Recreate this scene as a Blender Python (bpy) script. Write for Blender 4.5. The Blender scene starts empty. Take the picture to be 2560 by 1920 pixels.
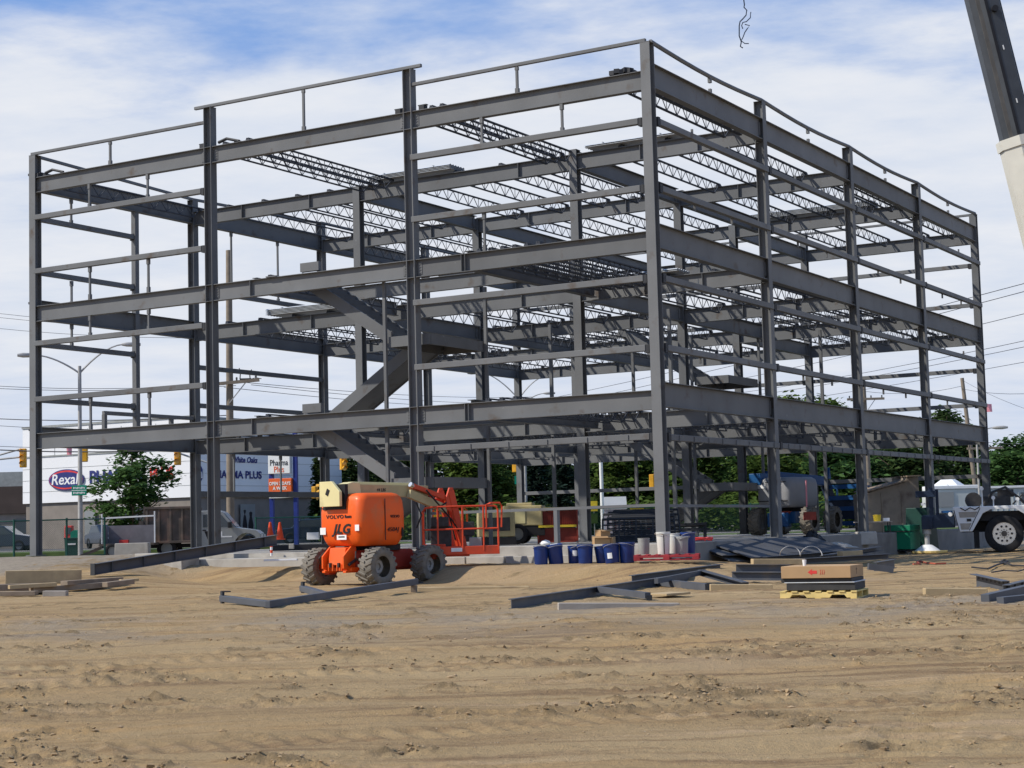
import bpy, math, random
import numpy as np
from mathutils import Vector, Matrix, noise
R = math.radians
rnd = random.Random(11)
S = bpy.context.scene
COL = S.collection

# ------------------------------------------------------------------ camera
PITCH, ROLL, FPX, EYE = R(4.8276), R(1.509), 4250.0, 1.6
cp, sp, cr, sr = math.cos(PITCH), math.sin(PITCH), math.cos(ROLL), math.sin(ROLL)
FWD = Vector((0, cp, sp)); UP0 = Vector((0, -sp, cp)); RT0 = Vector((1, 0, 0))
RT = RT0 * cr - UP0 * sr
UP = RT0 * sr + UP0 * cr
CAM = Vector((0, 0, EYE))

def P(px, py, Y):
    """point seen at photo pixel (px, py) standing Y metres in front of the camera"""
    d = FWD + RT * ((px - 1280) / FPX) - UP * ((py - 960) / FPX)
    return CAM + d * (Y / d.y)

def PX(v):
    d = Vector(v) - CAM
    return 1280 + FPX * d.dot(RT) / d.dot(FWD)

def clamp(a, lo=0.0, hi=1.0):
    return max(lo, min(hi, a))

def ss(a, b, t):
    t = clamp((t - a) / (b - a)); return t * t * (3 - 2 * t)

# building frame axes: local x runs along the left-hand face, local y along the right-hand face
TH = 0.53115
ORG = Vector((3.501, 40.609))
CT, ST = math.cos(TH), math.sin(TH)
ZS = 1.13
def to_local(x, y):
    dx, dy = x - ORG.x, y - ORG.y
    return dx * CT - dy * ST, dx * ST + dy * CT
def to_world(lx, ly, z=0.0):
    return Vector((ORG.x + lx * CT + ly * ST, ORG.y - lx * ST + ly * CT, z))

def gz(x, y):
    """height of the site ground"""
    z = 0.33 * ss(9, 27, y) + 0.03 * ss(27, 36, y)
    lx, ly = to_local(x, y)
    wl_ = ss(-5.0, -2.8, ly); left = ss(-8.5 - 4.5 * wl_, -13.5 - 3.0 * wl_, lx)
    rs_ = -3.9 + 2.1 * ss(-4.0, -6.5, lx); near = 0.36 * ss(rs_, rs_ + 1.2, ly) * ss(5.0, 0.5, lx)
    far = 0.33 * ss(-10.5, -5.5, ly) + 0.42 * ss(-5.8, -0.8, ly)
    z += near * (1 - left) + far * left
    if ly > 0:
        w = ss(0.0, 3.0, ly)
        tgt = 0.95 - 0.53 * ss(-12.0, -4.0, lx) * ss(34, 26, ly)
        z = z * (1 - w) + tgt * w
        z -= 0.15 * ss(5, 12, ly) * left * ss(60, 75, y)
    return z

def G(px, Y, dz=0.0):
    """ground point in the photo column px, Y metres away"""
    x = (px - 1280) / FPX * Y
    for _ in range(5):
        z = gz(x, Y)
        x += (px - PX((x, Y, z))) * Y / FPX
    return Vector((x, Y, gz(x, Y) + dz))

# ------------------------------------------------------------------ materials
MATS = {}
def mat(name, col, rough=0.7, metal=0.0, var=0.15, scale=3.0, bump=0.0, bscale=40.0, spec=0.3, col2=None, c2lo=0.55, c2hi=0.75, c2scale=2.0, coat=0.0, orand=0.0):
    m = bpy.data.materials.new(name); m.use_nodes = True
    nt = m.node_tree; N = nt.nodes; L = nt.links
    b = N['Principled BSDF']
    b.inputs['Roughness'].default_value = rough; b.inputs['Metallic'].default_value = metal
    b.inputs['Specular IOR Level'].default_value = spec
    if coat: b.inputs['Coat Weight'].default_value = coat
    tc = N.new('ShaderNodeTexCoord')
    n1 = N.new('ShaderNodeTexNoise'); n1.inputs['Scale'].default_value = scale; n1.inputs['Detail'].default_value = 6
    L.new(tc.outputs['Object'], n1.inputs['Vector'])
    rp = N.new('ShaderNodeValToRGB')
    lo = [max(0, c * (1 - var)) for c in col]; hi = [min(1, c * (1 + var)) for c in col]
    rp.color_ramp.elements[0].position = 0.3; rp.color_ramp.elements[1].position = 0.7
    rp.color_ramp.elements[0].color = (*lo, 1); rp.color_ramp.elements[1].color = (*hi, 1)
    L.new(n1.outputs['Fac'], rp.inputs['Fac'])
    out = rp.outputs['Color']
    if col2:
        n2 = N.new('ShaderNodeTexNoise'); n2.inputs['Scale'].default_value = c2scale; n2.inputs['Detail'].default_value = 8
        L.new(tc.outputs['Object'], n2.inputs['Vector'])
        r2 = N.new('ShaderNodeValToRGB'); r2.color_ramp.elements[0].position = c2lo; r2.color_ramp.elements[1].position = c2hi
        L.new(n2.outputs['Fac'], r2.inputs['Fac'])
        mx = N.new('ShaderNodeMix'); mx.data_type = 'RGBA'
        L.new(r2.outputs['Color'], mx.inputs[0]); L.new(out, mx.inputs[6]); mx.inputs[7].default_value = (*col2, 1)
        out = mx.outputs[2]
    if orand:
        n5 = N.new('ShaderNodeTexNoise'); n5.inputs['Scale'].default_value = 3.1; n5.inputs['Detail'].default_value = 10; n5.inputs['Roughness'].default_value = 0.75
        mp5 = N.new('ShaderNodeMapping'); mp5.inputs['Location'].default_value = (5.3, 2.1, 7.7); L.new(tc.outputs['Object'], mp5.inputs['Vector']); L.new(mp5.outputs[0], n5.inputs['Vector'])
        r5 = N.new('ShaderNodeValToRGB'); r5.color_ramp.elements[0].position = 0.645; r5.color_ramp.elements[1].position = 0.70; L.new(n5.outputs['Fac'], r5.inputs['Fac'])
        m5 = N.new('ShaderNodeMath'); m5.operation = 'MULTIPLY'; m5.inputs[1].default_value = 0.45; L.new(r5.outputs['Color'], m5.inputs[0])
        x5 = N.new('ShaderNodeMix'); x5.data_type = 'RGBA'; L.new(m5.outputs[0], x5.inputs[0]); L.new(out, x5.inputs[6]); x5.inputs[7].default_value = (col[0]*2.3, col[1]*2.3, col[2]*2.3, 1); out = x5.outputs[2]
        oi = N.new('ShaderNodeObjectInfo'); mr = N.new('ShaderNodeMapRange'); mr.inputs[3].default_value = 1 - orand; mr.inputs[4].default_value = 1 + orand
        L.new(oi.outputs['Random'], mr.inputs[0]); hs = N.new('ShaderNodeHueSaturation'); L.new(mr.outputs[0], hs.inputs['Value']); L.new(out, hs.inputs['Color']); out = hs.outputs['Color']
    L.new(out, b.inputs['Base Color'])
    if bump:
        n3 = N.new('ShaderNodeTexNoise'); n3.inputs['Scale'].default_value = bscale; n3.inputs['Detail'].default_value = 5
        L.new(tc.outputs['Object'], n3.inputs['Vector'])
        bp = N.new('ShaderNodeBump'); bp.inputs['Strength'].default_value = bump; bp.inputs['Distance'].default_value = 0.02
        L.new(n3.outputs['Fac'], bp.inputs['Height']); L.new(bp.outputs['Normal'], b.inputs['Normal'])
    MATS[name] = m
    return m

M_steel = mat('primed_steel', (0.131, 0.135, 0.137), 0.60, 0.0, 0.13, 0.9, col2=(0.085, 0.062, 0.045), c2lo=0.60, c2hi=0.78, c2scale=2.3, bump=0.05, orand=0.14)
M_steel2 = mat('loose_steel', (0.082, 0.088, 0.100), 0.55, 0.0, 0.15, 2.0, col2=(0.16, 0.13, 0.10), c2lo=0.6, c2hi=0.8)
M_joist = mat('joist_primer', (0.040, 0.045, 0.056), 0.6, 0, 0.1, 3, orand=0.2)
M_clip = mat('dark_clip_steel', (0.030, 0.032, 0.036), 0.6)
M_galv = mat('galvanised_deck', (0.50, 0.52, 0.53), 0.5, 0.1, 0.12, 2)
M_conc = mat('concrete', (0.40, 0.375, 0.33), 0.9, 0, 0.14, 1.8, bump=0.25, bscale=30, col2=(0.27, 0.245, 0.21), c2lo=0.5, c2hi=0.75)
M_orange = mat('orange_paint', (0.80, 0.105, 0.007), 0.5, 0, 0.09, 1.2, spec=0.35, coat=0.05, col2=(0.50, 0.17, 0.06), c2lo=0.54, c2hi=0.85, c2scale=2.2, bump=0.04, bscale=6)
M_redor = mat('red_orange_paint', (0.60, 0.062, 0.020), 0.45, 0, 0.1, 2, col2=(0.30, 0.06, 0.03), c2lo=0.55, c2hi=0.8)
M_dkred = mat('dark_red_paint', (0.30, 0.035, 0.020), 0.55, 0, 0.15, 2)
M_cream = mat('cream_paint', (0.68, 0.60, 0.31), 0.45, 0, 0.06, 2, col2=(0.42, 0.36, 0.2), c2lo=0.62, c2hi=0.8)
M_tyre = mat('tyre_rubber', (0.165, 0.150, 0.125), 0.9, 0, 0.2, 6, bump=0.2, col2=(0.21, 0.185, 0.15), c2lo=0.45, c2hi=0.7, c2scale=5)
M_tyre2 = mat('road_tyre_rubber', (0.020, 0.020, 0.021), 0.85, 0, 0.2, 6)
M_rim = mat('grey_rim', (0.30, 0.29, 0.27), 0.6, 0, 0.12, 5)
M_black = mat('black_parts', (0.014, 0.014, 0.016), 0.6)
M_hydr = mat('dark_machinery', (0.035, 0.034, 0.034), 0.5, 0, 0.3, 9)
M_decal = mat('decal_ink', (0.018, 0.015, 0.017), 0.6)
M_white = mat('white_paint', (0.78, 0.78, 0.76), 0.5, 0, 0.04, 2)
M_cladw = mat('white_cladding', (0.80, 0.80, 0.79), 0.75, 0, 0.03, 0.4)
M_brick = mat('grey_brown_brick', (0.235, 0.205, 0.175), 0.9, 0, 0.12, 1.4, bump=0.2, bscale=10)
M_navy = mat('navy_sign', (0.028, 0.036, 0.17), 0.5)
M_sred = mat('red_sign', (0.66, 0.055, 0.045), 0.5)
M_sorange = mat('orange_sign', (0.74, 0.13, 0.03), 0.5)
M_blue = mat('blue_plastic', (0.009, 0.034, 0.165), 0.38, 0, 0.12, 4, spec=0.5, col2=(0.10, 0.12, 0.17), c2lo=0.68, c2hi=0.85)
M_bluep = mat('blue_paint', (0.010, 0.075, 0.21), 0.45, 0, 0.12, 3)
M_dkblue = mat('dark_blue_steel', (0.014, 0.026, 0.052), 0.5, 0, 0.2, 3)
M_pylon = mat('pylon_blue', (0.014, 0.03, 0.19), 0.45)
M_greyp = mat('grey_plastic', (0.30, 0.31, 0.29), 0.6, 0, 0.12, 4)
M_pailw = mat('pail_white', (0.68, 0.68, 0.61), 0.5, 0, 0.06, 4, col2=(0.45, 0.42, 0.36), c2lo=0.6, c2hi=0.8)
M_hoodg = mat('grey_hood', (0.24, 0.245, 0.255), 0.5, 0, 0.1, 2)
M_green = mat('green_box_paint', (0.006, 0.17, 0.085), 0.5, 0, 0.12, 3)
M_dkgreen = mat('dark_green_paint', (0.010, 0.050, 0.038), 0.55, 0, 0.15, 3)
M_fgreen = mat('fence_green', (0.012, 0.075, 0.055), 0.6)
M_wood = mat('timber', (0.44, 0.33, 0.185), 0.85, 0, 0.16, 3, bump=0.2, col2=(0.30, 0.22, 0.13), c2lo=0.5, c2hi=0.75)
M_wood2 = mat('weathered_timber', (0.26, 0.205, 0.15), 0.9, 0, 0.2, 4, bump=0.3, col2=(0.16, 0.12, 0.09), c2lo=0.5, c2hi=0.7)
M_woodg = mat('grey_timber', (0.36, 0.32, 0.27), 0.9, 0, 0.15, 4, bump=0.2)
M_pole = mat('pole_wood', (0.225, 0.185, 0.14), 0.9, 0, 0.15, 4, bump=0.2)
M_card = mat('cardboard', (0.42, 0.27, 0.14), 0.85, 0, 0.06, 3)
M_palw = mat('yellow_pallet_wood', (0.68, 0.52, 0.20), 0.8, 0, 0.14, 5)
M_slab = mat('dark_board_shade', (0.045, 0.045, 0.045), 0.8, 0, 0.15, 6)
M_paper = mat('white_paper', (0.78, 0.78, 0.76), 0.8)
M_redpal = mat('red_pallet', (0.33, 0.035, 0.040), 0.75, 0, 0.2, 6)
M_yel = mat('signal_yellow', (0.70, 0.34, 0.02), 0.5)
M_yell = mat('yellow_paint', (0.72, 0.52, 0.04), 0.5)
M_lens = mat('amber_lens', (0.80, 0.48, 0.12), 0.35)
M_coneo = mat('cone_orange', (0.75, 0.075, 0.02), 0.5)
M_signg = mat('street_sign_green', (0.0, 0.22, 0.13), 0.5)
M_pink = mat('pink_flag', (0.72, 0.28, 0.33), 0.7)
M_gpole = mat('grey_pole', (0.40, 0.39, 0.37), 0.6, 0.2)
M_wire = mat('wire', (0.03, 0.03, 0.035), 0.7)
M_dirtybox = mat('rusty_dump_box', (0.105, 0.085, 0.070), 0.8, 0, 0.25, 2, col2=(0.19, 0.12, 0.09), c2lo=0.5, c2hi=0.7)
M_tan = mat('tan_paint', (0.42, 0.35, 0.18), 0.55, 0, 0.12, 3)
M_redeq = mat('faded_red_paint', (0.26, 0.045, 0.030), 0.6, 0, 0.2, 4)
M_ply = mat('old_plywood', (0.25, 0.215, 0.17), 0.9, 0, 0.18, 2, col2=(0.13, 0.10, 0.08), c2lo=0.5, c2hi=0.7)
M_glass = mat('dark_glass', (0.025, 0.035, 0.04), 0.08, 0, 0.1, 2, spec=0.8)
M_sil = mat('silver_paint', (0.27, 0.28, 0.275), 0.35, 0.2, 0.05, 2, coat=0.2)
M_crane = mat('crane_white', (0.76, 0.76, 0.75), 0.45, 0, 0.05, 2, col2=(0.40, 0.38, 0.34), c2lo=0.66, c2hi=0.85)
M_cboom = mat('boom_cream', (0.63, 0.61, 0.53), 0.5, 0, 0.06, 1.5, col2=(0.40, 0.35, 0.24), c2lo=0.64, c2hi=0.82)
M_dboom = mat('boom_dark_grey', (0.050, 0.056, 0.064), 0.5, 0, 0.15, 2)
M_chrome = mat('polished_rim', (0.70, 0.69, 0.66), 0.25, 0.9, 0.05, 3)
M_hose = mat('orange_hose', (0.42, 0.10, 0.055), 0.7)
M_asph = mat('asphalt', (0.060, 0.060, 0.061), 0.9, 0, 0.15, 0.6, bump=0.1)
M_grass = mat('grass_verge', (0.085, 0.125, 0.030), 0.95, 0, 0.35, 1.2, bump=0.4)
M_brownw = mat('brown_wall', (0.075, 0.055, 0.045), 0.9, 0, 0.15, 1)
M_trailer = mat('trailer_siding', (0.50, 0.53, 0.50), 0.55, 0, 0.06, 1)
M_bark = mat('bark', (0.09, 0.07, 0.05), 0.95, 0, 0.3, 5, bump=0.4)
M_fabr = mat('grey_fabric', (0.20, 0.19, 0.20), 0.9)

def leaf_mat(name, c1, c2):
    m = bpy.data.materials.new(name); m.use_nodes = True
    nt = m.node_tree; N = nt.nodes; L = nt.links; N.clear()
    o = N.new('ShaderNodeOutputMaterial'); mix = N.new('ShaderNodeMixShader'); mix.inputs[0].default_value = 0.28
    d = N.new('ShaderNodeBsdfDiffuse'); t = N.new('ShaderNodeBsdfTranslucent')
    tc = N.new('ShaderNodeTexCoord'); n = N.new('ShaderNodeTexNoise'); n.inputs['Scale'].default_value = 1.1; n.inputs['Detail'].default_value = 5
    L.new(tc.outputs['Object'], n.inputs['Vector'])
    r = N.new('ShaderNodeValToRGB'); r.color_ramp.elements[0].position = 0.35; r.color_ramp.elements[1].position = 0.68
    r.color_ramp.elements[0].color = (*c1, 1); r.color_ramp.elements[1].color = (*c2, 1)
    L.new(n.outputs['Fac'], r.inputs['Fac']); L.new(r.outputs['Color'], d.inputs['Color']); L.new(r.outputs['Color'], t.inputs['Color'])
    L.new(d.outputs[0], mix.inputs[1]); L.new(t.outputs[0], mix.inputs[2]); L.new(mix.outputs[0], o.inputs['Surface'])
    return m
M_leafA = leaf_mat('maple_leaf', (0.042, 0.090, 0.028), (0.100, 0.180, 0.058))
M_leafB = leaf_mat('bright_leaf', (0.046, 0.080, 0.018), (0.115, 0.165, 0.040))
M_leafC = leaf_mat('dark_leaf', (0.028, 0.052, 0.019), (0.076, 0.118, 0.040))
M_leafD = leaf_mat('spruce_needle', (0.018, 0.036, 0.026), (0.042, 0.068, 0.050))

def fence_mat():
    m = bpy.data.materials.new('chain_link'); m.use_nodes = True
    nt = m.node_tree; N = nt.nodes; L = nt.links; b = N['Principled BSDF']
    b.inputs['Base Color'].default_value = (0.02, 0.07, 0.055, 1); b.inputs['Roughness'].default_value = 0.6
    tc = N.new('ShaderNodeTexCoord'); sep = N.new('ShaderNodeSeparateXYZ'); L.new(tc.outputs['Object'], sep.inputs[0])
    vals = []
    for op in ('ADD', 'SUBTRACT'):
        a = N.new('ShaderNodeMath'); a.operation = op; L.new(sep.outputs['X'], a.inputs[0]); L.new(sep.outputs['Z'], a.inputs[1])
        w = N.new('ShaderNodeMath'); w.operation = 'PINGPONG'; w.inputs[1].default_value = 0.035; L.new(a.outputs[0], w.inputs[0])
        c = N.new('ShaderNodeMath'); c.operation = 'LESS_THAN'; c.inputs[1].default_value = 0.0042; L.new(w.outputs[0], c.inputs[0]); vals.append(c)
    mx = N.new('ShaderNodeMath'); mx.operation = 'MAXIMUM'; L.new(vals[0].outputs[0], mx.inputs[0]); L.new(vals[1].outputs[0], mx.inputs[1])
    L.new(mx.outputs[0], b.inputs['Alpha'])
    return m
M_chain = fence_mat()

# ------------------------------------------------------------------ mesh helpers
class MB:
    def __init__(s): s.v = []; s.f = []
    def add(s, vs, fs, M=None):
        o = len(s.v)
        for v in vs:
            v = Vector(v)
            s.v.append(tuple(M @ v) if M is not None else tuple(v))
        for f in fs: s.f.append(tuple(i + o for i in f))
        return s
    def box(s, c, size, rz=0.0, M=None, taper=1.0):
        hx, hy, hz = size[0] / 2, size[1] / 2, size[2] / 2
        c = Vector(c); r = Matrix.Rotation(rz, 3, 'Z')
        vs = []
        for z in (-hz, hz):
            t = taper if z > 0 else 1.0
            for x, y in ((-hx, -hy), (hx, -hy), (hx, hy), (-hx, hy)): vs.append(c + r @ Vector((x * t, y * t, z)))
        return s.add(vs, [(0, 3, 2, 1), (4, 5, 6, 7), (0, 1, 5, 4), (1, 2, 6, 5), (2, 3, 7, 6), (3, 0, 4, 7)], M)
    def frame(s, p0, p1, up=(0, 0, 1)):
        p0 = Vector(p0); p1 = Vector(p1); d = (p1 - p0); l = d.length; d.normalize()
        u = Vector(up)
        if abs(d.dot(u)) > 0.98: u = Vector((0, 1, 0))
        sd = d.cross(u).normalized(); uu = sd.cross(d).normalized()
        return p0, p1, sd, uu, l
    def profile(s, p0, p1, prof, up=(0, 0, 1)):
        p0, p1, sd, uu, l = s.frame(p0, p1, up)
        n = len(prof)
        vs = [p0 + sd * a + uu * b for a, b in prof] + [p1 + sd * a + uu * b for a, b in prof]
        fs = [(i, (i + 1) % n, (i + 1) % n + n, i + n) for i in range(n)]
        fs += [tuple(range(n))[::-1], tuple(range(n, 2 * n))]
        return s.add(vs, fs)
    def bar(s, p0, p1, w, h, up=(0, 0, 1)):
        return s.profile(p0, p1, [(-w / 2, -h / 2), (w / 2, -h / 2), (w / 2, h / 2), (-w / 2, h / 2)], up)
    def ibeam(s, p0, p1, d, b, tf=0.014, tw=0.010, up=(0, 0, 1)):
        pr = [(-b/2, -d), (b/2, -d), (b/2, -d+tf), (tw/2, -d+tf), (tw/2, -tf), (b/2, -tf), (b/2, 0), (-b/2, 0), (-b/2, -tf), (-tw/2, -tf), (-tw/2, -d+tf), (-b/2, -d+tf)]
        return s.profile(p0, p1, pr, up)
    def channel(s, p0, p1, d, b, t=0.012, up=(0, 0, 1), flip=1):
        pr = [(0, -d), (b, -d), (b, -d+t), (t, -d+t), (t, -t), (b, -t), (b, 0), (0, 0)]
        if flip < 0: pr = [(-x, y) for x, y in pr][::-1]
        return s.profile(p0, p1, pr, up)
    def angle(s, p0, p1, a, t=0.012, up=(0, 0, 1), flip=1):
        pr = [(0, -a), (t, -a), (t, -t), (a, -t), (a, 0), (0, 0)]
        if flip < 0: pr = [(-x, y) for x, y in pr][::-1]
        return s.profile(p0, p1, pr, up)
    def cyl(s, p0, p1, r0, r1=None, n=14, caps=True):
        r1 = r0 if r1 is None else r1
        p0, p1, sd, uu, l = s.frame(p0, p1)
        vs = []
        for p, r in ((p0, r0), (p1, r1)):
            for i in range(n):
                a = 2 * math.pi * i / n; vs.append(p + sd * (r * math.cos(a)) + uu * (r * math.sin(a)))
        fs = [(i, (i + 1) % n, (i + 1) % n + n, i + n) for i in range(n)]
        if caps: fs += [tuple(range(n))[::-1], tuple(range(n, 2 * n))]
        return s.add(vs, fs)
    def tube(s, pts, r, n=6, r1=None):
        pts = [Vector(p) for p in pts]; k = len(pts); o = len(s.v)
        for i, p in enumerate(pts):
            d = (pts[min(i + 1, k - 1)] - pts[max(i - 1, 0)]).normalized()
            u = Vector((0, 0, 1)) if abs(d.z) < 0.95 else Vector((0, 1, 0))
            sd = d.cross(u).normalized(); uu = sd.cross(d).normalized()
            rr = r if r1 is None else r + (r1 - r) * i / (k - 1)
            for j in range(n):
                a = 2 * math.pi * j / n; s.v.append(tuple(p + sd * (rr * math.cos(a)) + uu * (rr * math.sin(a))))
        for i in range(k - 1):
            for j in range(n):
                a = o + i * n + j; b = o + i * n + (j + 1) % n; s.f.append((a, b, b + n, a + n))
        s.f.append(tuple(range(o, o + n))[::-1]); s.f.append(tuple(range(o + (k - 1) * n, o + k * n)))
        return s
    def prism(s, poly, depth, M=None):
        """poly in local xz plane, extruded along +y"""
        n = len(poly)
        vs = [(a, 0, b) for a, b in poly] + [(a, depth, b) for a, b in poly]
        fs = [(i, (i + 1) % n, (i + 1) % n + n, i + n) for i in range(n)] + [tuple(range(n))[::-1], tuple(range(n, 2 * n))]
        return s.add(vs, fs, M)
    def lathe(s, prof, n=20, M=None, caps=True):
        vs = []; fs = []; k = len(prof)
        for r, z in prof:
            for i in range(n):
                a = 2 * math.pi * i / n; vs.append((r * math.cos(a), r * math.sin(a), z))
        for j in range(k - 1):
            for i in range(n):
                a = j * n + i; b = j * n + (i + 1) % n; fs.append((a, b, b + n, a + n))
        if caps: fs += [tuple(range(n))[::-1], tuple(range((k - 1) * n, k * n))]
        return s.add(vs, fs, M)
    def mesh(s, name, m, smooth=False, angle=40):
        me = bpy.data.meshes.new(name); me.from_pydata(s.v, [], s.f); me.materials.append(m)
        if smooth:
            me.polygons.foreach_set('use_smooth', [True] * len(me.polygons)); me.set_sharp_from_angle(angle=R(angle))
        me.update(); return me
    def build(s, name, m, parent=None, smooth=False, angle=40, bevel=0.0, loc=None, rz=0.0):
        o = bpy.data.objects.new(name, s.mesh(name, m, smooth, angle)); COL.objects.link(o)
        if parent is not None: o.parent = parent
        if loc is not None: o.location = loc
        if rz: o.rotation_euler.z = rz
        if bevel:
            b = o.modifiers.new('edge', 'BEVEL'); b.width = bevel; b.segments = 2; b.limit_method = 'ANGLE'
        return o

def tag(o, label=None, cat=None, group=None, kind=None):
    if label: o['label'] = label
    if cat: o['category'] = cat
    if group: o['group'] = group
    if kind: o['kind'] = kind
    return o
def thing(name, label, cat, loc=(0, 0, 0), rz=0.0, group=None):
    o = bpy.data.objects.new(name, None); o.empty_display_size = 0.2; COL.objects.link(o)
    o.location = loc; o.rotation_euler.z = rz
    return tag(o, label, cat, group)
def empty(name, parent, loc=(0, 0, 0), rz=0.0):
    o = bpy.data.objects.new(name, None); o.empty_display_size = 0.1; COL.objects.link(o); o.parent = parent; o.location = loc; o.rotation_euler.z = rz
    return o
def dup(o, loc=None, rz=None, label=None, group=None, scale=None, parent=None):
    kids = [c for c in bpy.data.objects if c.parent == o]
    c = o.copy(); COL.objects.link(c)
    if parent is not None: c.parent = parent
    if loc is not None: c.location = loc
    if rz is not None: c.rotation_euler.z = rz
    if scale is not None: c.scale = (scale,) * 3 if isinstance(scale, (int, float)) else scale
    if label: c['label'] = label
    if group: c['group'] = group
    for k in kids: dup(k, parent=c)
    return c
def text(body, size, m, parent, loc, rot, name='lettering', shear=0.0, ext=0.004, align='CENTER', bold=0.0, sx=1.0, space=1.0):
    cu = bpy.data.curves.new(name, 'FONT'); cu.body = body; cu.size = size; cu.align_x = align; cu.align_y = 'CENTER'
    cu.extrude = ext; cu.shear = shear; cu.offset = bold; cu.resolution_u = 3; cu.space_character = space
    cu.materials.append(m)
    tmp = bpy.data.objects.new(name, cu); me = bpy.data.meshes.new_from_object(tmp); me.name = name
    bpy.data.objects.remove(tmp); bpy.data.curves.remove(cu)
    me.transform(Matrix.Diagonal((sx, 1, 1, 1)))
    o = bpy.data.objects.new(name, me); COL.objects.link(o); o.parent = parent; o.location = loc; o.rotation_euler = rot
    return o

# ------------------------------------------------------------------ camera, sky, sun
cd = bpy.data.cameras.new('camera'); cam = bpy.data.objects.new('camera', cd); COL.objects.link(cam)
cd.sensor_width = 36; cd.lens = 36 * FPX / 2560; cd.clip_end = 5000; cd.clip_start = 0.1
m4 = Matrix((RT, UP, -FWD)).transposed().to_4x4(); m4.translation = CAM
cam.matrix_world = m4; S.camera = cam

SUN_AZ = Vector((-0.97, -0.22)).normalized(); SUN_EL = R(43)
w = bpy.data.worlds.new("World"); S.world = w; w.use_nodes = True
nt = w.node_tree; N = nt.nodes; L = nt.links
bg = N['Background']; bg.inputs['Strength'].default_value = 0.10
sky = N.new('ShaderNodeTexSky'); sky.sky_type = 'NISHITA'; sky.sun_disc = False
sky.sun_elevation = SUN_EL; sky.sun_rotation = math.atan2(SUN_AZ.x, SUN_AZ.y)
sky.air_density = 1.0; sky.dust_density = 0.6; sky.ozone_density = 2.2
tc = N.new('ShaderNodeTexCoord'); sep = N.new('ShaderNodeSeparateXYZ'); L.new(tc.outputs['Generated'], sep.inputs[0])
def mth(op, a, b=None, cl=False):
    n = N.new('ShaderNodeMath'); n.operation = op; n.use_clamp = cl
    for i, x in enumerate((a, b)):
        if x is None: continue
        if isinstance(x, (int, float)): n.inputs[i].default_value = x
        else: L.new(x, n.inputs[i])
    return n.outputs[0]
# clouds lie on a high flat layer: direction divided by its height gives the layer's plan position
zz = mth('ADD', mth('MAXIMUM', sep.outputs['Z'], 0.0), 0.11)
comb = N.new('ShaderNodeCombineXYZ')
L.new(mth('DIVIDE', sep.outputs['X'], zz), comb.inputs[0]); L.new(mth('DIVIDE', sep.outputs['Y'], zz), comb.inputs[1])
mp = N.new('ShaderNodeMapping'); mp.inputs['Rotation'].default_value = (0, 0, R(28)); mp.inputs['Scale'].default_value = (1.15, 1.6, 1); mp.inputs['Location'].default_value = (1.9, 4.2, 0)
L.new(comb.outputs[0], mp.inputs['Vector'])
n1 = N.new('ShaderNodeTexNoise'); n1.inputs['Scale'].default_value = 0.85; n1.inputs['Detail'].default_value = 9; n1.inputs['Roughness'].default_value = 0.56; n1.inputs['Distortion'].default_value = 0.35
L.new(mp.outputs[0], n1.inputs['Vector'])
n2 = N.new('ShaderNodeTexNoise'); n2.inputs['Scale'].default_value = 2.6; n2.inputs['Detail'].default_value = 8; n2.inputs['Roughness'].default_value = 0.6
L.new(mp.outputs[0], n2.inputs['Vector'])
dens = mth('ADD', mth('MULTIPLY', n1.outputs['Fac'], 0.74), mth('MULTIPLY', n2.outputs['Fac'], 0.26))
# more cloud low down, more open sky high up
lowb = mth('MULTIPLY', mth('SUBTRACT', 0.266, sep.outputs['Z']), 2.1)
dens = mth('ADD', dens, lowb)
rmp = N.new('ShaderNodeValToRGB'); rmp.color_ramp.interpolation = 'EASE'
rmp.color_ramp.elements[0].position = 0.36; rmp.color_ramp.elements[1].position = 0.585
L.new(dens, rmp.inputs['Fac'])
haze = mth('SUBTRACT', 1.0, mth('MULTIPLY', sep.outputs['Z'], 9.0), True)
cl = N.new('ShaderNodeMix'); cl.data_type = 'RGBA'
shade = N.new('ShaderNodeValToRGB'); shade.color_ramp.elements[0].color = (6.9, 7.5, 8.6, 1); shade.color_ramp.elements[1].color = (8.5, 8.65, 9.0, 1)
shade.color_ramp.elements[0].position = 0.30; shade.color_ramp.elements[1].position = 0.70
L.new(n2.outputs['Fac'], shade.inputs['Fac'])
fac = mth('MULTIPLY', rmp.outputs['Color'], mth('SUBTRACT', 0.95, mth('MULTIPLY', haze, 0.35)))
L.new(fac, cl.inputs[0])
blu = N.new('ShaderNodeMix'); blu.data_type = 'RGBA'; blu.inputs[0].default_value = 0.85; blu.inputs[7].default_value = (2.1, 3.9, 8.0, 1)
L.new(sky.outputs[0], blu.inputs[6])
L.new(blu.outputs[2], cl.inputs[6]); L.new(shade.outputs['Color'], cl.inputs[7])
L.new(cl.outputs[2], bg.inputs['Color'])

sl = bpy.data.lights.new('sun', 'SUN'); sl.energy = 4.7; sl.angle = R(0.6); sl.color = (1.0, 0.94, 0.85)
so = bpy.data.objects.new('sun', sl); COL.objects.link(so)
sd = Vector((SUN_AZ.x * math.cos(SUN_EL), SUN_AZ.y * math.cos(SUN_EL), math.sin(SUN_EL)))
so.rotation_euler = (-sd).to_track_quat('-Z', 'Y').to_euler(); so.location = (-40, -10, 60)
S.view_settings.view_transform = 'Standard'; S.view_settings.look = 'None'; S.view_settings.gamma = 1; S.view_settings.exposure = 0

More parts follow.
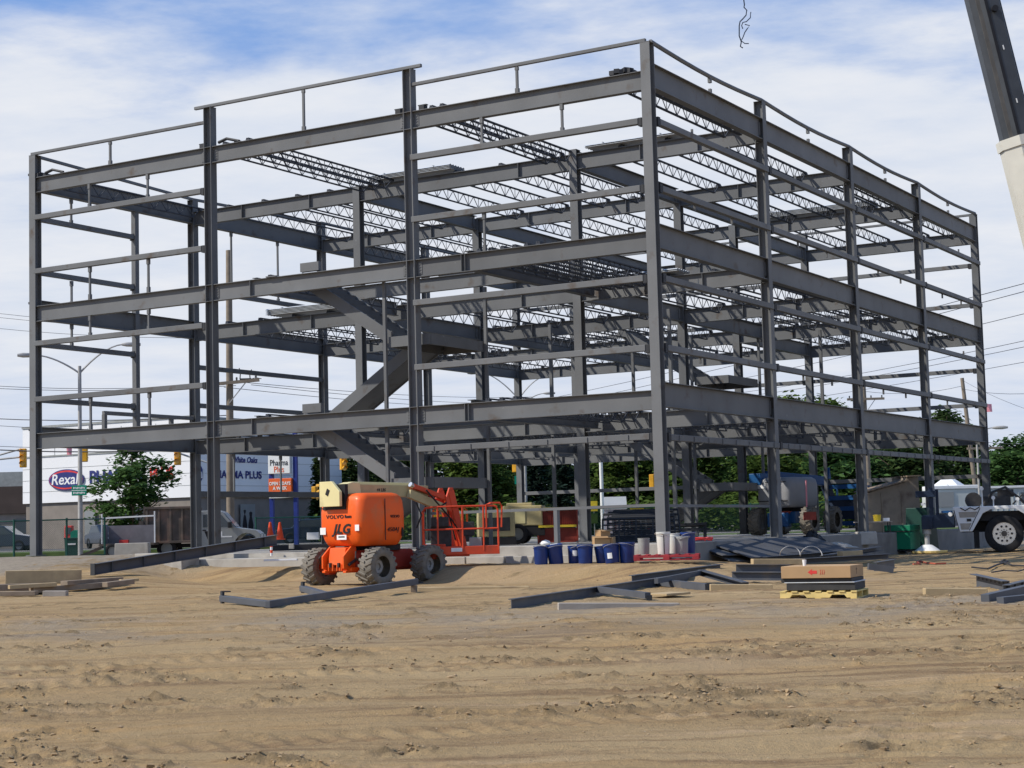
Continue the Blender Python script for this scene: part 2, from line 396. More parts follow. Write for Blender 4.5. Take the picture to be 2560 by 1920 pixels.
# ------------------------------------------------------------------ ground
def dirt_mat():
    m = bpy.data.materials.new('site_dirt'); m.use_nodes = True
    nt = m.node_tree; N = nt.nodes; L = nt.links; b = N['Principled BSDF']
    b.inputs['Roughness'].default_value = 0.95; b.inputs['Specular IOR Level'].default_value = 0.1
    tc = N.new('ShaderNodeTexCoord')
    def nz(scale, detail=6, rough=0.6, stretch=None, src=None):
        n = N.new('ShaderNodeTexNoise'); n.inputs['Scale'].default_value = scale; n.inputs['Detail'].default_value = detail; n.inputs['Roughness'].default_value = rough
        if stretch:
            mp = N.new('ShaderNodeMapping'); mp.inputs['Scale'].default_value = stretch; mp.inputs['Rotation'].default_value = (0, 0, R(12)); L.new(tc.outputs['Object'], mp.inputs['Vector']); L.new(mp.outputs[0], n.inputs['Vector'])
        else: L.new(tc.outputs['Object'], n.inputs['Vector'])
        return n.outputs['Fac']
    def ramp(f, a, bb, c0=(0, 0, 0), c1=(1, 1, 1)):
        r = N.new('ShaderNodeValToRGB'); r.color_ramp.elements[0].position = a; r.color_ramp.elements[1].position = bb
        r.color_ramp.elements[0].color = (*c0, 1); r.color_ramp.elements[1].color = (*c1, 1); L.new(f, r.inputs['Fac']); return r.outputs['Color']
    def mix(f, a, c):
        x = N.new('ShaderNodeMix'); x.data_type = 'RGBA'; L.new(f, x.inputs[0]); L.new(a, x.inputs[6])
        if isinstance(c, tuple): x.inputs[7].default_value = (*c, 1)
        else: L.new(c, x.inputs[7])
        return x.outputs[2]
    base = ramp(nz(0.22, 8, 0.62, (0.6, 1.5, 1)), 0.32, 0.70, (0.318, 0.217, 0.108), (0.436, 0.317, 0.170))
    base = mix(ramp(nz(0.45, 6, 0.6, (0.45, 2.2, 1)), 0.52, 0.68), base, (0.405, 0.266, 0.125))
    base = mix(ramp(nz(1.6, 8, 0.7, (0.7, 1.6, 1)), 0.56, 0.74), base, (0.246, 0.158, 0.074))
    base = mix(ramp(nz(0.9, 9, 0.72, (0.22, 2.6, 1)), 0.50, 0.62), base, (0.240, 0.158, 0.085))
    base = mix(ramp(nz(0.7, 9, 0.72, (0.18, 2.2, 1)), 0.56, 0.68), base, (0.46, 0.325, 0.190))
    base = mix(ramp(nz(0.16, 4, 0.5), 0.55, 0.66), base, (0.372, 0.266, 0.155))
    base = mix(ramp(nz(14, 5, 0.7), 0.60, 0.78), base, (0.19, 0.14, 0.08))
    base = mix(ramp(nz(32, 3, 0.6), 0.66, 0.76), base, (0.46, 0.385, 0.28))
    # grey gravel near and beyond the building and in the strip in front of it
    sep = N.new('ShaderNodeSeparateXYZ'); L.new(tc.outputs['Object'], sep.inputs[0])
    def mr(v, a, b_):
        r = N.new('ShaderNodeMapRange'); r.inputs[1].default_value = a; r.inputs[2].default_value = b_; r.clamp = True; L.new(v, r.inputs[0]); return r.outputs[0]
    def mth(op, a, c):
        n = N.new('ShaderNodeMath'); n.operation = op
        for i, x in enumerate((a, c)):
            if isinstance(x, (int, float)): n.inputs[i].default_value = x
            else: L.new(x, n.inputs[i])
        return n.outputs[0]
    gr = mr(mth('SUBTRACT', sep.outputs['Y'], mth('MULTIPLY', sep.outputs['X'], 0.55)), 50.5, 53.5)
    band = mth('MULTIPLY', mr(sep.outputs['Y'], 20, 23), mr(sep.outputs['Y'], 30, 26))
    band = mth('MULTIPLY', band, mr(nz(0.5, 6, 0.6), 0.42, 0.62))
    gcol = ramp(nz(6, 8, 0.75), 0.3, 0.7, (0.17, 0.15, 0.12), (0.34, 0.30, 0.245))
    base = mix(mth('MAXIMUM', mth('MULTIPLY', gr, 0.85), mth('MULTIPLY', band, 0.60)), base, gcol)
    at = N.new('ShaderNodeAttribute'); at.attribute_name = 'turned_shade'  # turned damp soil; its dark tone also paints the shaded sides of clods
    jag = mth('ADD', at.outputs['Fac'], mth('MULTIPLY', mth('SUBTRACT', nz(7, 6, 0.7), 0.5), 0.9))
    base = mix(mr(jag, 0.35, 0.80), base, ramp(nz(11, 6, 0.7), 0.3, 0.7, (0.175, 0.125, 0.066), (0.32, 0.228, 0.125)))
    L.new(base, b.inputs['Base Color'])
    h = mth('ADD', mth('MULTIPLY', nz(9, 8, 0.75), 1.0), mth('MULTIPLY', nz(45, 5, 0.7), 0.35))
    bp = N.new('ShaderNodeBump'); bp.inputs['Strength'].default_value = 0.8; bp.inputs['Distance'].default_value = 0.06
    L.new(h, bp.inputs['Height']); L.new(bp.outputs['Normal'], b.inputs['Normal'])
    return m

TRACKS = [((1.2, 9.0), (5.9, 20.5), 0.26), ((2.6, 9.0), (7.1, 19.5), 0.26), ((-9, 17.0), (10, 19.2), 0.3), ((-9, 19.0), (10, 21.6), 0.3), ((-4.5, 12.5), (3.5, 14.6), 0.28), ((-8, 24.0), (9, 25.0), 0.4)]
TURN_SHADE = [0.0]
def rough_z(x, y):
    """clods, ruts and tyre tracks"""
    near = ss(45, 16, y)
    if y > 60: return 0.0
    q = Vector((x * 0.35, y * 0.55, 0.0))
    z = 0.05 * noise.fractal(q, 1.0, 2.0, 3)
    a = noise.noise(Vector((x * 0.42 + 7, y * 0.75 + 3, 1.3))) + 0.35 * noise.noise(Vector((x * 1.6, y * 2.2, 5.1)))
    mask = ss(0.10, 0.50, a)
    c = noise.ridged_multi_fractal(Vector((x * 1.7, y * 2.6, 4.2)), 0.8, 2.2, 5, 0.9, 1.6)
    cl_ = mask * max(0, c - 0.80)
    b2 = noise.noise(Vector((x * 0.7 + 31, y * 2.1 + 5, 2.2))) + 0.25 * noise.noise(Vector((x * 3.5, y * 5, 1.1)))
    bk = max(0, b2 - 0.36)
    kk = max(0, noise.noise(Vector((x * 1.5 + 3, y * 2.2, 8.8))) - 0.46)
    d2 = noise.fractal(Vector((x * 5.0, y * 7.0, 0.5)), 0.6, 2.1, 4)
    hf = abs(noise.noise(Vector((x * 8.5, y * 11.0, 6.1)))) + 0.6 * abs(noise.noise(Vector((x * 17, y * 21, 2.1))))
    bul = min(1.0, 3.0 * cl_ + 6 * bk + 6 * kk)
    z += 0.055 * cl_ + 0.085 * bk * (0.6 + 0.9 * d2) + 0.13 * kk * (0.7 + 0.8 * d2) + bul * 0.045 * (hf - 0.2)
    z += (0.006 + 0.020 * ss(-0.1, 0.5, a + b2)) * d2 + 0.004 * noise.noise(Vector((x * 14, y * 17, 3.3)))
    TURN_SHADE[0] = min(1.0, 0.9 * cl_ + 2.6 * bk + 3.0 * kk + 0.5 * mask * ss(-0.05, 0.5, d2) + 0.35 * bul * hf)
    for (x0, y0), (x1, y1), hw in TRACKS:
        dx, dy = x1 - x0, y1 - y0; l = math.hypot(dx, dy); ux, uy = dx / l, dy / l
        t = (x - x0) * ux + (y - y0) * uy; d = (x - x0) * -uy + (y - y0) * ux
        d += 0.25 * math.sin(t * 0.35)
        ad = abs(d)
        if ad < hw * 2.2 and -1 < t < l + 1:
            inside = ss(hw, hw * 0.75, ad)
            br = ss(-1, 1, t) * ss(l + 1, l - 1, t)
            wob = 0.5 + 0.5 * noise.noise(Vector((t * 0.5, d * 0.3, hw * 9)))
            z += br * (-0.022 * inside * wob + 0.05 * max(0, wob - 0.4) * math.exp(-((ad - hw * 1.35) / (0.12)) ** 2))
            z += br * (0.35 + wob) * (0.026 if x0 > 0 else 0.014) * inside * math.sin(t * 2 * math.pi / 0.24 + (1.2 if d > 0 else -1.2) * ad * 6)
    return z * (0.35 + 0.65 * near)

ys = [-120, -60, -25, -8, 0, 4, 6.5, 8]
y = 9.0
while y < 50: ys.append(y); y *= 1.0032
while y < 95: ys.append(y); y *= 1.012
ys += [100, 110, 130, 160, 220, 320, 520, 900, 1800]
ts = list(np.linspace(-0.37, 0.37, 330))
ts = [-6, -3, -1.6, -0.9, -0.6, -0.45] + ts + [0.45, 0.6, 0.9, 1.6, 3, 6]
gv = []; nx = len(ts); turned_shade = []
for y in ys:
    d = max(abs(y), 8.0)
    for t in ts:
        x = t * d
        z = gz(x, y)
        TURN_SHADE[0] = 0.0
        if 7 < y < 60 and abs(t) < 0.6: z += rough_z(x, y)
        turned_shade.append(TURN_SHADE[0])
        gv.append((x, y, z))
gf = []
for j in range(len(ys) - 1):
    for i in range(nx - 1):
        a = j * nx + i; gf.append((a, a + 1, a + 1 + nx, a + nx))
me = bpy.data.meshes.new('ground'); me.from_pydata(gv, [], gf); me.polygons.foreach_set('use_smooth', [True] * len(gf))
at_ = me.attributes.new('turned_shade', 'FLOAT', 'POINT'); at_.data.foreach_set('value', turned_shade)
me.materials.append(dirt_mat()); go = bpy.data.objects.new('ground', me); COL.objects.link(go)
tag(go, 'rutted sandy brown dirt of the construction site', kind='structure')

def sheet(name, label, m, x0, x1, y0, y1, z, kind='structure'):
    b = MB(); b.box(((x0 + x1) / 2, (y0 + y1) / 2, z - 0.15), (x1 - x0, y1 - y0, 0.3)); o = b.build(name, m); tag(o, label, kind=kind); return o
sheet('road', 'grey asphalt street beyond the fence', M_asph, -120, 140, 88, 99, 0.99)
sheet('sidewalk', 'pale concrete walk along the street', M_conc, -120, 140, 85.6, 87.6, 1.08)
sheet('lawn', 'green grass verge between fence and street', M_grass, -120, 140, 78.5, 85.4, 1.03)
sheet('parking_lot', 'asphalt yard in front of the store', M_asph, -120, 140, 99.2, 240, 1.005)

# foundation
def lbox(b, x0, x1, y0, y1, z0, z1, org=(0, 0, 0)):
    b.box(((x0 + x1) / 2 - org[0], (y0 + y1) / 2 - org[1], (z0 + z1) / 2 - org[2]), (x1 - x0, y1 - y0, z1 - z0))
b = MB(); lbox(b, -20.4, -0.25, 0.5, 28.7, 0.2, 1.075)
o = b.build('floor_slab', M_conc, loc=(*ORG, 0), rz=-TH); tag(o, kind='structure')
fw = thing('foundation_wall', 'pale concrete foundation wall in stepped lengths below the steel frame', 'foundation', (*ORG, 0), -TH)
b = MB(); lbox(b, -5.7, 0.35, -0.42, 0.48, 0.1, 1.14); lbox(b, -6.6, -5.71, -0.30, 0.48, 0.1, 0.93); b.build('wall_length', M_conc, fw, bevel=0.015)
b = MB(); lbox(b, -14.6, -6.62, -0.36, 0.48, 0.1, 0.95); b.build('wall_length', M_conc, fw, bevel=0.015)
b = MB()
for k in range(5): lbox(b, -6.3 + k * 1.14, -5.2 + k * 1.14, -0.62, -0.425, 0.1, 0.90)
b.build('wall_length', M_conc, fw, bevel=0.015)
b = MB(); lbox(b, -0.24, 0.36, 0.485, 28.9, 0.1, 1.13); b.build('wall_length', mat('shaded_concrete', (0.20, 0.19, 0.175), 0.9, 0, 0.2, 1.2, bump=0.25, col2=(0.13, 0.12, 0.11)), fw, bevel=0.015)  # darker concrete copy: the shade on the right face is put into its colour
cb = MB(); lbox(cb, -0.9, 0.9, -0.35, 0.35, -0.3, 0.58)
o = cb.build('concrete_block', M_conc, bevel=0.02); o.location = to_world(-14.9, -0.75, 0.57); o.rotation_euler.z = -TH - 0.05
tag(o, 'short pale concrete block at the left end of the foundation wall', 'concrete block')

# ------------------------------------------------------------------ steel frame
XL = [0.0, -6.977, -13.815, -20.733]
YL = [0.0, 7.179, 14.418, 21.541, 28.905]
XI = -5.92                       # inner column line in the two front rows
ZF = {2: 4.7955, 3: 8.6475, 4: 12.596}
FR = thing('unfinished_building', 'grey primed three storey steel frame of an unfinished building', 'building frame', (*ORG, ZS), -TH)
def V(x, y, z): return Vector((x, y, z - ZS))

def column(x, y, z0, z1, ori, d=0.26, bf=0.255, caps=()):
    b = MB(); up = (0, 1, 0) if ori == 'Y' else (1, 0, 0)
    off = Vector((0, d / 2, 0)) if ori == 'Y' else Vector((d / 2, 0, 0))
    b.ibeam(V(x, y, z0 + 0.03) + off, V(x, y, z1) + off, d, bf, 0.018, 0.012, up)
    b.box(V(x, y, z0 + 0.015), (0.42, 0.42, 0.03))
    b.box(V(x, y, z1 + 0.006), (d + 0.01, d + 0.01, 0.012))
    for zc in caps:
        if ori == 'X':
            for s in (-1, 1): b.box(V(x, y + s * 0.066, zc), (d - 0.04, 0.115, 0.012))
        else:
            for s in (-1, 1): b.box(V(x + s * 0.066, y, zc), (0.115, d - 0.04, 0.012))
    return b.build('column', M_steel, FR)
TOPZ = 13.28
front_caps = [z for k in (2, 3, 4) for z in (ZF[k] - 0.01, ZF[k] - 0.47)]
column(0, 0, ZS, TOPZ, 'Y')
column(XL[1], 0, ZS, 13.735, 'X', caps=front_caps)
column(XL[2], 0, ZS, 13.735, 'X', caps=front_caps)
column(XL[3], 0, ZS, TOPZ, 'Y')
right_caps = [z for k in (2, 3, 4) for z in (ZF[k] + 0.19, ZF[k] - 0.42)]
for j in (1, 2, 3): column(0, YL[j], ZS, TOPZ, 'X', caps=right_caps)
column(0, YL[4], ZS, TOPZ, 'Y')
for j in (1, 2, 3, 4): column(XL[3], YL[j], ZS, TOPZ if j > 1 else 13.0, 'X' if j < 4 else 'Y', caps=right_caps)
ROWX = {1: [XL[3], XL[2], XI, 0], 2: [XL[3], XL[2], XI, 0], 3: [XL[3], XL[2], XL[1], 0], 4: [XL[3], XL[2], XL[1], 0], 0: [XL[3], XL[2], XL[1], 0]}
for j in (1, 2):
    column(XL[2], YL[j], ZS, 12.60, 'Y'); column(XI, YL[j], ZS, 12.72 if j == 1 else 12.62, 'Y')
for j in (3, 4):
    column(XL[2], YL[j], ZS, 12.60 if j == 3 else TOPZ, 'Y'); column(XL[1], YL[j], ZS, 12.60 if j == 3 else TOPZ, 'Y')

def girder(x0, x1, y, z, d=0.47, bf=0.20, stiff=()):
    b = MB(); b.ibeam(V(x0, y, z), V(x1, y, z), d, bf, 0.016, 0.010)
    for xs in stiff:
        for s in (-1, 1): b.box(V(xs, y + s * 0.05, z - d / 2), (0.012, 0.09, d - 0.034))
    o = b.build('girder', M_steel, FR)
    if y < 8:
        for xs in (x0 + 0.10, x1 - 0.10):
            c = MB(); c.box(V(xs, y - 0.012, z - d / 2), (0.11, 0.014, d * 0.66))
            for i in range(4): c.cyl(V(xs + 0.01, y - 0.018, z - d * (0.27 + 0.155 * i)), V(xs + 0.01, y - 0.034, z - d * (0.27 + 0.155 * i)), 0.017, n=6)
            c.build('bolted_plate', M_steel, o)
    return o
def rbeam(x, y0, y1, z, d=0.60, bf=0.21):
    b = MB(); b.ibeam(V(x, y0, z), V(x, y1, z), d, bf, 0.018, 0.011)
    for s in (-1, 1):
        b.box(V(x + s * 0.02, y0 + 0.09, z - d / 2), (0.018, 0.14, d * 0.62)); b.box(V(x + s * 0.02, y1 - 0.09, z - d / 2), (0.018, 0.14, d * 0.62))
    return b.build('beam', M_steel, FR)
for k in (2, 3, 4):
    for j in range(5):
        xs = ROWX[j]
        for a, c in zip(xs[:-1], xs[1:]):
            e0 = 0.135 if (j == 0 and a in (XL[1], XL[2])) else 0.012
            e1 = 0.135 if (j == 0 and c in (XL[1], XL[2])) else 0.012
            if j > 0: e0 = e1 = 0.012
            st = ()
            if j == 0 and k < 4:
                st = {XL[2]: (a + 1.45,), XL[1]: (a + 1.55, a + 1.66), XL[3]: ()}[a]
            elif j > 0: st = (a + 2.2, c - 1.9)
            girder(a + e0, c - e1, YL[j], ZF[k], stiff=st)
for k in (2, 3, 4):
    for j in range(4):
        rbeam(0, YL[j] + (0.135 if j == 0 else 0.01), YL[j + 1] - 0.01, ZF[k] + 0.2)
        rbeam(XL[3], YL[j] + (0.135 if j == 0 else 0.01), YL[j + 1] - 0.01, ZF[k] + 0.2)
    for j in (1, 2, 3):
        rbeam(XL[2], YL[j] + 0.14, YL[j + 1] - 0.14, ZF[k] + 0.1, 0.5)
        rbeam(XI if j < 3 else XL[1], YL[j] + 0.14, YL[j + 1] - 0.14, ZF[k] + 0.1, 0.5)
# extra trimmers in the front bays around the stair well
for k in (2, 3):
    rbeam(-12.35, 0.1, YL[1] - 0.1, ZF[k] + 0.08, 0.42, 0.16)
    rbeam(-5.35, 0.1, YL[1] - 0.1, ZF[k] + 0.1, 0.5)
    b = MB(); b.ibeam(V(-12.3, 3.35, ZF[k] + 0.08), V(-5.4, 3.35, ZF[k] + 0.08), 0.4, 0.16); b.build('beam', M_steel, FR)
b = MB(); b.box(V(-10.3, -0.02, ZF[3] + 0.16), (0.62, 0.14, 0.24)); b.build('beam_stub', M_steel, FR); b = MB(); b.box(V(-11.6, -0.02, ZF[3] + 0.018), (0.35, 0.22, 0.03)); b.build('cap_plate', M_steel, FR)
b = MB(); b.box(V(-10.3, -0.02, ZF[2] + 0.16), (0.62, 0.14, 0.24)); b.build('beam_stub', M_steel, FR)

# open web joists: one mesh per length, shared by every joist
def joist_mesh(Ln, dep=0.37, big=True):
    b = MB()
    for s in (-1, 1): b.bar((s * 0.028, 0, -0.02), (s * 0.026, Ln, -0.02), 0.036, 0.032)
    for s in (-1, 1): b.bar((s * 0.025, 0.45, -dep), (s * 0.025, Ln - 0.45, -dep), 0.032, 0.028)
    n = int(round((Ln - 0.9) / 0.62)); st = (Ln - 0.9) / n
    b.bar((0, 0.05, -0.04), (0, 0.45, -dep), 0.024, 0.024); b.bar((0, Ln - 0.05, -0.04), (0, Ln - 0.45, -dep), 0.024, 0.024)
    for i in range(n):
        y0 = 0.45 + i * st; ym = y0 + st / 2
        b.bar((0, y0, -dep), (0, ym, -0.03), 0.018, 0.018); b.bar((0, ym, -0.03), (0, y0 + st, -dep), 0.018, 0.018)
        b.bar((0, y0 + st, -dep), (0, y0 + st, -0.03), 0.014, 0.014)
    for yy in (0.06, Ln - 0.06): b.box((0, yy, -0.07), (0.12, 0.12, 0.06))
    return b.mesh('joist', M_joist)
JM = {j: joist_mesh(YL[j + 1] - YL[j]) for j in range(4)}
NJ = [0]
XJ = MB()
def joist(x, j, k, dz=0.10, dy=0.0):
    if NJ[0] >= 100:
        me_ = JM[j]; XJ.add([v.co + V(x, YL[j] + dy, ZF[k] + dz) for v in me_.vertices], [tuple(p.vertices) for p in me_.polygons]); return
    NJ[0] += 1
    o = bpy.data.objects.new('joist', JM[j]); COL.objects.link(o); o.parent = FR; o.location = V(x, YL[j] + dy, ZF[k] + dz)
# roof, front row: joists still bunched where the crane set them down
for x in (-13.30, -12.88, -12.46): joist(x, 0, 4)
for x in (-6.62, -6.30, -5.98): joist(x, 0, 4)
for x in (-20.35,): joist(x, 0, 4)
for x in (-0.42, -0.90): joist(x, 0, 4)
for x in (-19.2, -17.7, -16.3, -15.0, -11.9, -10.1, -8.5, -7.2, -4.4, -2.9, -1.4): joist(x, 1, 4)
for x in (-20.3, -18.9, -17.4, -16.0, -12.3, -10.8, -9.2, -7.6, -4.5, -3.0, -1.5): joist(x, 2, 4)
for x in (-0.4, -0.75): joist(x, 2, 4)
for x in (-18.5, -16.2, -11.5, -9.2, -5.0, -3.4, -1.8, -0.7): joist(x, 3, 4)
joist(-11.75, 0, 3); joist(-4.6, 0, 3); joist(-4.25, 0, 3); joist(-3.9, 0, 3)
for x in (-19.3, -17.9, -16.5, -15.1, -12.2, -10.4, -8.6, -7.0, -4.4, -3.0, -1.6, -0.5): joist(x, 1, 3)
for x in (-18.7, -16.7, -12.0, -10.0, -8.0, -4.6, -3.0, -1.5): joist(x, 2, 3)
for x in (-17.6, -11.0, -5.3, -3.5, -1.7): joist(x, 3, 3)
for x in (-18.9, -17.5, -16.1, -12.0, -10.4, -8.8, -7.2, -4.3, -2.9, -1.4): joist(x, 1, 2)
for x in (-17.6, -11.2, -8.4, -4.4, -2.6): joist(x, 2, 2)
for x in (-17.0, -10.0, -4.0): joist(x, 3, 2)

for x in (-19.8, -17.2, -13.2, -11.0, -9.0, -6.3, -3.8, -2.2, -0.8): joist(x, 2, 3)
for x in (-19.4, -15.2, -12.8, -9.4, -7.5, -4.4, -2.6, -0.9): joist(x, 3, 3)
for x in (-18.0, -15.6, -12.4, -11.2, -9.6, -8.0, -5.0, -3.6, -2.2, -0.8): joist(x, 1, 2)
for x in (-19.0, -16.0, -12.6, -9.8, -7.0, -5.6, -3.5, -1.5): joist(x, 2, 2)
for x in (-19.0, -15.0, -12.5, -8.0, -5.6, -2.2, -0.8): joist(x, 3, 2)
for x in (-4.95, -3.55, -3.2): joist(x, 0, 3)
for x in (-4.8, -4.4, -4.0, -11.9): joist(x, 0, 2)
o = XJ.build('joist', M_joist, FR); o['kind'] = 'stuff'

# girts (square tubes with a dark clip at one end)
GZ = [11.36, 9.71, 7.51, 5.82]
def girt_x(xa, xb, y, z, clip=1, s=0.15, tabs=False):
    b = MB(); b.bar(V(xa, y, z), V(xb, y, z), s, s)
    if tabs:
        for i in range(6): b.box(V(xa + (xb - xa) * (i + 0.5) / 6, y - 0.083, z - 0.02), (0.02, 0.03, 0.16))
    o = b.build('girt', M_steel, FR, bevel=0.008)
    c = MB(); c.box(V(xb + 0.05 if clip > 0 else xa - 0.05, y + 0.02, z - 0.02), (0.10, 0.16, 0.20)); c.build('clip', M_clip, o); c = MB(); c.box(V(xa - 0.002, y, z), (0.006, s * 0.72, s * 0.72)); c.build('open_end', M_clip, o)
    return o
def girt_y(x, ya, yb, z, clip=-1, s=0.15, tabs=False):
    b = MB(); b.bar(V(x, ya, z), V(x, yb, z), s, s)
    if tabs:
        for i in range(8): b.box(V(x + 0.083, ya + (yb - ya) * (i + 0.5) / 8, z - 0.02), (0.03, 0.02, 0.16))
    o = b.build('girt', M_steel, FR, bevel=0.008)
    c = MB(); c.box(V(x - 0.02, ya - 0.06 if clip < 0 else yb + 0.06, z), (0.17, 0.13, 0.22)); c.build('clip', M_clip, o)
    return o
for z in GZ:
    girt_x(XL[3] + 0.06, XL[2] - 0.26, -0.06, z)
    girt_x(XL[1] + 0.06, -0.25, -0.06, z)
girt_x(XL[1] + 0.06, -0.22, -0.06, 3.69, tabs=True)
for j in range(4):
    for z in GZ: girt_y(0.10, YL[j] + 0.28, YL[j + 1] + 0.08, z)
    girt_y(0.10, YL[j] + 0.28, YL[j + 1] + 0.08, 3.66, tabs=True)
YPOST = 4.35
b = MB(); b.bar(V(XL[3], YPOST, ZF[2] + 0.2), V(XL[3], YPOST, ZF[4] - 0.4), 0.18, 0.18, up=(1, 0, 0)); b.build('post', M_steel, FR, bevel=0.01)
for z in GZ: girt_y(XL[3] - 0.03, 0.2, YPOST - 0.1, z, clip=1)
for z in (9.95, 7.3, 6.0): girt_y(XL[3], YL[1] + 0.2, YL[2] - 0.1, z)
for j in (2, 3):
    for z in (9.9, 6.1): girt_y(XL[3], YL[j] + 0.2, YL[j + 1] - 0.1, z)
girt_y(XL[3], 2.85, YL[1] - 0.1, 5.55, clip=1, s=0.12)
for yy in (2.9, 6.0):
    b = MB(); b.bar(V(XL[3] + 0.0, yy, ZF[2] + 0.2), V(XL[3], yy, 5.49), 0.12, 0.12, up=(1, 0, 0)); b.build('sill_post', M_steel, FR)
for j in range(3):                                                   # back face
    for z in (11.3, 9.75, 7.2, 5.85): girt_x(XL[3 - j] + 0.15, XL[2 - j] - 0.3, YL[4] + 0.06, z)
    girt_x(XL[3 - j] + 0.15, XL[2 - j] - 0.3, YL[4] + 0.06, 3.1)
girt_y(XL[3], YL[1] + 0.15, YL[2] - 0.1, 3.0, s=0.2)
girt_y(XL[3], YL[2] + 0.15, YL[3] - 0.1, 3.0, s=0.2)

# parapet rail: light tube on the column tops, short props below it
def rail(p, q, r=0.045, props=()):
    p = V(*p); q = V(*q)
    b = MB(); b.bar(p, q, 2 * r, 2 * r); o = b.build('parapet_rail', M_steel, FR, bevel=0.012)
    if props:
        c = MB()
        for t, zb in props:
            a = p.lerp(q, t); bot = Vector((a.x, a.y, zb - ZS))
            c.bar(bot, a, 0.06, 0.06, up=(1, 0, 0)); c.box(bot + Vector((0, 0, 0.06)), (0.10, 0.08, 0.12)); c.box(a - Vector((0, 0, 0.10)), (0.09, 0.07, 0.08))
        c.build('prop', M_steel, o)
rail((XL[3] - 0.1, -0.05, 13.34), (XL[2] - 0.12, -0.05, 13.33), props=((0.47, ZF[4]),))
rail((XL[2] - 0.52, -0.03, 13.79), (XL[1] + 0.42, -0.03, 13.79), props=((0.50, ZF[4]),))
rail((XL[1] + 0.1, -0.05, 13.31), (0.0, -0.05, 13.34), props=((0.47, ZF[4]),))
for j in range(4):
    a = V(0.05, YL[j] + (0.1 if j == 0 else 0), 13.34); c = V(0.05, YL[j + 1] + (0.1 if j == 3 else 0), 13.34)
    b = MB(); pts = [a.lerp(c, t) + Vector((0, 0, -0.10 * math.sin(math.pi * t))) for t in np.linspace(0, 1, 9)]
    b.tube(pts, 0.055, 6); o = b.build('parapet_rail', M_steel, FR)
    c2 = MB(); m = a.lerp(c, 0.5); c2.box(m + Vector((0, 0, -0.20)), (0.08, 0.10, 0.14)); c2.box(Vector((m.x, m.y, ZF[4] + 0.26 - ZS)), (0.07, 0.09, 0.10)); c2.build('lug', M_steel, o)
rail((XL[3], 0.1, 13.28), (XL[3], YL[1], 13.05)); rail((XL[3], YL[1], 13.05), (XL[3], YL[2], 13.25)); rail((XL[3], YL[2], 13.28), (XL[3], YL[4], 13.28))
rail((XL[3], YL[4], 13.28), (XL[2], YL[4], 13.28)); rail((XL[2], YL[4], 13.28), (0, YL[4], 13.28))

# thin hangers between girts
def hanger(x, y, z0, z1, up=(1, 0, 0), s=0.055):
    b = MB(); b.bar(V(x, y, z0), V(x, y, z1), s, s, up=up); b.box(V(x, y, z0 + 0.08), (0.085, 0.085, 0.16)); b.box(V(x, y, z1 - 0.08), (0.085, 0.085, 0.16)); b.build('hanger', M_steel, FR)
for xx, zr in ((XL[3] + 2.3, ((GZ[0], 12.13), (8.65, 9.63), (GZ[2], 8.18), (4.8, 5.75))), (XL[3] + 4.6, ((GZ[0], 12.13), (8.65, 9.63), (GZ[2], 8.18), (4.8, 5.75))),
               (XL[1] + 2.25, ((GZ[0], 12.13), (8.65, 9.63))), (XL[1] + 4.6, ((GZ[0], 12.13),))):
    for z0, z1 in zr: hanger(xx, -0.05, z0, z1)
for yy in (1.5,):
    for z0, z1 in ((GZ[0], 12.2), (8.8, 9.6), (GZ[2], 8.25)): hanger(XL[3], yy, z0, z1)
for yy in (YL[1] + 2.0, YL[1] + 4.6):
    for z0, z1 in ((9.95, 12.2), (2.9, 4.4)): hanger(XL[3], yy, z0, z1)
for j in range(4):
    for i, z in enumerate(GZ):
        for t in (0.33, 0.66):
            s = 1 if i % 2 == 0 else -1
            b = MB(); b.box(V(0.06, YL[j] + (YL[j + 1] - YL[j]) * t, z + s * 0.15), (0.05, 0.05, 0.16)); b.build('lug', M_steel, FR)
# clamps and packers on the roof girder
for x in (-20.6, -14.05, -7.3, -6.55):
    b = MB(); b.box(V(x, 0, ZF[4] + 0.06), (0.16, 0.18, 0.12)); b.box(V(x, 0.0, ZF[4] + 0.13), (0.26, 0.1, 0.025)); b.build('clamp', M_clip, FR)
for x in (-13.2, -20.0):
    b = MB(); b.tube([V(x - 0.3, 0, ZF[4] + 0.1), V(x, 0, ZF[4] + 0.17), V(x + 0.45, 0, ZF[4] + 0.04)], 0.045, 6); b.build('sling', M_clip, FR)
b = MB()
for i in range(5): b.box(V(-0.95 + i * 0.11, 0.02, ZF[4] + 0.08 + 0.03 * (i % 2)), (0.13, 0.2, 0.11), rz=i * 0.3)
b.build('packer', M_clip, FR)
b = MB(); b.tube([V(-0.65, 0, ZF[3] + 0.02), V(-0.65, 0, ZF[3] + 0.14), V(-0.52, 0, ZF[3] + 0.14), V(-0.52, 0, ZF[3] + 0.02)], 0.025, 6); b.build('shackle', M_clip, FR)
for k in (2, 3, 4):
    b = MB(); b.box(V(XL[3] - 0.16, 0, ZF[k] + 0.12), (0.12, 0.16, 0.07)); b.build('bracket', M_clip, FR)
    b = MB(); b.box(V(0, YL[4] + 0.16, ZF[k] + 0.18), (0.2, 0.12, 0.07)); b.build('bracket', M_clip, FR)

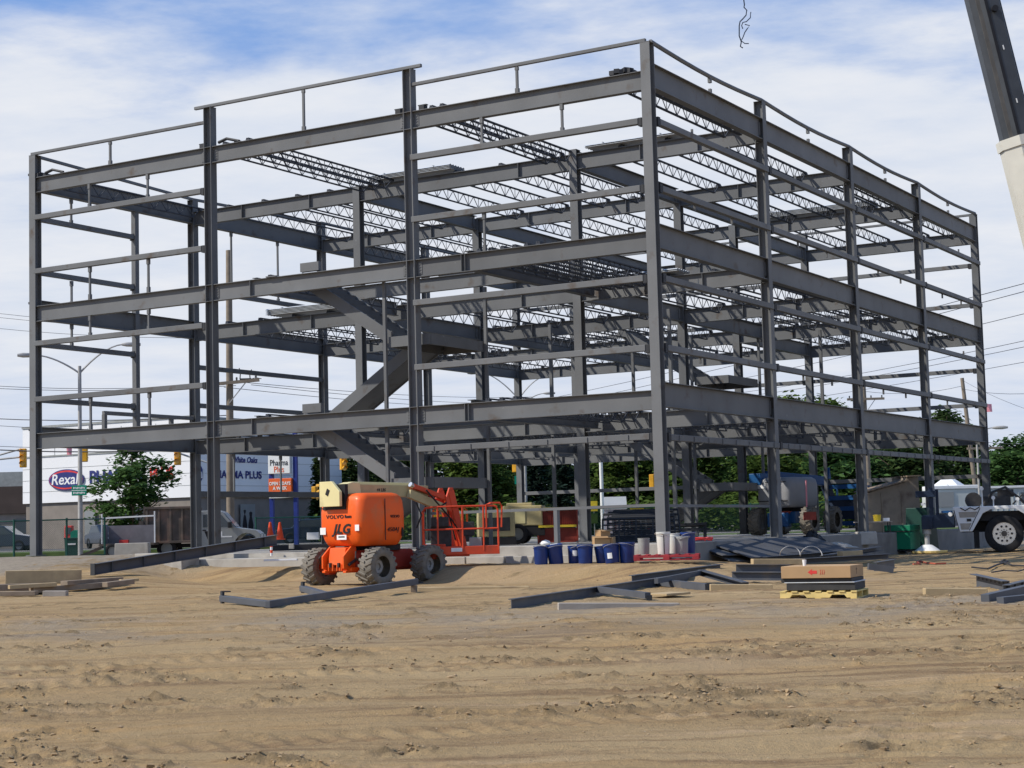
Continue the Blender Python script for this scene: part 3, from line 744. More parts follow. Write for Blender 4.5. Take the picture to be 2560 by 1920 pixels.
# stairs: two flights and a half landing per storey
def stair(y0, zb, zt, dx=0.0):
    root = empty('stair', FR, (dx, 0, 0))
    zm = (zb + zt) / 2; xl = -8.0; run = 3.0; n = 11; wd = 1.1
    def flight(ya, xa, za, xb, zb2):
        for yy in (ya, ya + wd):
            b = MB(); b.bar(V(xa, yy, za - 0.02), V(xb, yy, zb2 - 0.02), 0.04, 0.32); b.build('stringer', M_steel, root)
        b = MB()
        for i in range(n):
            t0 = i / n; t1 = (i + 1) / n; x0 = xa + (xb - xa) * t0; x1 = xa + (xb - xa) * t1; z1 = za + (zb2 - za) * t1; z0 = za + (zb2 - za) * t0
            b.box(V((x0 + x1) / 2, ya + wd / 2, z1), (abs(x1 - x0) + 0.03, wd - 0.05, 0.03)); b.box(V(x0, ya + wd / 2, (z0 + z1) / 2), (0.02, wd - 0.05, z1 - z0))
        b.bar(V(xa, ya + wd / 2, za - 0.15), V(xb, ya + wd / 2, zb2 - 0.15), wd - 0.06, 0.02)
        b.build('flight_steps', M_steel, root)
    flight(y0 + 1.55, xl - run, zb + 0.05, xl, zm)
    flight(y0 + 0.2, xl, zm, xl - run, zt)
    b = MB(); b.box(V(-7.35, y0 + 1.42, zm - 0.02), (1.3, 2.6, 0.04))
    for yy in (y0 + 0.1, y0 + 2.74): b.box(V(-7.35, yy, zm - 0.13), (1.3, 0.05, 0.28))
    for xx in (-8.0, -6.72): b.box(V(xx, y0 + 1.42, zm - 0.13), (0.05, 2.55, 0.28))
    b.build('landing', M_steel, root)
    b = MB(); b.bar(V(-8.07, y0 + 0.02, zb if zb > 2 else ZS), V(-8.07, y0 + 0.02, zt - 0.45), 0.085, 0.085, up=(1, 0, 0)); b.build('hanger_post', M_steel, root); b = MB(); b.bar(V(-6.66, y0 + 2.85, zb), V(-6.66, y0 + 2.85, zt - 0.4), 0.085, 0.085, up=(1, 0, 0)); b.build('hanger_post', M_steel, root)
for y0, dx in ((0.22, 0.0), (18.1, 0.75)):
    stair(y0, ZS, ZF[2], dx); stair(y0, ZF[2], ZF[3], dx)

# guard rail on the slab edge
b = MB(); b.bar(V(-6.8, 0.3, 2.02), V(-0.15, 0.3, 2.05), 0.05, 0.07)
for x in (-3.05,): b.bar(V(x, 0.3, 1.08), V(x, 0.3, 2.0), 0.14, 0.10, up=(1, 0, 0))
b.bar(V(-0.12, 0.3, 2.03), V(-0.1, 7.0, 2.0), 0.05, 0.07)
b.build('guard_rail', M_steel, FR)
# a loose brace and odd posts seen inside
for (x, y) in ((-9.6, 12.0), (-4.8, 11.0), (-3.2, 20.0), (-10.8, 20.5)):
    b = MB(); b.bar(V(x, y, ZS), V(x, y, ZF[3] - 0.4), 0.10, 0.10, up=(1, 0, 0)); b.build('post', M_steel, FR)

# bundles of galvanised deck laid on the girders
def deck_bundle(x0, x1, y, z, label, n=3, wd=0.9):
    o = bpy.data.objects.new('deck_bundle', None)
    b = MB(); Lx = x1 - x0
    for i in range(n):
        prof = []
        m = 12
        for q in range(m + 1):
            yy = -wd / 2 + wd * q / m; up = 0.038 if (q // 1) % 2 else 0.0
            prof.append((yy, up + i * 0.042))
        top = [(a, c + 0.004) for a, c in prof][::-1]
        b.profile((-Lx / 2, 0, 0), (Lx / 2, 0, 0), [(-a, c) for a, c in prof][::1] + [(-a, c) for a, c in top])
    for xx in (-Lx * 0.3, Lx * 0.3): b.box((xx, 0, n * 0.042 + 0.005), (0.04, wd + 0.01, 0.012))
    o = b.build('deck_bundle', M_galv); o.location = to_world((x0 + x1) / 2, y, z); o.rotation_euler.z = -TH
    tag(o, label, 'deck bundle', 'bundles of steel deck lying on the frame')
deck_bundle(-13.3, -10.2, YL[1] + 0.25, ZF[4] + 0.115, 'pale deck bundle on the roof girder, just right of the bunched joists', 4)
deck_bundle(-5.5, -2.4, YL[1] + 0.25, ZF[4] + 0.115, 'pale deck bundle on the roof girder behind the near corner column', 2)
deck_bundle(-6.3, -1.6, YL[3] + 0.25, ZF[4] + 0.115, 'long pale deck bundle at the back of the roof behind the right face', 5)
deck_bundle(-17.5, -14.2, YL[1] + 0.25, ZF[3] + 0.115, 'pale deck bundle on the third level girder above the open left bay', 5)
deck_bundle(-4.9, -2.6, YL[1] + 0.2, ZF[3] + 0.115, 'pale deck bundle on the third level girder right of the corner column', 2)
deck_bundle(-11.8, -8.6, YL[2] + 0.2, ZF[2] + 0.115, 'pale deck bundle on the second level girder behind the lower stair', 3)
deck_bundle(-18.6, -16.6, YL[1] + 0.1, ZF[2] + 0.115, 'small pale deck bundle on the second level at the far left', 2)

# ------------------------------------------------------------------ orange boom lift
RX = Matrix.Rotation(R(90), 4, 'X')
def lug_wheel(parent, loc, r=0.45, wd=0.34, rimr=0.24, side=-1, lugs=20, mt=None, mr=None, name='wheel'):
    """wheel turning about its local y axis; side = the y side whose disc is seen"""
    wl = empty(name, parent, loc)
    b = MB(); rb = r * 0.93
    prof = [(rimr, -wd*0.42), (rimr + 0.05, -wd*0.49), (rb - 0.07, -wd/2), (rb - 0.015, -wd*0.44), (rb, -wd*0.33), (rb, wd*0.33), (rb - 0.015, wd*0.44), (rb - 0.07, wd/2), (rimr + 0.05, wd*0.49), (rimr, wd*0.42)]
    b.lathe(prof, 36, RX, caps=False)
    for i in range(lugs):
        for s in (-1, 1):
            a = 2 * math.pi * (i + (0.25 if s > 0 else -0.25)) / lugs
            M = Matrix.Rotation(a, 4, 'Y')
            y0, y1 = s * 0.01, s * wd * 0.50
            sk = 0.16 * r
            vs = []
            for yy, sh, hh in ((y0, 0.0, r), (y1, sk, r * 0.955)):
                for dx, zz in ((-0.032, rb - 0.02), (0.032, rb - 0.02), (0.024, hh), (-0.024, hh)): vs.append((dx + sh, yy, zz))
            for dx in (-0.026, 0.026): vs.append((dx + sk * 1.15, s * wd * 0.50, rb - 0.09))
            b.add(vs, [(0, 1, 2, 3), (4, 7, 6, 5), (0, 4, 5, 1), (1, 5, 6, 2), (2, 6, 7, 3), (3, 7, 4, 0), (4, 8, 9, 5)], M)
    b.build('tyre', mt or M_tyre, wl, smooth=True, angle=35)
    b = MB(); s = side
    prof = [(0.03, 0.02*s), (0.085, 0.02*s), (0.085, -0.02*s), (rimr*0.62, -0.03*s), (rimr*0.70, 0.02*s), (rimr*0.86, 0.03*s), (rimr*0.92, wd*0.36*s), (rimr*1.06, wd*0.45*s), (rimr*1.06, wd*0.38*s), (rimr, wd*0.2*s)]
    b.lathe(prof, 28, RX, caps=True)
    for i in range(8):
        a = 2 * math.pi * i / 8; b.cyl((0.15*math.cos(a)*rimr/0.24, 0.0, 0.15*math.sin(a)*rimr/0.24), (0.15*math.cos(a)*rimr/0.24, 0.03*s, 0.15*math.sin(a)*rimr/0.24), 0.014, n=6)
    b.build('rim', mr or M_rim, wl, smooth=True, angle=30)
    return wl

def rrect(hx, hy, rad, n=6, cx=0.0, cy=0.0):
    pts = []
    for qx, qy, a0 in ((1, 1, 0), (-1, 1, 90), (-1, -1, 180), (1, -1, 270)):
        for i in range(n + 1):
            a = R(a0 + 90 * i / n); pts.append((cx + qx * (hx - rad) + rad * math.cos(a), cy + qy * (hy - rad) + rad * math.sin(a)))
    return pts
def loft(b, rings):
    n = len(rings[0]); o = len(b.v)
    for rg in rings:
        for p in rg: b.v.append(tuple(p))
    for j in range(len(rings) - 1):
        for i in range(n):
            a = o + j * n + i; c = o + j * n + (i + 1) % n; b.f.append((a, c, c + n, a + n))
    b.f.append(tuple(range(o, o + n))[::-1]); b.f.append(tuple(range(o + (len(rings) - 1) * n, o + len(rings) * n)))
    return b

Dv = Vector((0.62, 0.785)); Rv = Vector((0.785, -0.62))
NR = G(945, 39.0)
Cc = Vector((NR.x, NR.y)) + Dv * 0.88 - Rv * 0.92
JZ = NR.z - 0.01
JL = thing('boom_lift', 'orange articulated boom lift with red basket parked on the dirt before the frame', 'boom lift', (Cc.x, Cc.y, JZ), math.atan2(Dv.y, Dv.x))
for sx in (-1, 1):
    for sy in (-1, 1): lug_wheel(JL, (sx * 0.88, sy * 0.92, 0.445), wd=0.40, r=0.46, side=sy, lugs=18)
b = MB(); loft(b, [[(x, y, z) for x, y in rrect(hx, hy, 0.08)] for z, hx, hy in ((0.33, 0.95, 0.36), (0.40, 1.02, 0.42), (0.74, 1.02, 0.42), (0.82, 0.9, 0.38))])
b.build('chassis', M_dkred, JL, smooth=True, angle=30)
b = MB()
for sx in (-1, 1):
    b.bar((sx * 0.88, -0.72, 0.44), (sx * 0.88, 0.72, 0.44), 0.16, 0.18)
    for sy in (-1, 1): b.cyl((sx * 0.88, sy * 0.60, 0.44), (sx * 0.88, sy * 0.84, 0.44), 0.16, 0.13, 14)
    for sy in (-1, 1): b.box((sx * 0.88, sy * 0.60, 0.44), (0.24, 0.14, 0.34))
b.build('axle', M_redor, JL, bevel=0.01)
b = MB()
b.prism([(-1.10, 0.52), (-1.10, 0.90), (-1.22, 0.88), (-1.30, 0.50)], 0.50, Matrix.Translation((0, -0.25, 0)))
for s in (-1, 1):
    b.prism([(-0.98, 0.36), (-0.98, 0.92), (-1.14, 0.92), (-1.40, 0.70), (-1.40, 0.42), (-1.20, 0.36)], 0.05, Matrix.Translation((0, s * 0.33 - 0.025, 0)))
    b.box((-1.16, s * 0.33, 0.345), (0.40, 0.10, 0.05))
for yy in (-0.20, -0.06, 0.08, 0.21): b.box((-1.30, yy, 0.44), (0.06, 0.03, 0.16))
b.box((-1.12, 0, 0.40), (0.24, 0.9, 0.08))
b.build('front_plate', M_orange, JL, bevel=0.008)
b = MB()
for yy in (-0.13, 0.14): b.box((-1.335, yy, 0.50), (0.05, 0.05, 0.10))
for yy in (-0.42, 0.42): b.cyl((-1.30, yy, 0.5), (-1.05, yy, 0.62), 0.035)
b.tube([(-1.15, -0.5, 0.8), (-1.25, -0.58, 0.66), (-1.1, -0.66, 0.5)], 0.018); b.tube([(-1.15, 0.5, 0.8), (-1.25, 0.58, 0.66), (-1.1, 0.66, 0.5)], 0.018)
b.build('hydraulics', M_hydr, JL)
b = MB(); b.cyl((0, 0, 0.80), (0, 0, 0.94), 0.62, n=28); b.build('turntable', M_black, JL)

UPW = empty('upper_body', JL, (0, 0, 0), math.atan2(0.714, 0.70) - math.atan2(Dv.y, Dv.x))
b = MB(); rings = []
for z, dx, dy, rad in ((0.92, -0.17, -0.14, 0.16), (0.96, -0.11, -0.09, 0.2), (1.08, -0.05, -0.04, 0.22), (1.30, 0.0, 0.0, 0.22), (1.70, 0.0, 0.0, 0.22), (1.95, -0.02, -0.02, 0.22), (2.05, -0.05, -0.06, 0.22), (2.11, -0.11, -0.13, 0.2), (2.135, -0.2, -0.22, 0.16)):
    rings.append([(x, y, z) for x, y in rrect(0.71 + dx, 0.78 + dy, rad, 6, -0.51, -0.20)])
loft(b, rings); b.build('hood', M_orange, UPW, smooth=True, angle=50)
b = MB(); b.box((-0.50, -0.988, 1.52), (0.018, 0.012, 0.95)); b.box((0.03, -0.980, 1.22), (0.05, 0.02, 0.20)); b.box((-1.228, 0.0, 1.80), (0.012, 0.80, 0.03)); b.build('hood_seam', M_decal, UPW)
b = MB(); b.prism([(0.30, 1.84), (0.30, 2.42), (-0.14, 2.42), (-0.42, 2.18), (-0.42, 1.84)][::-1], 0.08, Matrix.Translation((-1.30, 0, 0)) @ Matrix.Rotation(R(90), 4, 'Z')); b.build('boom_end_plate', M_cream, UPW, bevel=0.01)
b = MB(); b.box((-1.20, -0.06, 2.06), (0.09, 0.80, 0.58)); b.box((-1.385, 0.0, 2.17), (0.012, 0.10, 0.15), M=Matrix.Translation((-1.385, 0.0, 2.17)) @ Matrix.Rotation(R(28), 4, 'X') @ Matrix.Translation((1.385, 0.0, -2.17))); b.build('plate_shadow_bracket', M_black, UPW)  # black slab behind the cream plate stands in for the shadow along its edges
b = MB()
b.prism([(-0.20, 2.12), (-0.26, 2.34), (-0.05, 2.40), (0.18, 2.38), (0.22, 2.10)], 0.34, Matrix.Translation((-0.9, -0.38, 0)))
b.build('boom_knuckle', M_cream, UPW, bevel=0.015)
b = MB(); b.bar((-0.72, -0.22, 2.21), (1.45, -0.22, 2.17), 0.26, 0.28); b.build('boom', M_tan, UPW, bevel=0.012)
b = MB(); b.bar((-0.6, 0.12, 2.29), (1.2, 0.12, 2.26), 0.22, 0.26); b.build('tower_boom', M_cream, UPW, bevel=0.012)
b = MB(); b.bar((0.75, -0.42, 2.12), (1.95, -0.42, 1.74), 0.12, 0.20); b.build('tower_link', M_tan, UPW, bevel=0.01)
b = MB(); b.bar((0.85, -0.45, 2.30), (2.05, -0.40, 1.98), 0.11, 0.11); b.bar((0.95, -0.30, 2.22), (2.05, -0.2, 1.86), 0.08, 0.10)
b.prism([(1.90, 1.74), (1.90, 2.0), (2.02, 2.26), (2.14, 2.26), (2.16, 1.8), (2.05, 1.68)], 0.05, Matrix.Translation((0, -0.50, 0)))
b.prism([(1.90, 1.74), (1.90, 2.0), (2.02, 2.26), (2.14, 2.26), (2.16, 1.8), (2.05, 1.68)], 0.05, Matrix.Translation((0, -0.14, 0)))
b.build('boom_tip', M_redor, UPW, bevel=0.008)
b = MB()
for yy in (-0.48, -0.12): b.bar((2.06, yy, 2.18), (2.52, yy, 0.62), 0.07, 0.19)
b.bar((2.12, -0.30, 1.9), (2.50, -0.30, 0.70), 0.09, 0.09)
for t in (0.15, 0.95): b.bar((2.06 + 0.46 * t, -0.50, 2.16 - 1.54 * t), (2.06 + 0.46 * t, -0.10, 2.16 - 1.54 * t), 0.08, 0.08)
b.build('jib', M_redor, UPW, bevel=0.008)
b = MB(); b.cyl((2.10, -0.30, 1.95), (2.38, -0.30, 1.0), 0.04); b.tube([(1.2, -0.55, 2.2), (1.7, -0.62, 1.7), (2.0, -0.6, 1.45), (2.25, -0.55, 1.2)], 0.02); b.tube([(0.5, -0.95, 1.9), (0.62, -1.0, 1.6), (0.55, -0.9, 1.3)], 0.02); b.tube([(1.5, -0.3, 2.05), (1.6, -0.5, 1.75), (1.9, -0.5, 1.9)], 0.02); b.build('hose', M_black, UPW)
b = MB(); b.cyl((0.78, -0.45, 2.34), (0.86, -0.45, 2.30), 0.06); b.build('pin', M_chrome, UPW)
TR = (R(90), 0, R(-90))
text('VOLVO', 0.115, M_decal, UPW, (-1.226, -0.06, 1.60), TR, 'rental_lettering', bold=0.003, sx=1.5, space=1.15)
text('Rents', 0.105, M_decal, UPW, (-1.226, -0.53, 1.60), TR, 'rental_lettering', bold=0.002)
text('JLG', 0.30, M_decal, UPW, (-1.226, -0.28, 1.31), TR, 'maker_lettering', shear=0.32, bold=0.011, sx=1.2, space=1.12)
text('450AJ', 0.14, M_decal, UPW, (-0.27, -0.990, 1.28), (R(90), 0, 0), 'model_lettering', shear=0.25, bold=0.0, space=1.05)
text('VOLVO', 0.085, M_decal, UPW, (-0.20, -0.988, 1.58), (R(90), 0, 0), 'rental_lettering', bold=0.002)
b = MB(); b.box((-1.226, -0.29, 1.13), (0.006, 0.34, 0.11)); b.build('sticker', M_paper, UPW); b = MB(); b.box((-1.226, 0.38, 1.28), (0.006, 0.20, 0.16)); b.build('sticker', M_paper, UPW); b = MB(); b.box((-1.226, -0.84, 1.34), (0.006, 0.14, 0.14)); b.build('sticker', M_paper, UPW)
b = MB(); b.box((-1.2305, -0.29, 1.14), (0.003, 0.22, 0.03)); b.build('sticker_print', M_decal, UPW)
text('44 LBS', 0.10, M_decal, UPW, (-0.05, -0.352, 2.21), (R(90), R(1.0), 0), 'boom_lettering', shear=0.1, bold=0.002)

# basket: its own frame, hung at the end of the jib
bc = P(1153, 1373, 41.0); mi = (Matrix.Translation((Cc.x, Cc.y, JZ)) @ Matrix.Rotation(math.atan2(Dv.y, Dv.x), 4, 'Z')).inverted()
bl = mi @ Vector((bc.x, bc.y, 0.98))
BK = empty('basket', JL, bl, math.radians(1) - math.atan2(Dv.y, Dv.x))
def rod(b, pts, r=0.021): b.tube(pts, r, 8)
b = MB(); hx, hy, hz = 0.90, 0.38, 1.16
for y in (-hy, hy):
    rod(b, [(-hx + 0.28, y, hz), (hx - 0.10, y, hz), (hx - 0.03, y, hz - 0.03), (hx, y, hz - 0.11), (hx, y, 0.1)])
    rod(b, [(-hx, y, 0.08), (-hx, y, hz - 0.12), (-hx + 0.06, y, hz - 0.02), (-hx + 0.28, y, hz)])
    rod(b, [(-hx, y, 0.62), (hx, y, 0.62)])
    for x in (-hx + 0.36, 0.05, 0.55): rod(b, [(x, y, 0.1), (x, y, hz)])
for x in (-hx, hx):
    for z in (0.62, hz - 0.12): rod(b, [(x, -hy, z), (x, hy, z)])
rod(b, [(0.62, -hy, 0.62), (0.62, -hy - 0.01, hz + 0.02), (0.72, -hy - 0.01, hz + 0.06), (0.95, -hy + 0.1, hz + 0.06), (1.0, -hy + 0.2, hz - 0.02), (0.98, -hy + 0.2, 0.64)])
b.build('railing', M_redor, BK, smooth=True)
b = MB(); b.box((0.12, 0, 0.11), (1.60, 0.78, 0.20)); b.box((-0.3, 0, 0.0), (1.0, 0.6, 0.06)); b.build('floor_box', M_redor, BK, bevel=0.01)
b = MB(); b.box((-0.1, -0.395, 0.13), (0.26, 0.01, 0.09)); b.build('sticker', M_paper, BK)
b = MB(); b.box((-0.50, 0.2, 0.80), (0.42, 0.3, 0.24)); b.box((-0.48, 0.25, 0.45), (0.5, 0.2, 0.5)); b.build('control_box', M_hydr, BK, bevel=0.02)
b = MB(); b.box((0.2, 0.25, 0.62), (0.26, 0.14, 0.34)); b.build('battery_box', M_hydr, BK, bevel=0.02)
b = MB(); b.box((0.35, 0.1, 0.30), (0.3, 0.25, 0.22)); b.build('tool_box', M_greyp, BK, bevel=0.02)
b = MB(); b.box((-0.62, -0.1, 0.12), (0.5, 0.2, 0.3)); b.bar((-0.95, -0.1, -0.05), (-0.5, -0.1, 0.05), 0.3, 0.2); b.build('basket_mount', M_redor, BK, bevel=0.01)

# ------------------------------------------------------------------ pails and red pallet
RPZ = G(1669, 38.7, 0.07).z
def pail(px, Y, h, r, m, label, lid=None, tilt=(0, 0), handle=True, dz=0.0, paper=None, group='pails by the foundation wall', taper=0.90):
    g = G(px, Y, dz)
    if dz: g.z = RPZ + 0.128
    t = thing('pail', label, 'pail', g, rnd.uniform(-1, 1), group); t.rotation_euler.x = tilt[0]; t.rotation_euler.y = tilt[1]
    b = MB(); b.lathe([(r*taper*0.97, 0.0), (r*taper, 0.01), (r*0.985, h*0.84), (r*1.03, h*0.845), (r*1.03, h*0.875), (r*0.99, h*0.88), (r, h*0.965), (r*1.045, h*0.97), (r*1.045, h), (r*0.97, h), (r*0.95, h*0.95), (0.02, h*0.94)], 26); b.build('body', m, t, smooth=True, angle=30)
    if lid is not None:
        b = MB(); b.lathe([(0.01, h + 0.012), (r*0.9, h + 0.012), (r*0.95, h + 0.022), (r*1.07, h + 0.020), (r*1.07, h - 0.03), (r*1.0, h - 0.03)], 26); b.build('lid', lid, t, smooth=True, angle=30)
    if handle:
        b = MB(); pts = [(r*1.05*math.cos(a), -0.02 - 0.16*math.sin(a)*0.3 - r*0.9*math.sin(a), h*0.86 + 0.07*math.sin(a)) for a in np.linspace(0, math.pi, 12)]
        b.tube(pts, 0.006, 5); b.build('handle', M_gpole, t)
    if paper:
        q = PX((g.x, g.y, g.z)); dirn = Vector((-g.x, -g.y, 0)).normalized(); ang = math.atan2(dirn.y, dirn.x) - t.rotation_euler.z + paper[0]
        b = MB(); rr = r * 0.985
        n = 6; vs = []
        for i in range(n + 1):
            a = ang - 0.32 + 0.64 * i / n
            for z in (h * paper[1], h * paper[1] + 0.13): vs.append((rr * math.cos(a) * 1.004, rr * math.sin(a) * 1.004, z))
        b.add(vs, [(2*i, 2*i+2, 2*i+3, 2*i+1) for i in range(n)]); b.build('paper_label', M_paper, t)
    return t
pail(1353, 40.2, 0.43, 0.172, M_blue, 'open blue pail at the left end of the pail row')
pail(1391, 40.3, 0.44, 0.192, M_blue, 'tilted blue pail with a closed lid and white paper on top', lid=M_blue, tilt=(R(4), R(-7)))
pail(1438, 40.4, 0.42, 0.172, M_blue, 'blue pail with a white paper label, left of the middle pair', paper=(0.0, 0.42))
pail(1464, 40.0, 0.42, 0.180, M_blue, 'blue pail with a wire bail, right of the middle pair', lid=M_blue)
pail(1509, 40.1, 0.40, 0.18, M_blue, 'leaning blue pail left of the right-hand trio', tilt=(0, R(-5)), handle=False)
pail(1532, 39.7, 0.43, 0.185, M_blue, 'blue pail with a white label in front of the right-hand trio', lid=M_blue, paper=(-0.3, 0.25), tilt=(R(-3), R(-4)))
pail(1568, 39.75, 0.45, 0.185, M_blue, 'upright blue pail beside the red pallet', lid=M_blue)
b = MB(); b.box((0, 0, 0), (0.17, 0.07, 0.004)); o = b.build('paper_scrap', M_paper); tag(o, 'white paper scrap lying on the tilted blue pail lid', 'paper'); g = G(1391, 40.28); o.location = (g.x - 0.05, g.y - 0.03, g.z + 0.468); o.rotation_euler = (R(4), R(-7), 0.3)

def pallet(name, label, loc, rz, m, wx=1.22, wy=1.02, notch=False, cat='pallet'):
    t = thing(name, label, cat, loc, rz)
    b = MB()
    for y in (-wy/2 + 0.03, 0, wy/2 - 0.03):
        if notch:
            for sx in (-1, 1):
                pass
            b.prism([(-wx/2, 0.0), (-wx/2 + 0.16, 0.0), (-wx/2 + 0.20, 0.05), (-wx/2 + 0.40, 0.05), (-wx/2 + 0.44, 0.0), (wx/2 - 0.44, 0.0), (wx/2 - 0.40, 0.05), (wx/2 - 0.20, 0.05), (wx/2 - 0.16, 0.0), (wx/2, 0.0), (wx/2, 0.09), (-wx/2, 0.09)], 0.04, Matrix.Translation((0, y - 0.02, 0.015)))
        else:
            for x in (-wx/2 + 0.07, 0, wx/2 - 0.07): b.box((x, y, 0.055), (0.14, 0.10, 0.08))
            b.box((0, y, 0.085), (wx, 0.09, 0.045)); b.box((0, y, 0.008), (wx, 0.1, 0.018))
    b.build('stringer', m, t, bevel=0.004)
    b = MB(); n = 7
    for i in range(n):
        x = -wx/2 + 0.045 + (wx - 0.09) * i / (n - 1); b.box((x, rnd.uniform(-.01, .01), 0.117), (0.095, wy, 0.02))
    b.build('deck_board', m, t)
    b = MB()
    for x in (-wx/2 + 0.05, 0, wx/2 - 0.05): b.box((x, 0, 0.008), (0.10, wy, 0.016))
    b.build('base_board', m, t)
    return t
rp = G(1669, 38.7, 0.07)
pallet('pallet', 'dark red wooden pallet carrying grey and white pails by the foundation wall', rp, R(-8), M_redpal, 1.45, 1.05)
pail(1611, 39.4, 0.37, 0.135, M_greyp, 'plain grey pail at the left end of the red pallet', dz=0.13, handle=False)
pail(1660, 38.85, 0.48, 0.155, M_pailw, 'tall white pail with a dark strap on the red pallet', dz=0.13, taper=0.86, lid=M_pailw)
pail(1687, 39.4, 0.46, 0.14, M_pailw, 'white pail standing behind the tall strapped one', dz=0.13, taper=0.86, handle=False)
pail(1706, 38.9, 0.37, 0.15, M_greyp, 'grey lidded pail at the right front of the red pallet', dz=0.13, lid=M_greyp)
pail(1722, 39.4, 0.46, 0.17, M_blue, 'blue pail standing on the red pallet behind the grey one', dz=0.13, lid=M_blue)
b = MB(); b.box((0, 0, 0.22), (0.02, 0.004, 0.45)); o = b.build('strap', M_decal); g = G(1660, 38.85); g.z = RPZ + 0.13; o.location = (g.x, g.y - 0.158, g.z); tag(o, 'dark strap hanging down the tall white pail', 'strap')
b = MB(); pts = [(0.4 * math.cos(a) * (1 + 0.2 * math.sin(3*a)), 0.25 * math.sin(a), 0.02 + 0.05 * abs(math.sin(2.3*a))) for a in np.linspace(0, 14, 60)]
b.tube(pts, 0.022, 6); o = b.build('strap_heap', M_sred, smooth=True); o.location = to_world(0.75, 0.1, 1.17); tag(o, 'heap of red straps on the foundation wall behind the red pallet', 'straps')

# ------------------------------------------------------------------ loose steel on the ground
def steel(name, label, group='loose steel lying on the dirt', cat='steel beam'):
    return thing(name, label, cat, (0, 0, 0), 0, group)
def baseobj(b, name, m, label, cat, group=None, bevel=0.0, smooth=False):
    vs = np.array(b.v); c = vs.mean(axis=0); c[2] = vs[:, 2].min()
    b.v = [tuple(Vector(v) - Vector(c)) for v in b.v]
    o = b.build(name, m, None, smooth=smooth, bevel=bevel); o.location = c
    return tag(o, label, cat, group)
def rootat(root, pt):
    root.location = pt
    return Vector(pt)
def PG(px, py, Y): return P(px, py, Y)
LG = 'loose steel lying on the dirt'
# long beam at the left, its far end up on the wall
p0 = P(232, 1410, 42.0); p1 = P(690, 1337, 45.3)
t = thing('loose_beam', 'long loose steel beam with stiffeners, propped on the wall left of the lift', 'steel beam', (p0.x, p0.y, p0.z - 0.3), 0, LG)
o0 = t.location.copy()
b = MB(); b.ibeam(p0 - o0, p1 - o0, 0.27, 0.22, 0.016, 0.012); b.build('section', M_steel2, t)
b = MB(); d = (p1 - p0).normalized(); sdv = d.cross(Vector((0, 0, 1))).normalized()
for i in range(6):
    q = p0.lerp(p1, (i + 0.55) / 6) - o0
    for s in (-1, 1): b.box(q + sdv * (s * 0.055) + Vector((0, 0, -0.135)), (0.014, 0.10, 0.235), rz=math.atan2(d.y, d.x))
b.build('stiffener', M_steel2, t)
b = MB(); b.box((p0 - o0) + Vector((0, 0, -0.135)), (0.02, 0.24, 0.29), rz=math.atan2(d.y, d.x)); b.build('end_plate', M_clip, t)
# three-sided tube assembly in front of the lift
q0 = P(669, 1511, 29.6); q1 = P(1041, 1454, 34.6); qa = P(556, 1496, 30.9); qb = P(757, 1471, 33.4)
qm = q0.lerp(q1, 0.36)
t = thing('tube_frame', 'welded steel tube frame with two short arms lying in front of the lift', 'steel frame piece', (q0.x, q0.y, q0.z - 0.1), 0, LG); o0 = t.location.copy()
b = MB(); b.bar(q0 - o0, q1 - o0, 0.10, 0.125); b.build('rail', M_steel2, t, bevel=0.008)
for e, s0 in ((qa, q0 + (q1 - q0).normalized() * 0.06), (qb, qm)):
    b = MB(); b.bar(s0 - o0, e - o0, 0.14, 0.11); b.build('arm', M_steel2, t, bevel=0.008)
    b = MB(); b.box(e - o0 + Vector((0, 0, 0.02)), (0.04, 0.16, 0.22), rz=0.4); b.box(e - o0 + Vector((0.06, 0.02, 0.12)), (0.16, 0.14, 0.02), rz=0.3); b.build('end_plate', M_clip, t)
b = MB(); b.box(q1 - o0 + Vector((0.06, 0, -0.02)), (0.16, 0.05, 0.03)); b.build('lug', M_clip, t)
g = P(1035, 1476, 34.6)
b = MB(); b.box((0, 0, 0.06), (0.12, 0.3, 0.24)); o = b.build('timber_block', M_wood2, bevel=0.005); o.location = (q1.x - 0.05, q1.y, gz(q1.x, q1.y) - 0.05); tag(o, 'small timber block propping the right end of the tube frame', 'timber block')
# right-hand assembly
def beam_part(pa, pb, root, o0, d=0.17, bf=0.12, kind='i', name='section'):
    b = MB()
    if kind == 'i': b.ibeam(Vector(pa) - o0, Vector(pb) - o0, d, bf, 0.014, 0.010)
    elif kind == 't': b.bar(Vector(pa) - o0 - Vector((0, 0, d/2)), Vector(pb) - o0 - Vector((0, 0, d/2)), bf, d)
    else: b.channel(Vector(pa) - o0, Vector(pb) - o0, d, bf, 0.012)
    return b.build(name, M_steel2, root)
a0 = P(1278, 1497, 26.9); a1 = P(1757, 1428, 37.5)
t = thing('beam_assembly', 'long steel beam with two welded arms lying on the dirt at the centre', 'steel beam', (a0.x, a0.y, a0.z - 0.17), 0, LG); o0 = t.location.copy()
beam_part(a0, a1, t, o0, 0.165, 0.10)
m1 = a0.lerp(a1, 0.36); m2 = a0.lerp(a1, 0.69)
beam_part(m1 + Vector((0.05, 0, 0)), P(1620, 1495, 28.3) + Vector((0, 0, 0.09)), t, o0, 0.10, 0.10, 't', 'arm')
beam_part(m2 + Vector((0.05, 0, -0.02)), P(1770, 1462, 31.8) + Vector((0, 0, 0.02)), t, o0, 0.13, 0.12, 't', 'arm')
for e, hh in ((P(1623, 1497, 28.3), 0.12), (P(1773, 1475, 31.8), 0.25)):
    b = MB(); b.box(e - o0, (0.09, 0.10, hh)); b.build('end_plate', M_clip, t)
b0 = P(1579, 1438, 35.0); b1 = P(1800, 1410, 37.6)
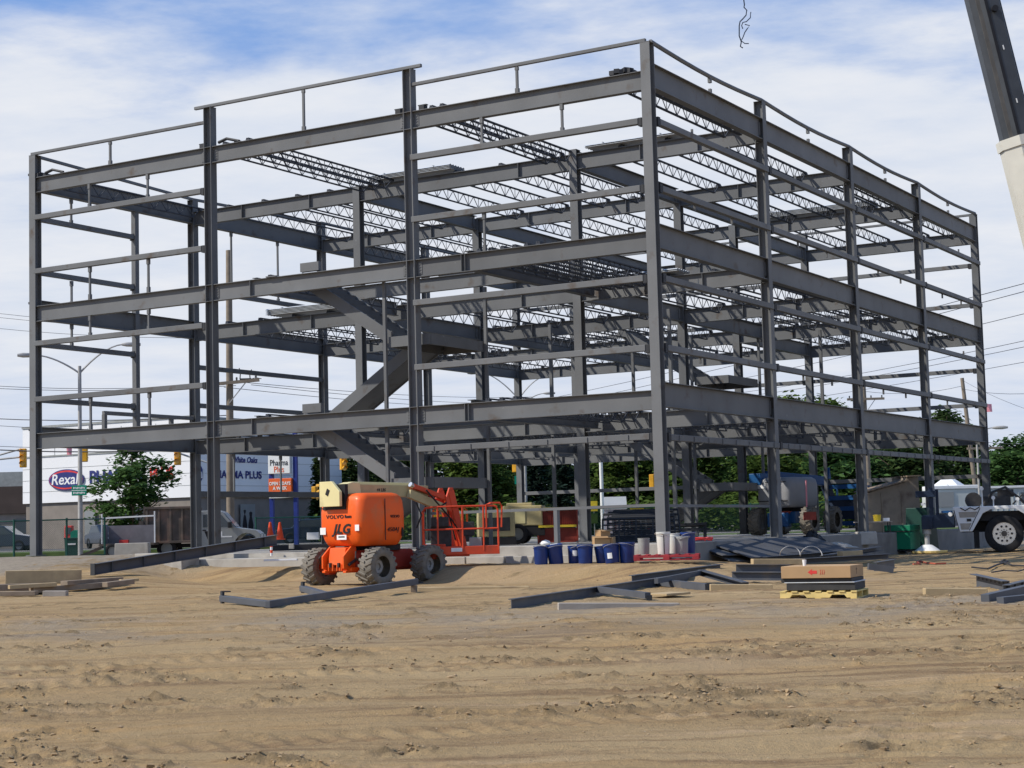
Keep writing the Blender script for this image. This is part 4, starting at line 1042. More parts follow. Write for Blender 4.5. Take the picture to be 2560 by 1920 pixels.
t = thing('loose_beam', 'dark steel beam lying behind the two armed beam, nearer the pallet of pails', 'steel beam', (b0.x, b0.y, b0.z - 0.16), 0, LG); beam_part(b0, b1, t, t.location.copy(), 0.16, 0.15)
c0 = P(1640, 1446, 33.0); c1 = P(1760, 1424, 35.0)
t = thing('tube_frame', 'bent pair of steel tubes lying across the beams at the centre right', 'steel frame piece', (c0.x, c0.y, c0.z - 0.1), 0, LG); o0 = t.location.copy()
beam_part(c0, c1, t, o0, 0.10, 0.08, 't'); beam_part(c1, P(1872, 1455, 32.9), t, o0, 0.11, 0.14, 'c', 'arm')
c0 = P(1840, 1411, 36.6); c1 = P(1975, 1411, 36.6)
t = thing('loose_beam', 'steel beam lying crosswise behind the cardboard box pallet', 'steel beam', (c0.x, c0.y, c0.z - 0.14), 0, LG); beam_part(c0, c1, t, t.location.copy(), 0.16, 0.14)
c0 = P(1830, 1429, 34.6); c1 = P(1980, 1430, 34.2)
t = thing('loose_beam', 'lower steel beam with a pale upper edge beside the cardboard box', 'steel beam', (c0.x, c0.y, c0.z - 0.14), 0, LG); beam_part(c0, c1, t, t.location.copy(), 0.17, 0.14)
# dark plates stacked by the right face
M_plate = mat('dull_plate', (0.085, 0.088, 0.095), 0.85, 0, 0.2, 1.2, spec=0.12, col2=(0.12, 0.105, 0.085))
c0 = P(1765, 1379, 42.2)
t = thing('plate_stack', 'stack of wide dark steel plates leaning along the right face of the frame', 'steel plates', (c0.x, c0.y, 0.55), 0, LG); o0 = t.location.copy()
for i, (dx_, dz) in enumerate(((0, 0.0), (0.5, 0.045), (-0.1, 0.09))):
    b = MB(); pa = c0 + Vector((dx_, 0, dz)); pb = P(2040 + i * 22, 1369, 45.6) + Vector((0, 0, dz)); b.bar(pa - o0, pb - o0, 1.7 - 0.15 * i, 0.025, up=(0.15, -0.30 + 0.03 * i, 1)); b.build('plate', M_plate, t)
for i, (xa, ya, Ya, xb, yb, Yb) in enumerate(((1900, 1392, 41, 2150, 1372, 45.5), (1960, 1398, 40, 2220, 1384, 42.5), (2050, 1388, 42, 2190, 1366, 46.5))):
    pa = P(xa, ya, Ya); pb = P(xb, yb, Yb)
    t = thing('steel_channel', ['flat steel channel lying left of the plates, nearest the wall', 'steel channel in front of the dark plates, behind the cardboard box', 'steel channel at the far right end of the dark plates'][i], 'steel channel', (pa.x, pa.y, pa.z - 0.12), 0, LG)
    beam_part(pa, pb, t, t.location.copy(), 0.12, 0.2, 'c')
pa = P(2190, 1405, 38.0)
t = thing('steel_bracket', 'steel beam end with a bracket sticking out right of the cardboard box', 'steel bracket', (pa.x, pa.y, pa.z - 0.2), 0, LG); o0 = t.location.copy()
beam_part(pa, P(2235, 1398, 39.0), t, o0, 0.2, 0.12); beam_part(P(2170, 1408, 37.5), P(2232, 1416, 37.5), t, o0, 0.14, 0.16, 't', 'arm')
# dark pile at right edge
for i, (xa, ya, Ya, xb, yb, Yb, d, kd, lb) in enumerate(((2442, 1434, 30.2, 2524, 1452, 28.6, 0.24, 'c', 'dark steel angle leaning at the left of the pile by the right edge'), (2506, 1462, 28.4, 2650, 1426, 31.0, 0.24, 'c', 'dark toothed steel channel at the back of the pile by the right edge'),
        (2462, 1486, 25.7, 2640, 1446, 27.8, 0.13, 't', 'dark square tube lying in front of the pile by the right edge'), (2500, 1493, 25.4, 2650, 1478, 26.2, 0.10, 't', 'lower dark tube under the pile by the right edge'))):
    pa = P(xa, ya, Ya); pb = P(xb, yb, Yb)
    t = thing('steel_section', lb, 'steel section', (pa.x, pa.y, pa.z - d), 0, 'dark steel pile at the right edge'); beam_part(pa, pb, t, t.location.copy(), d, 0.13, kd)
    if i < 2:
        b = MB()
        for k in range(8): b.box(pa.lerp(pb, (k + 0.5) / 8) - t.location + Vector((0, -0.03, -0.05)), (0.03, 0.04, 0.08))
        b.build('tooth', M_clip, t)

# timbers
def timber(px0, py0, Y0, px1, py1, Y1, wd, ht, m, label, name='timber', dark=False, group='timbers lying on the dirt'):
    pa = P(px0, py0, Y0); pb = P(px1, py1, Y1)
    b = MB(); b.bar(pa, pb, wd, ht)
    return baseobj(b, name, m, label, 'timber', group, bevel=0.008)
timber(14, 1444, 39.2, 204, 1441, 39.6, 0.28, 0.312, M_wood, 'thick squared timber on top of the stack at the left edge')
timber(-40, 1470, 38.4, 120, 1466, 38.8, 0.3, 0.15, M_wood2, 'dark plank under the thick timber at the left edge')
timber(22, 1468, 38.1, 140, 1461, 38.6, 0.2, 0.088, M_wood, 'pale plank slipping from the left timber stack')
timber(78, 1476, 38.4, 262, 1462, 39.6, 0.25, 0.125, M_wood2, 'weathered plank in the middle of the left timber stack')
timber(160, 1458, 38.8, 300, 1448, 40.4, 0.22, 0.1, M_wood2, 'reddish plank lying right of the thick timber')
timber(110, 1484, 37.8, 168, 1484, 37.8, 0.25, 0.125, M_woodg, 'short grey block under the left timber stack')
timber(-30, 1485, 37.8, 92, 1483, 37.8, 0.25, 0.1, M_wood2, 'lowest dark plank at the left edge')
timber(262, 1462, 39.2, 330, 1454, 39.8, 0.2, 0.112, M_wood2, 'dark wood block at the right end of the left timber stack')
timber(300, 1452, 39.8, 345, 1449, 40, 0.2, 0.062, M_wood, 'small pale offcut behind the left timber stack')
timber(1045, 1475, 35.2, 1322, 1472, 35.2, 0.2, 0.11, M_wood, 'long half buried timber between the lift and the pails')
timber(1395, 1517, 26.4, 1697, 1517, 26.6, 0.14, 0.12, M_woodg, 'grey squared timber under the two armed steel beam')
timber(1640, 1487, 29.2, 1700, 1482, 29.6, 0.5, 0.04, M_wood, 'flat pale board in the angle of the steel beams')
timber(1775, 1470, 31.2, 1930, 1471, 31.2, 0.16, 0.14, M_wood, 'pale squared timber left of the yellow pallet')
timber(2310, 1480, 27.2, 2465, 1481, 27.2, 0.2, 0.13, M_wood, 'yellowish timber left of the dark steel pile')
timber(1880, 1404, 37.6, 2010, 1404, 37.8, 0.2, 0.12, M_wood, 'pale timber bearer under the dark steel plates')
timber(2100, 1384, 42.2, 2150, 1382, 42.6, 0.2, 0.12, M_wood, 'short pale bearer right of the dark plates')

# yellow pallet with boards and cardboard box
yp = G(2062, 28.2)
ya = R(-22)
pallet('pallet', 'yellow wooden pallet under the cardboard box', (yp.x, yp.y, yp.z - 0.01), ya, M_palw, 1.25, 1.05, notch=True)
def stackbox(name, label, cat, z0, sx, sy, sz, m, dx=0.0, dy=0.0, drz=0.0):
    b = MB(); b.box((0, 0, sz/2), (sx, sy, sz)); o = b.build(name, m, bevel=0.006); o.location = (yp.x + dx, yp.y + dy, yp.z + z0); o.rotation_euler.z = ya + drz
    return tag(o, label, cat)
stackbox('board_shade_layer', 'lower dark board stack with a pale top edge on the yellow pallet', 'board stack', 0.125, 1.12, 0.95, 0.115, M_slab, 0.03, 0.0, R(1))
o = stackbox('cover_sheet', 'thin pale sheet on top of the dark board stack', 'sheet', 0.243, 1.15, 0.98, 0.016, M_galv, 0.02)
stackbox('board_shade_layer', 'dark layer standing for the shadow directly under the cardboard box', 'board stack', 0.262, 1.16, 0.95, 0.055, M_slab, -0.02, 0.02, R(-1))  # thin black layer added as the shadow between box and pale sheet
cbx = thing('cardboard_box', 'flat brown cardboard box with a red arrow on the yellow pallet', 'box', (yp.x - 0.02, yp.y, yp.z + 0.32), ya - R(1))
b = MB(); b.box((0, 0, 0.1), (1.14, 1.0, 0.195)); b.build('carton', M_card, cbx, bevel=0.006)
b = MB(); b.prism([(-0.13, 0.09), (-0.06, 0.14), (-0.06, 0.115), (0.02, 0.115), (0.02, 0.065), (-0.06, 0.065), (-0.06, 0.04)], 0.003, Matrix.Translation((0.0, -0.5035, 0.01)))
b.build('printed_arrow', M_sred, cbx)
b = MB()
for i in range(3): b.tube([(0.07 + 0.03*i, -0.502, 0.06), (0.085 + 0.03*i, -0.502, 0.10), (0.075 + 0.03*i, -0.502, 0.14)], 0.004, 4)
b.build('printed_mark', M_sred, cbx)
b = MB(); b.box((0.5715, -0.05, 0.11), (0.002, 0.012, 0.12)); b.box((0.5715, -0.05, 0.13), (0.002, 0.12, 0.010)); b.build('printed_cross', M_decal, cbx)
# paper cup on the box corner
b = MB(); b.lathe([(0.025, 0), (0.035, 0.10), (0.03, 0.10), (0.02, 0.01)], 12); o = b.build('paper_cup', M_paper); o.location = (yp.x - 0.33, yp.y - 0.1, yp.z + 0.517); tag(o, 'small paper cup standing on the cardboard box', 'cup')
# hoses and cords on the ground
def cord(pts, r, m, name, label, cat, group=None):
    b = MB(); b.tube(pts, r, 6); return baseobj(b, name, m, label, cat, group, smooth=True)
def gpts(lst, dz=0.015):
    out = []
    for a, c in zip(lst[:-1], lst[1:]):
        for t in np.linspace(0, 1, 7)[:-1]:
            out.append(G(a[0] + (c[0]-a[0])*t, a[1] + (c[1]-a[1])*t, dz + rough_z(0, 0)*0 + 0.01))
    return out
cord(gpts([(2283, 41.6), (2300, 41.8), (2292, 43.6), (2300, 44.2), (2318, 42.2), (2340, 41.4), (2369, 41.6)], 0.03), 0.022, M_hose, 'hose', 'faded orange hose lying on the dirt left of the crane', 'hose')
cord(gpts([(2430, 38.5), (2470, 37.6), (2500, 39.5), (2520, 41.5), (2512, 43), (2500, 41), (2530, 38.6), (2575, 38)], 0.04), 0.02, M_wire, 'cable', 'loose dark wire tangled on the dirt in front of the crane wheel', 'cable')
cord(gpts([(2480, 36), (2510, 37), (2545, 36.2), (2570, 37.5)], 0.03), 0.016, M_wire, 'cable', 'short dark wire near the steel pile at the right edge', 'cable')
for i, (xx, yy, rr) in enumerate(((1975, 1384, 0.24), (2028, 1386, 0.26))):
    c = P(xx, yy, 41.0); b = MB(); b.tube([c + Vector((rr * math.cos(a), 0.1 * math.sin(2*a), rr * 0.75 * math.sin(a))) for a in np.linspace(-0.2, math.pi * 1.05, 16)], 0.011, 6); baseobj(b, 'strap_loop', M_gpole, ['pale banding loop standing up on the dark plates, left one', 'pale banding loop standing up on the dark plates, right one'][i], 'banding')
# hanging rope from the crane, top of picture
b = MB()
pp = [(1855, -160), (1853, -60), (1858, -10), (1861, 12), (1860, 18), (1867, 26), (1865, 38), (1857, 47), (1850, 54), (1848, 64), (1848, 78), (1848, 90), (1852, 100), (1853, 106), (1851, 116), (1857, 120)]
b.tube([P(x, y, 44 + 0.02 * i) for i, (x, y) in enumerate(pp)], 0.017, 5)
b.tube([P(x, y, 44.1) for x, y in ((1877, 30), (1876, 44), (1866, 54), (1857, 56), (1854, 64), (1857, 72))], 0.014, 5)
b.tube([P(x, y, 44.2) for x, y in ((1862, 61), (1874, 64), (1868, 72), (1862, 81), (1858, 92), (1853, 102), (1862, 109), (1872, 109))], 0.014, 5)
baseobj(b, 'hanging_rope', M_dkblue, 'thin frayed rope dangling against the sky above the frame', 'rope')

# ------------------------------------------------------------------ drugstore beyond the street
def wallbox(b, A, B, th, z0, z1, inward):
    """upright slab whose outer face runs from A to B"""
    A = Vector((A[0], A[1])); B = Vector((B[0], B[1])); n = Vector(inward).normalized() * th
    vs = [(A.x, A.y, z0), (B.x, B.y, z0), (B.x + n.x, B.y + n.y, z0), (A.x + n.x, A.y + n.y, z0)]
    vs += [(x, y, z1) for x, y, _ in vs]
    return b.add(vs, [(0, 3, 2, 1), (4, 5, 6, 7), (0, 1, 5, 4), (1, 2, 6, 5), (2, 3, 7, 6), (3, 0, 4, 7)])
CY = 105.0; cpt = P(480, 1243, CY); c2 = Vector((cpt.x, cpt.y))
lpt = P(57, 1262, 112.0); ldir = (Vector((lpt.x, lpt.y)) - c2); lw = ldir.length; ldir.normalize()
rdir = Vector((-ldir.y, ldir.x)); rdir = rdir if rdir.x > 0 else -rdir
ST_ = thing('store', 'drugstore with white upper walls over grey brown brick beyond the street', 'store', (c2.x, c2.y, 1.0), math.atan2(-ldir.y, -ldir.x))
# local: +x along the sunlit wall towards the corner, -y outwards, origin at the corner
ZB, ZT, RW = cpt.z - 1.0, 7.9, 16.0
b = MB(); b.box((-lw/2, RW/2, ZB/2), (lw - 0.3, RW - 0.3, ZB)); b.build('brick_base', M_brick, ST_)
b = MB(); b.box((-lw/2, RW/2, (ZB + ZT)/2 + 0.01), (lw, RW, ZT - ZB)); b.build('clad_wall', M_cladw, ST_)
b = MB(); b.box((-lw/2, -0.02, ZB + 3.05), (lw, 0.05, 0.10)); b.box((0.02, RW/2, ZB + 3.05), (0.05, RW, 0.10)); b.box((-lw/2, RW/2, ZT + 0.08), (lw + 0.1, RW + 0.1, 0.14))
b.build('trim_band', M_greyp, ST_)
b = MB()
for i in range(1, 5): b.box((-lw * i / 5, -0.008, ZB + 3.9), (0.025, 0.02, 1.6))
for z in (0.75, 1.5, 2.25): b.box((-lw/2, -0.006, ZB + z), (lw, 0.016, 0.018)); b.box((0.006, RW/2, ZB + z), (0.016, RW, 0.018))
b.build('panel_joint', M_greyp, ST_)
FL = (R(90), 0, 0); FRR = (R(90), 0, R(90))
def oval(cx, cz, rx, rz, m, face, off, name):
    b = MB(); n = 40
    ring = [(rx * math.cos(2*math.pi*i/n), rz * math.sin(2*math.pi*i/n)) for i in range(n)]
    M = Matrix.Translation((cx, -off, cz)) if face == 'L' else Matrix.Translation((off, cx, cz)) @ Matrix.Rotation(R(90), 4, 'Z')
    b.prism(ring, 0.05, M); return b.build(name, m, ST_)
def sx_at(px):          # position on the sunlit wall seen in photo column px
    lo, hi = -lw, 0.0
    for _ in range(40):
        m_ = (lo + hi) / 2; q = c2 - ldir * m_ * -1 if False else c2 + ldir * (-m_)
        if PX((q.x, q.y, 4)) < px: lo = m_
        else: hi = m_
    return lo
def sy_at(px):
    lo, hi = 0.0, RW
    for _ in range(40):
        m_ = (lo + hi) / 2; q = c2 + rdir * m_
        if PX((q.x, q.y, 4)) < px: lo = m_
        else: hi = m_
    return lo
ox = sx_at(168); oz = ZB + 1.45
rx = (sx_at(212) - sx_at(124)) / 2
oval(ox, oz, rx, 0.68, M_navy, 'L', 0.10, 'sign_oval'); oval(ox, oz, rx * 0.95, 0.61, M_sred, 'L', 0.115, 'sign_ring'); oval(ox, oz, rx * 0.93, 0.50, M_navy, 'L', 0.13, 'sign_field')
text('Rexall', 0.95, M_white, ST_, (ox, -0.135, oz), FL, 'sign_lettering', shear=0.15, bold=0.012, sx=rx * 2 / 2.75)
x0 = sx_at(222); x1 = sx_at(360); x2 = sx_at(368); x3 = sx_at(442)
text('PHARMA', 1.12, M_navy, ST_, ((x0 + x1) / 2, -0.04, oz + 0.05), FL, 'sign_lettering', bold=0.03, sx=(x1 - x0) / 4.55)
text('PLUS', 1.12, M_sred, ST_, ((x2 + x3) / 2, -0.04, oz + 0.05), FL, 'sign_lettering', bold=0.03, sx=(x3 - x2) / 3.0)
y0 = sy_at(491)
oval(y0, oz + 0.02, (sy_at(512) - sy_at(470)) / 2, 0.62, M_navy, 'R', 0.06, 'sign_oval')
text('Rexall', 0.85, M_white, ST_, (0.07, y0, oz), FRR, 'sign_lettering', shear=0.15, bold=0.01, sx=0.7)
y1 = sy_at(518); y2 = sy_at(664)
text('PHARMA PLUS', 0.66, M_navy, ST_, (0.03, (y1 + y2) / 2, oz - 0.02), FRR, 'sign_lettering', bold=0.02, sx=(y2 - y1) / 4.9)
text('White Oaks', 0.52, M_navy, ST_, (0.03, sy_at(612), oz + 0.95), FRR, 'sign_lettering', shear=0.25, bold=0.015, sx=1.0)
b = MB()
for px0, px1 in ((598, 634), (236, 262)):
    pass
b.box((0.02, (sy_at(600) + sy_at(636)) / 2, 1.55), (0.05, sy_at(636) - sy_at(600), 2.0)); o = b.build('poster_panel', M_sil, ST_)
b = MB(); b.lathe([(0.22, 0.0), (0.30, 0.6), (0.20, 1.15), (0.16, 1.3), (0.2, 1.55), (0.02, 1.72)], 10, Matrix.Translation((0.03, sy_at(610), 0.6)) @ Matrix.Scale(0.1, 4, (1, 0, 0))); b.lathe([(0.22, 0.0), (0.30, 0.6), (0.20, 1.0), (0.16, 1.15), (0.2, 1.4), (0.02, 1.55)], 10, Matrix.Translation((0.035, sy_at(625), 0.6)) @ Matrix.Scale(0.1, 4, (1, 0, 0))); b.build('poster_print', M_decal, o)
b = MB()
xa, xb = sx_at(212), sx_at(238); b.box(((xa + xb) / 2, -0.01, 1.6), (xb - xa, 0.05, 1.6)); b.build('window', M_sil, ST_)
for pa, pb in ((300, 345), (352, 372)):
    xa, xb = sx_at(pa), sx_at(pb); b = MB(); b.box(((xa + xb) / 2, -0.01, 1.5), (xb - xa, 0.06, 2.1)); o = b.build('window', M_glass, ST_)
    b = MB(); b.box(((xa + xb) / 2, -0.05, 2.6), (xb - xa + 0.2, 0.06, 0.12)); b.box(((xa + xb) / 2, -0.05, 1.5), (0.08, 0.06, 2.1)); b.build('window_frame', M_white, o)
# low brown building far left
q = P(-60, 1340, 128); q2 = P(58, 1340, 126)
t = thing('shop_building', 'low dark brown building at the left edge beyond the store', 'building', ((q.x + q2.x) / 2 - 6, 132, 1.0))
b = MB(); b.box((0, 4, 1.35), (18, 8, 2.7)); b.build('wall', M_brick, t)
b = MB(); b.box((0, 3.9, 3.75), (18.4, 8.2, 2.1)); b.build('roof_band', M_brownw, t)
b = MB(); b.box((4.5, 3, 5.4), (2.6, 2.4, 1.2)); b.box((7.6, 2.5, 5.6), (2.2, 2, 1.6)); b.build('roof_unit', M_greyp, t)
for x in (1.5, 4.0, 6.2): b = MB(); b.box((x, -0.02, 1.3), (0.9, 0.06, 2.0)); b.build('window', M_glass, t)

# pylon sign
g = P(707, 1330, 84.0); PYL = thing('pylon_sign', 'blue posted pylon sign with white and orange panels in front of the store', 'sign', (g.x, g.y, 1.0), R(-18))
s = 84.0 / FPX
b = MB()
for dx in (-31 * s, 35 * s): b.bar((dx, 0.1, 0), (dx, 0.1, 5.6), 0.17, 0.2, up=(1, 0, 0))
b.build('post', M_pylon, PYL)
def zp(py, Y=84.0): return (P(707, py, Y)).z - 1.0
b = MB(); b.box((-5 * s, 0, (zp(1110) + zp(1184)) / 2), (60 * s, 0.25, zp(1110) - zp(1184))); b.build('white_panel', M_white, PYL, bevel=0.02)
b = MB(); b.box((-3 * s, 0, (zp(1196) + zp(1230)) / 2), (63 * s, 0.25, zp(1196) - zp(1230))); b.build('orange_panel', M_sorange, PYL, bevel=0.02)
b = MB(); b.box((-2 * s, 0, (zp(1230) + zp(1245)) / 2), (63 * s, 0.22, zp(1230.5) - zp(1245))); o = b.build('lower_panel', M_white, PYL)
b = MB(); b.box((-16 * s, -0.115, (zp(1230) + zp(1245)) / 2), (28 * s, 0.02, 9 * s)); b.build('panel_stripe', M_navy, o); b = MB(); b.box((13 * s, -0.115, (zp(1230) + zp(1245)) / 2), (28 * s, 0.02, 9 * s)); b.build('panel_stripe', M_sred, o)
b = MB(); n = 30; b.prism([(26 * s * math.cos(2*math.pi*i/n) - 4 * s, zp(1127) + 10 * s * math.sin(2*math.pi*i/n)) for i in range(n)], 0.02, Matrix.Translation((0, -0.145, 0))); b.build('oval_mark', M_navy, PYL)
text('Rexall', 0.30, M_white, PYL, (-4 * s, -0.16, zp(1127)), FL, 'oval_lettering', shear=0.15)
text('Pharma', 0.42, M_decal, PYL, (-5 * s, -0.135, zp(1157)), FL, 'panel_lettering', sx=0.78)
text('Plus', 0.42, M_sorange, PYL, (-5 * s, -0.135, zp(1174)), FL, 'panel_lettering', sx=0.85)
text('OPEN 7 DAYS', 0.23, M_white, PYL, (-3 * s, -0.135, zp(1209)), FL, 'panel_lettering', bold=0.006, sx=0.82)
text('A WEEK', 0.23, M_white, PYL, (-3 * s, -0.135, zp(1221)), FL, 'panel_lettering', bold=0.006, sx=0.9)

# ------------------------------------------------------------------ street furniture, poles and wires
def cobra(b, base, d, reach, rise, r=0.045):
    pts = [Vector(base) + Vector((d[0] * reach * t, d[1] * reach * t, rise * (1 - (1 - t) ** 1.7))) for t in np.linspace(0, 1, 9)]
    b.tube(pts, r, 6, r * 0.7); return pts[-1]
def lamp_head(parent, p, d):
    b = MB(); M = Matrix.Translation(p) @ Matrix.Rotation(math.atan2(d[1], d[0]), 4, 'Z')
    loft(b, [[M @ Vector((x, y * w_, z * h_ )) for y, z in rrect(0.16, 0.09, 0.06, 3)] for x, w_, h_ in ((-0.05, 0.4, 0.5), (0.15, 1, 0.9), (0.5, 1.1, 1.0), (0.72, 0.8, 0.6))])
    b.build('lamp_head', M_gpole, parent, smooth=True)
def street_light(px, Y, pytop, label, arms, pole_m=M_gpole, r0=0.11):
    zt = P(px, pytop, Y).z; x = P(px, pytop, Y).x
    t = thing('street_light', label, 'street light', (x, Y, 1.0), 0, 'street lights'); b = MB(); b.cyl((0, 0, -0.3), (0, 0, zt - 1.0), r0, r0 * 0.65, 12); b.build('pole', pole_m, t, smooth=True)
    for d, reach, rise in arms:
        b = MB(); e = cobra(b, (0, 0, zt - 1.3), d, reach, rise); o = b.build('arm', pole_m, t, smooth=True); lamp_head(t, e, d)
    return t
SL = street_light(199, 70.0, 915, 'double armed street light standing behind the open left bay', [((-0.97, -0.25), 1.75, 0.75), ((0.97, 0.25), 1.75, 1.2)])
street_light(1296, 98.0, 985, 'double armed street light seen through the middle of the frame', [((-1, 0), 2.2, 1.6), ((1, 0.1), 1.6, 1.3)])
street_light(1308, 112.0, 996, 'smaller street light beside the double armed one in the middle', [((1, 0), 1.4, 0.6)])
street_light(2440, 88.0, 1068, 'street light with one short arm right of the frame', [((1, 0), 0.9, 0.25)], r0=0.07)
# green street-name plates on the left lamp pole
b = MB(); b.box((0, 0, 0), (0.62, 0.04, 0.42)); o = b.build('street_sign', M_signg, bevel=0.01); q = P(198, 1226, 69.8); o.location = q; o.rotation_euler.z = R(-4)
tag(o, 'green street name plates on the left lamp pole', 'street sign')
for dz in (0.10, -0.10):
    b = MB()
    for i in range(9): b.box((-0.22 + i * 0.055, -0.024, dz + 0.008 * math.sin(i * 2.1)), (0.036, 0.006, 0.06 + 0.025 * (i % 3 == 0)))
    b.build('sign_print', M_white, o)
b = MB(); b.box((0, -0.024, 0), (0.62, 0.006, 0.025)); b.build('divider', M_white, o)

def signal(px, py, Y, label, rz=0.0, h=1.07, lit=True):
    q = P(px, py, Y); t = thing('traffic_light', label, 'traffic light', (q.x, q.y, q.z), rz, 'traffic lights')
    b = MB(); b.box((0, 0, 0), (0.36, 0.28, h)); b.build('housing', M_yel, t, bevel=0.04)
    for i in (-1, 0, 1):
        b = MB(); b.cyl((0, -0.14, i * 0.33), (0, -0.17, i * 0.33), 0.13, n=16); o = b.build('lens', M_lens, t)
        b = MB(); b.add([(0.15 * math.cos(a), y, i * 0.33 + 0.15 * math.sin(a)) for y in (-0.14, -0.34) for a in np.linspace(0.0, math.pi, 9)], [(k, k + 1, k + 10, k + 9) for k in range(8)]); b.build('visor', M_yel, o)
    return t
signal(58, 1145, 96, 'yellow traffic light at the left edge of the frame')
signal(211, 1131, 96, 'yellow traffic light seen from behind beside the lamp pole', R(180))
signal(444, 1139, 96, 'yellow traffic light left of the second column')
signal(858, 1157, 100, 'yellow traffic light against trees left of the lower stair', R(30), 0.85)
signal(787, 1231, 100, 'low yellow traffic light left of the lift', R(70), 0.7)
signal(1630, 1203, 100, 'yellow traffic light just left of the near corner column', R(75), 0.8)
signal(1288, 1168, 100, 'small yellow traffic light on the pole with a green plate', R(70), 0.6)
for i, pts in enumerate(([(-80, 1152, 96), (0, 1137, 96), (52, 1122, 96)], [(-80, 1168, 96), (0, 1148, 96), (48, 1143, 96)], [(450, 1134, 96), (480, 1144, 96), (530, 1160, 96)])):
    b = MB(); b.tube([P(*p) for p in pts], 0.06, 6); baseobj(b, 'signal_arm', M_gpole, ['upper steel arm reaching in from the left edge to the traffic light', 'lower steel arm reaching in from the left edge to the traffic light', 'thin steel arm right of the traffic light by the second column'][i], 'signal arm', smooth=True)

def util_pole(px, Y, pytop, r, label, lean=0.0, arms=()):
    top = P(px, pytop, Y); t = thing('utility_pole', label, 'utility pole', (top.x - lean * (top.z - 1.0), Y, 1.0), 0, 'utility poles')
    H = top.z - 1.0
    b = MB(); b.cyl((0, 0, -0.3), (lean * H, 0, H), r, r * 0.72, 12); b.build('pole', M_pole, t, smooth=True)
    for z, x0, x1, dz in arms:
        zz = top.z - 1.0 - z
        b = MB(); b.bar((lean * zz + x0, -r - 0.05, zz - dz), (lean * zz + x1, -r - 0.05, zz + dz), 0.12, 0.14); o = b.build('crossarm', M_pole, t)
        b = MB(); b.bar((lean * zz + x1 * 0.55, -r - 0.03, zz), (lean * zz, -r, zz - 0.9), 0.04, 0.04); b.build('brace', M_gpole, o)
        for xx in np.linspace(x0 + 0.15, x1 - 0.15, 4):
            b = MB(); zb = zz + dz * (2 * (xx - x0) / (x1 - x0) - 1) + 0.07; b.lathe([(0.02, 0), (0.05, 0.03), (0.03, 0.06), (0.055, 0.10), (0.02, 0.15)], 8, Matrix.Translation((lean * zz + xx, -r - 0.05, zb))); b.build('insulator', M_clip, o)
    return t
UPL = util_pole(572, 75.0, 626, 0.185, 'brown wooden utility pole behind the second column', 0.006, [(5.95, -1.5, 1.35, 0.10)])
q = P(614, 948, 74.9)
b = MB(); b.box((0, 0, 0), (0.5, 0.1, 0.08)); b.tube([(-0.25, 0, 0), (-0.22, 0, 0.35), (-0.28, 0, 0.5)], 0.025); b.tube([(0.2, 0, 0), (0.18, 0, 0.3), (0.28, 0, 0.42)], 0.025); b.tube([(0.25, 0, 0), (0.45, 0, 0.06), (0.7, 0, 0.0)], 0.02)
o = b.build('pole_switch', M_clip); o.location = q; tag(o, 'dark switch gear above the crossarm of the left utility pole', 'switch gear')
util_pole(2158, 105, 958, 0.2, 'wooden utility pole seen between the right columns', -0.01, [(1.0, -1.1, 1.2, 0.0), (2.2, -0.9, 1.1, 0.0)])
util_pole(2405, 110, 945, 0.17, 'leaning utility pole near the far right column', -0.075, [(4.6, -0.3, 2.0, 0.0)])
util_pole(1688, 118, 1150, 0.19, 'pale wooden pole against trees left of the near corner column')
b = MB(); q = P(1502, 1150, 86); b.cyl((0, 0, 0), (0, 0, q.z - 1.0), 0.09, n=10); o = b.build('white_post', M_white, smooth=True); o.location = (q.x, q.y, 1.0); tag(o, 'slim white post in front of the trees left of the corner column', 'post')
b = MB(); q = P(803, 1145, 86); b.cyl((0, 0, 0), (0, 0, q.z - 1.0), 0.06, n=10); b.box((0, 0, q.z - 1.0), (0.3, 0.2, 0.2)); o = b.build('white_post', M_white, smooth=True); o.location = (q.x, q.y, 1.0); tag(o, 'slim white post at the right end of the store wall', 'post')
b = MB(); q = P(1292, 1200, 92); b.box((0, 0, 0), (0.24, 0.03, 0.45)); o = b.build('street_sign', M_signg); o.location = q; tag(o, 'small green street plate on the pole in the middle of the frame', 'street sign')
b = MB(); b.box((0, 0, -1.2), (0.1, 0.1, 3.2)); o = b.build('sign_post', M_gpole); o.location = (q.x + 0.05, q.y + 0.08, q.z); tag(o, 'grey sign post carrying the small green plate', 'post')

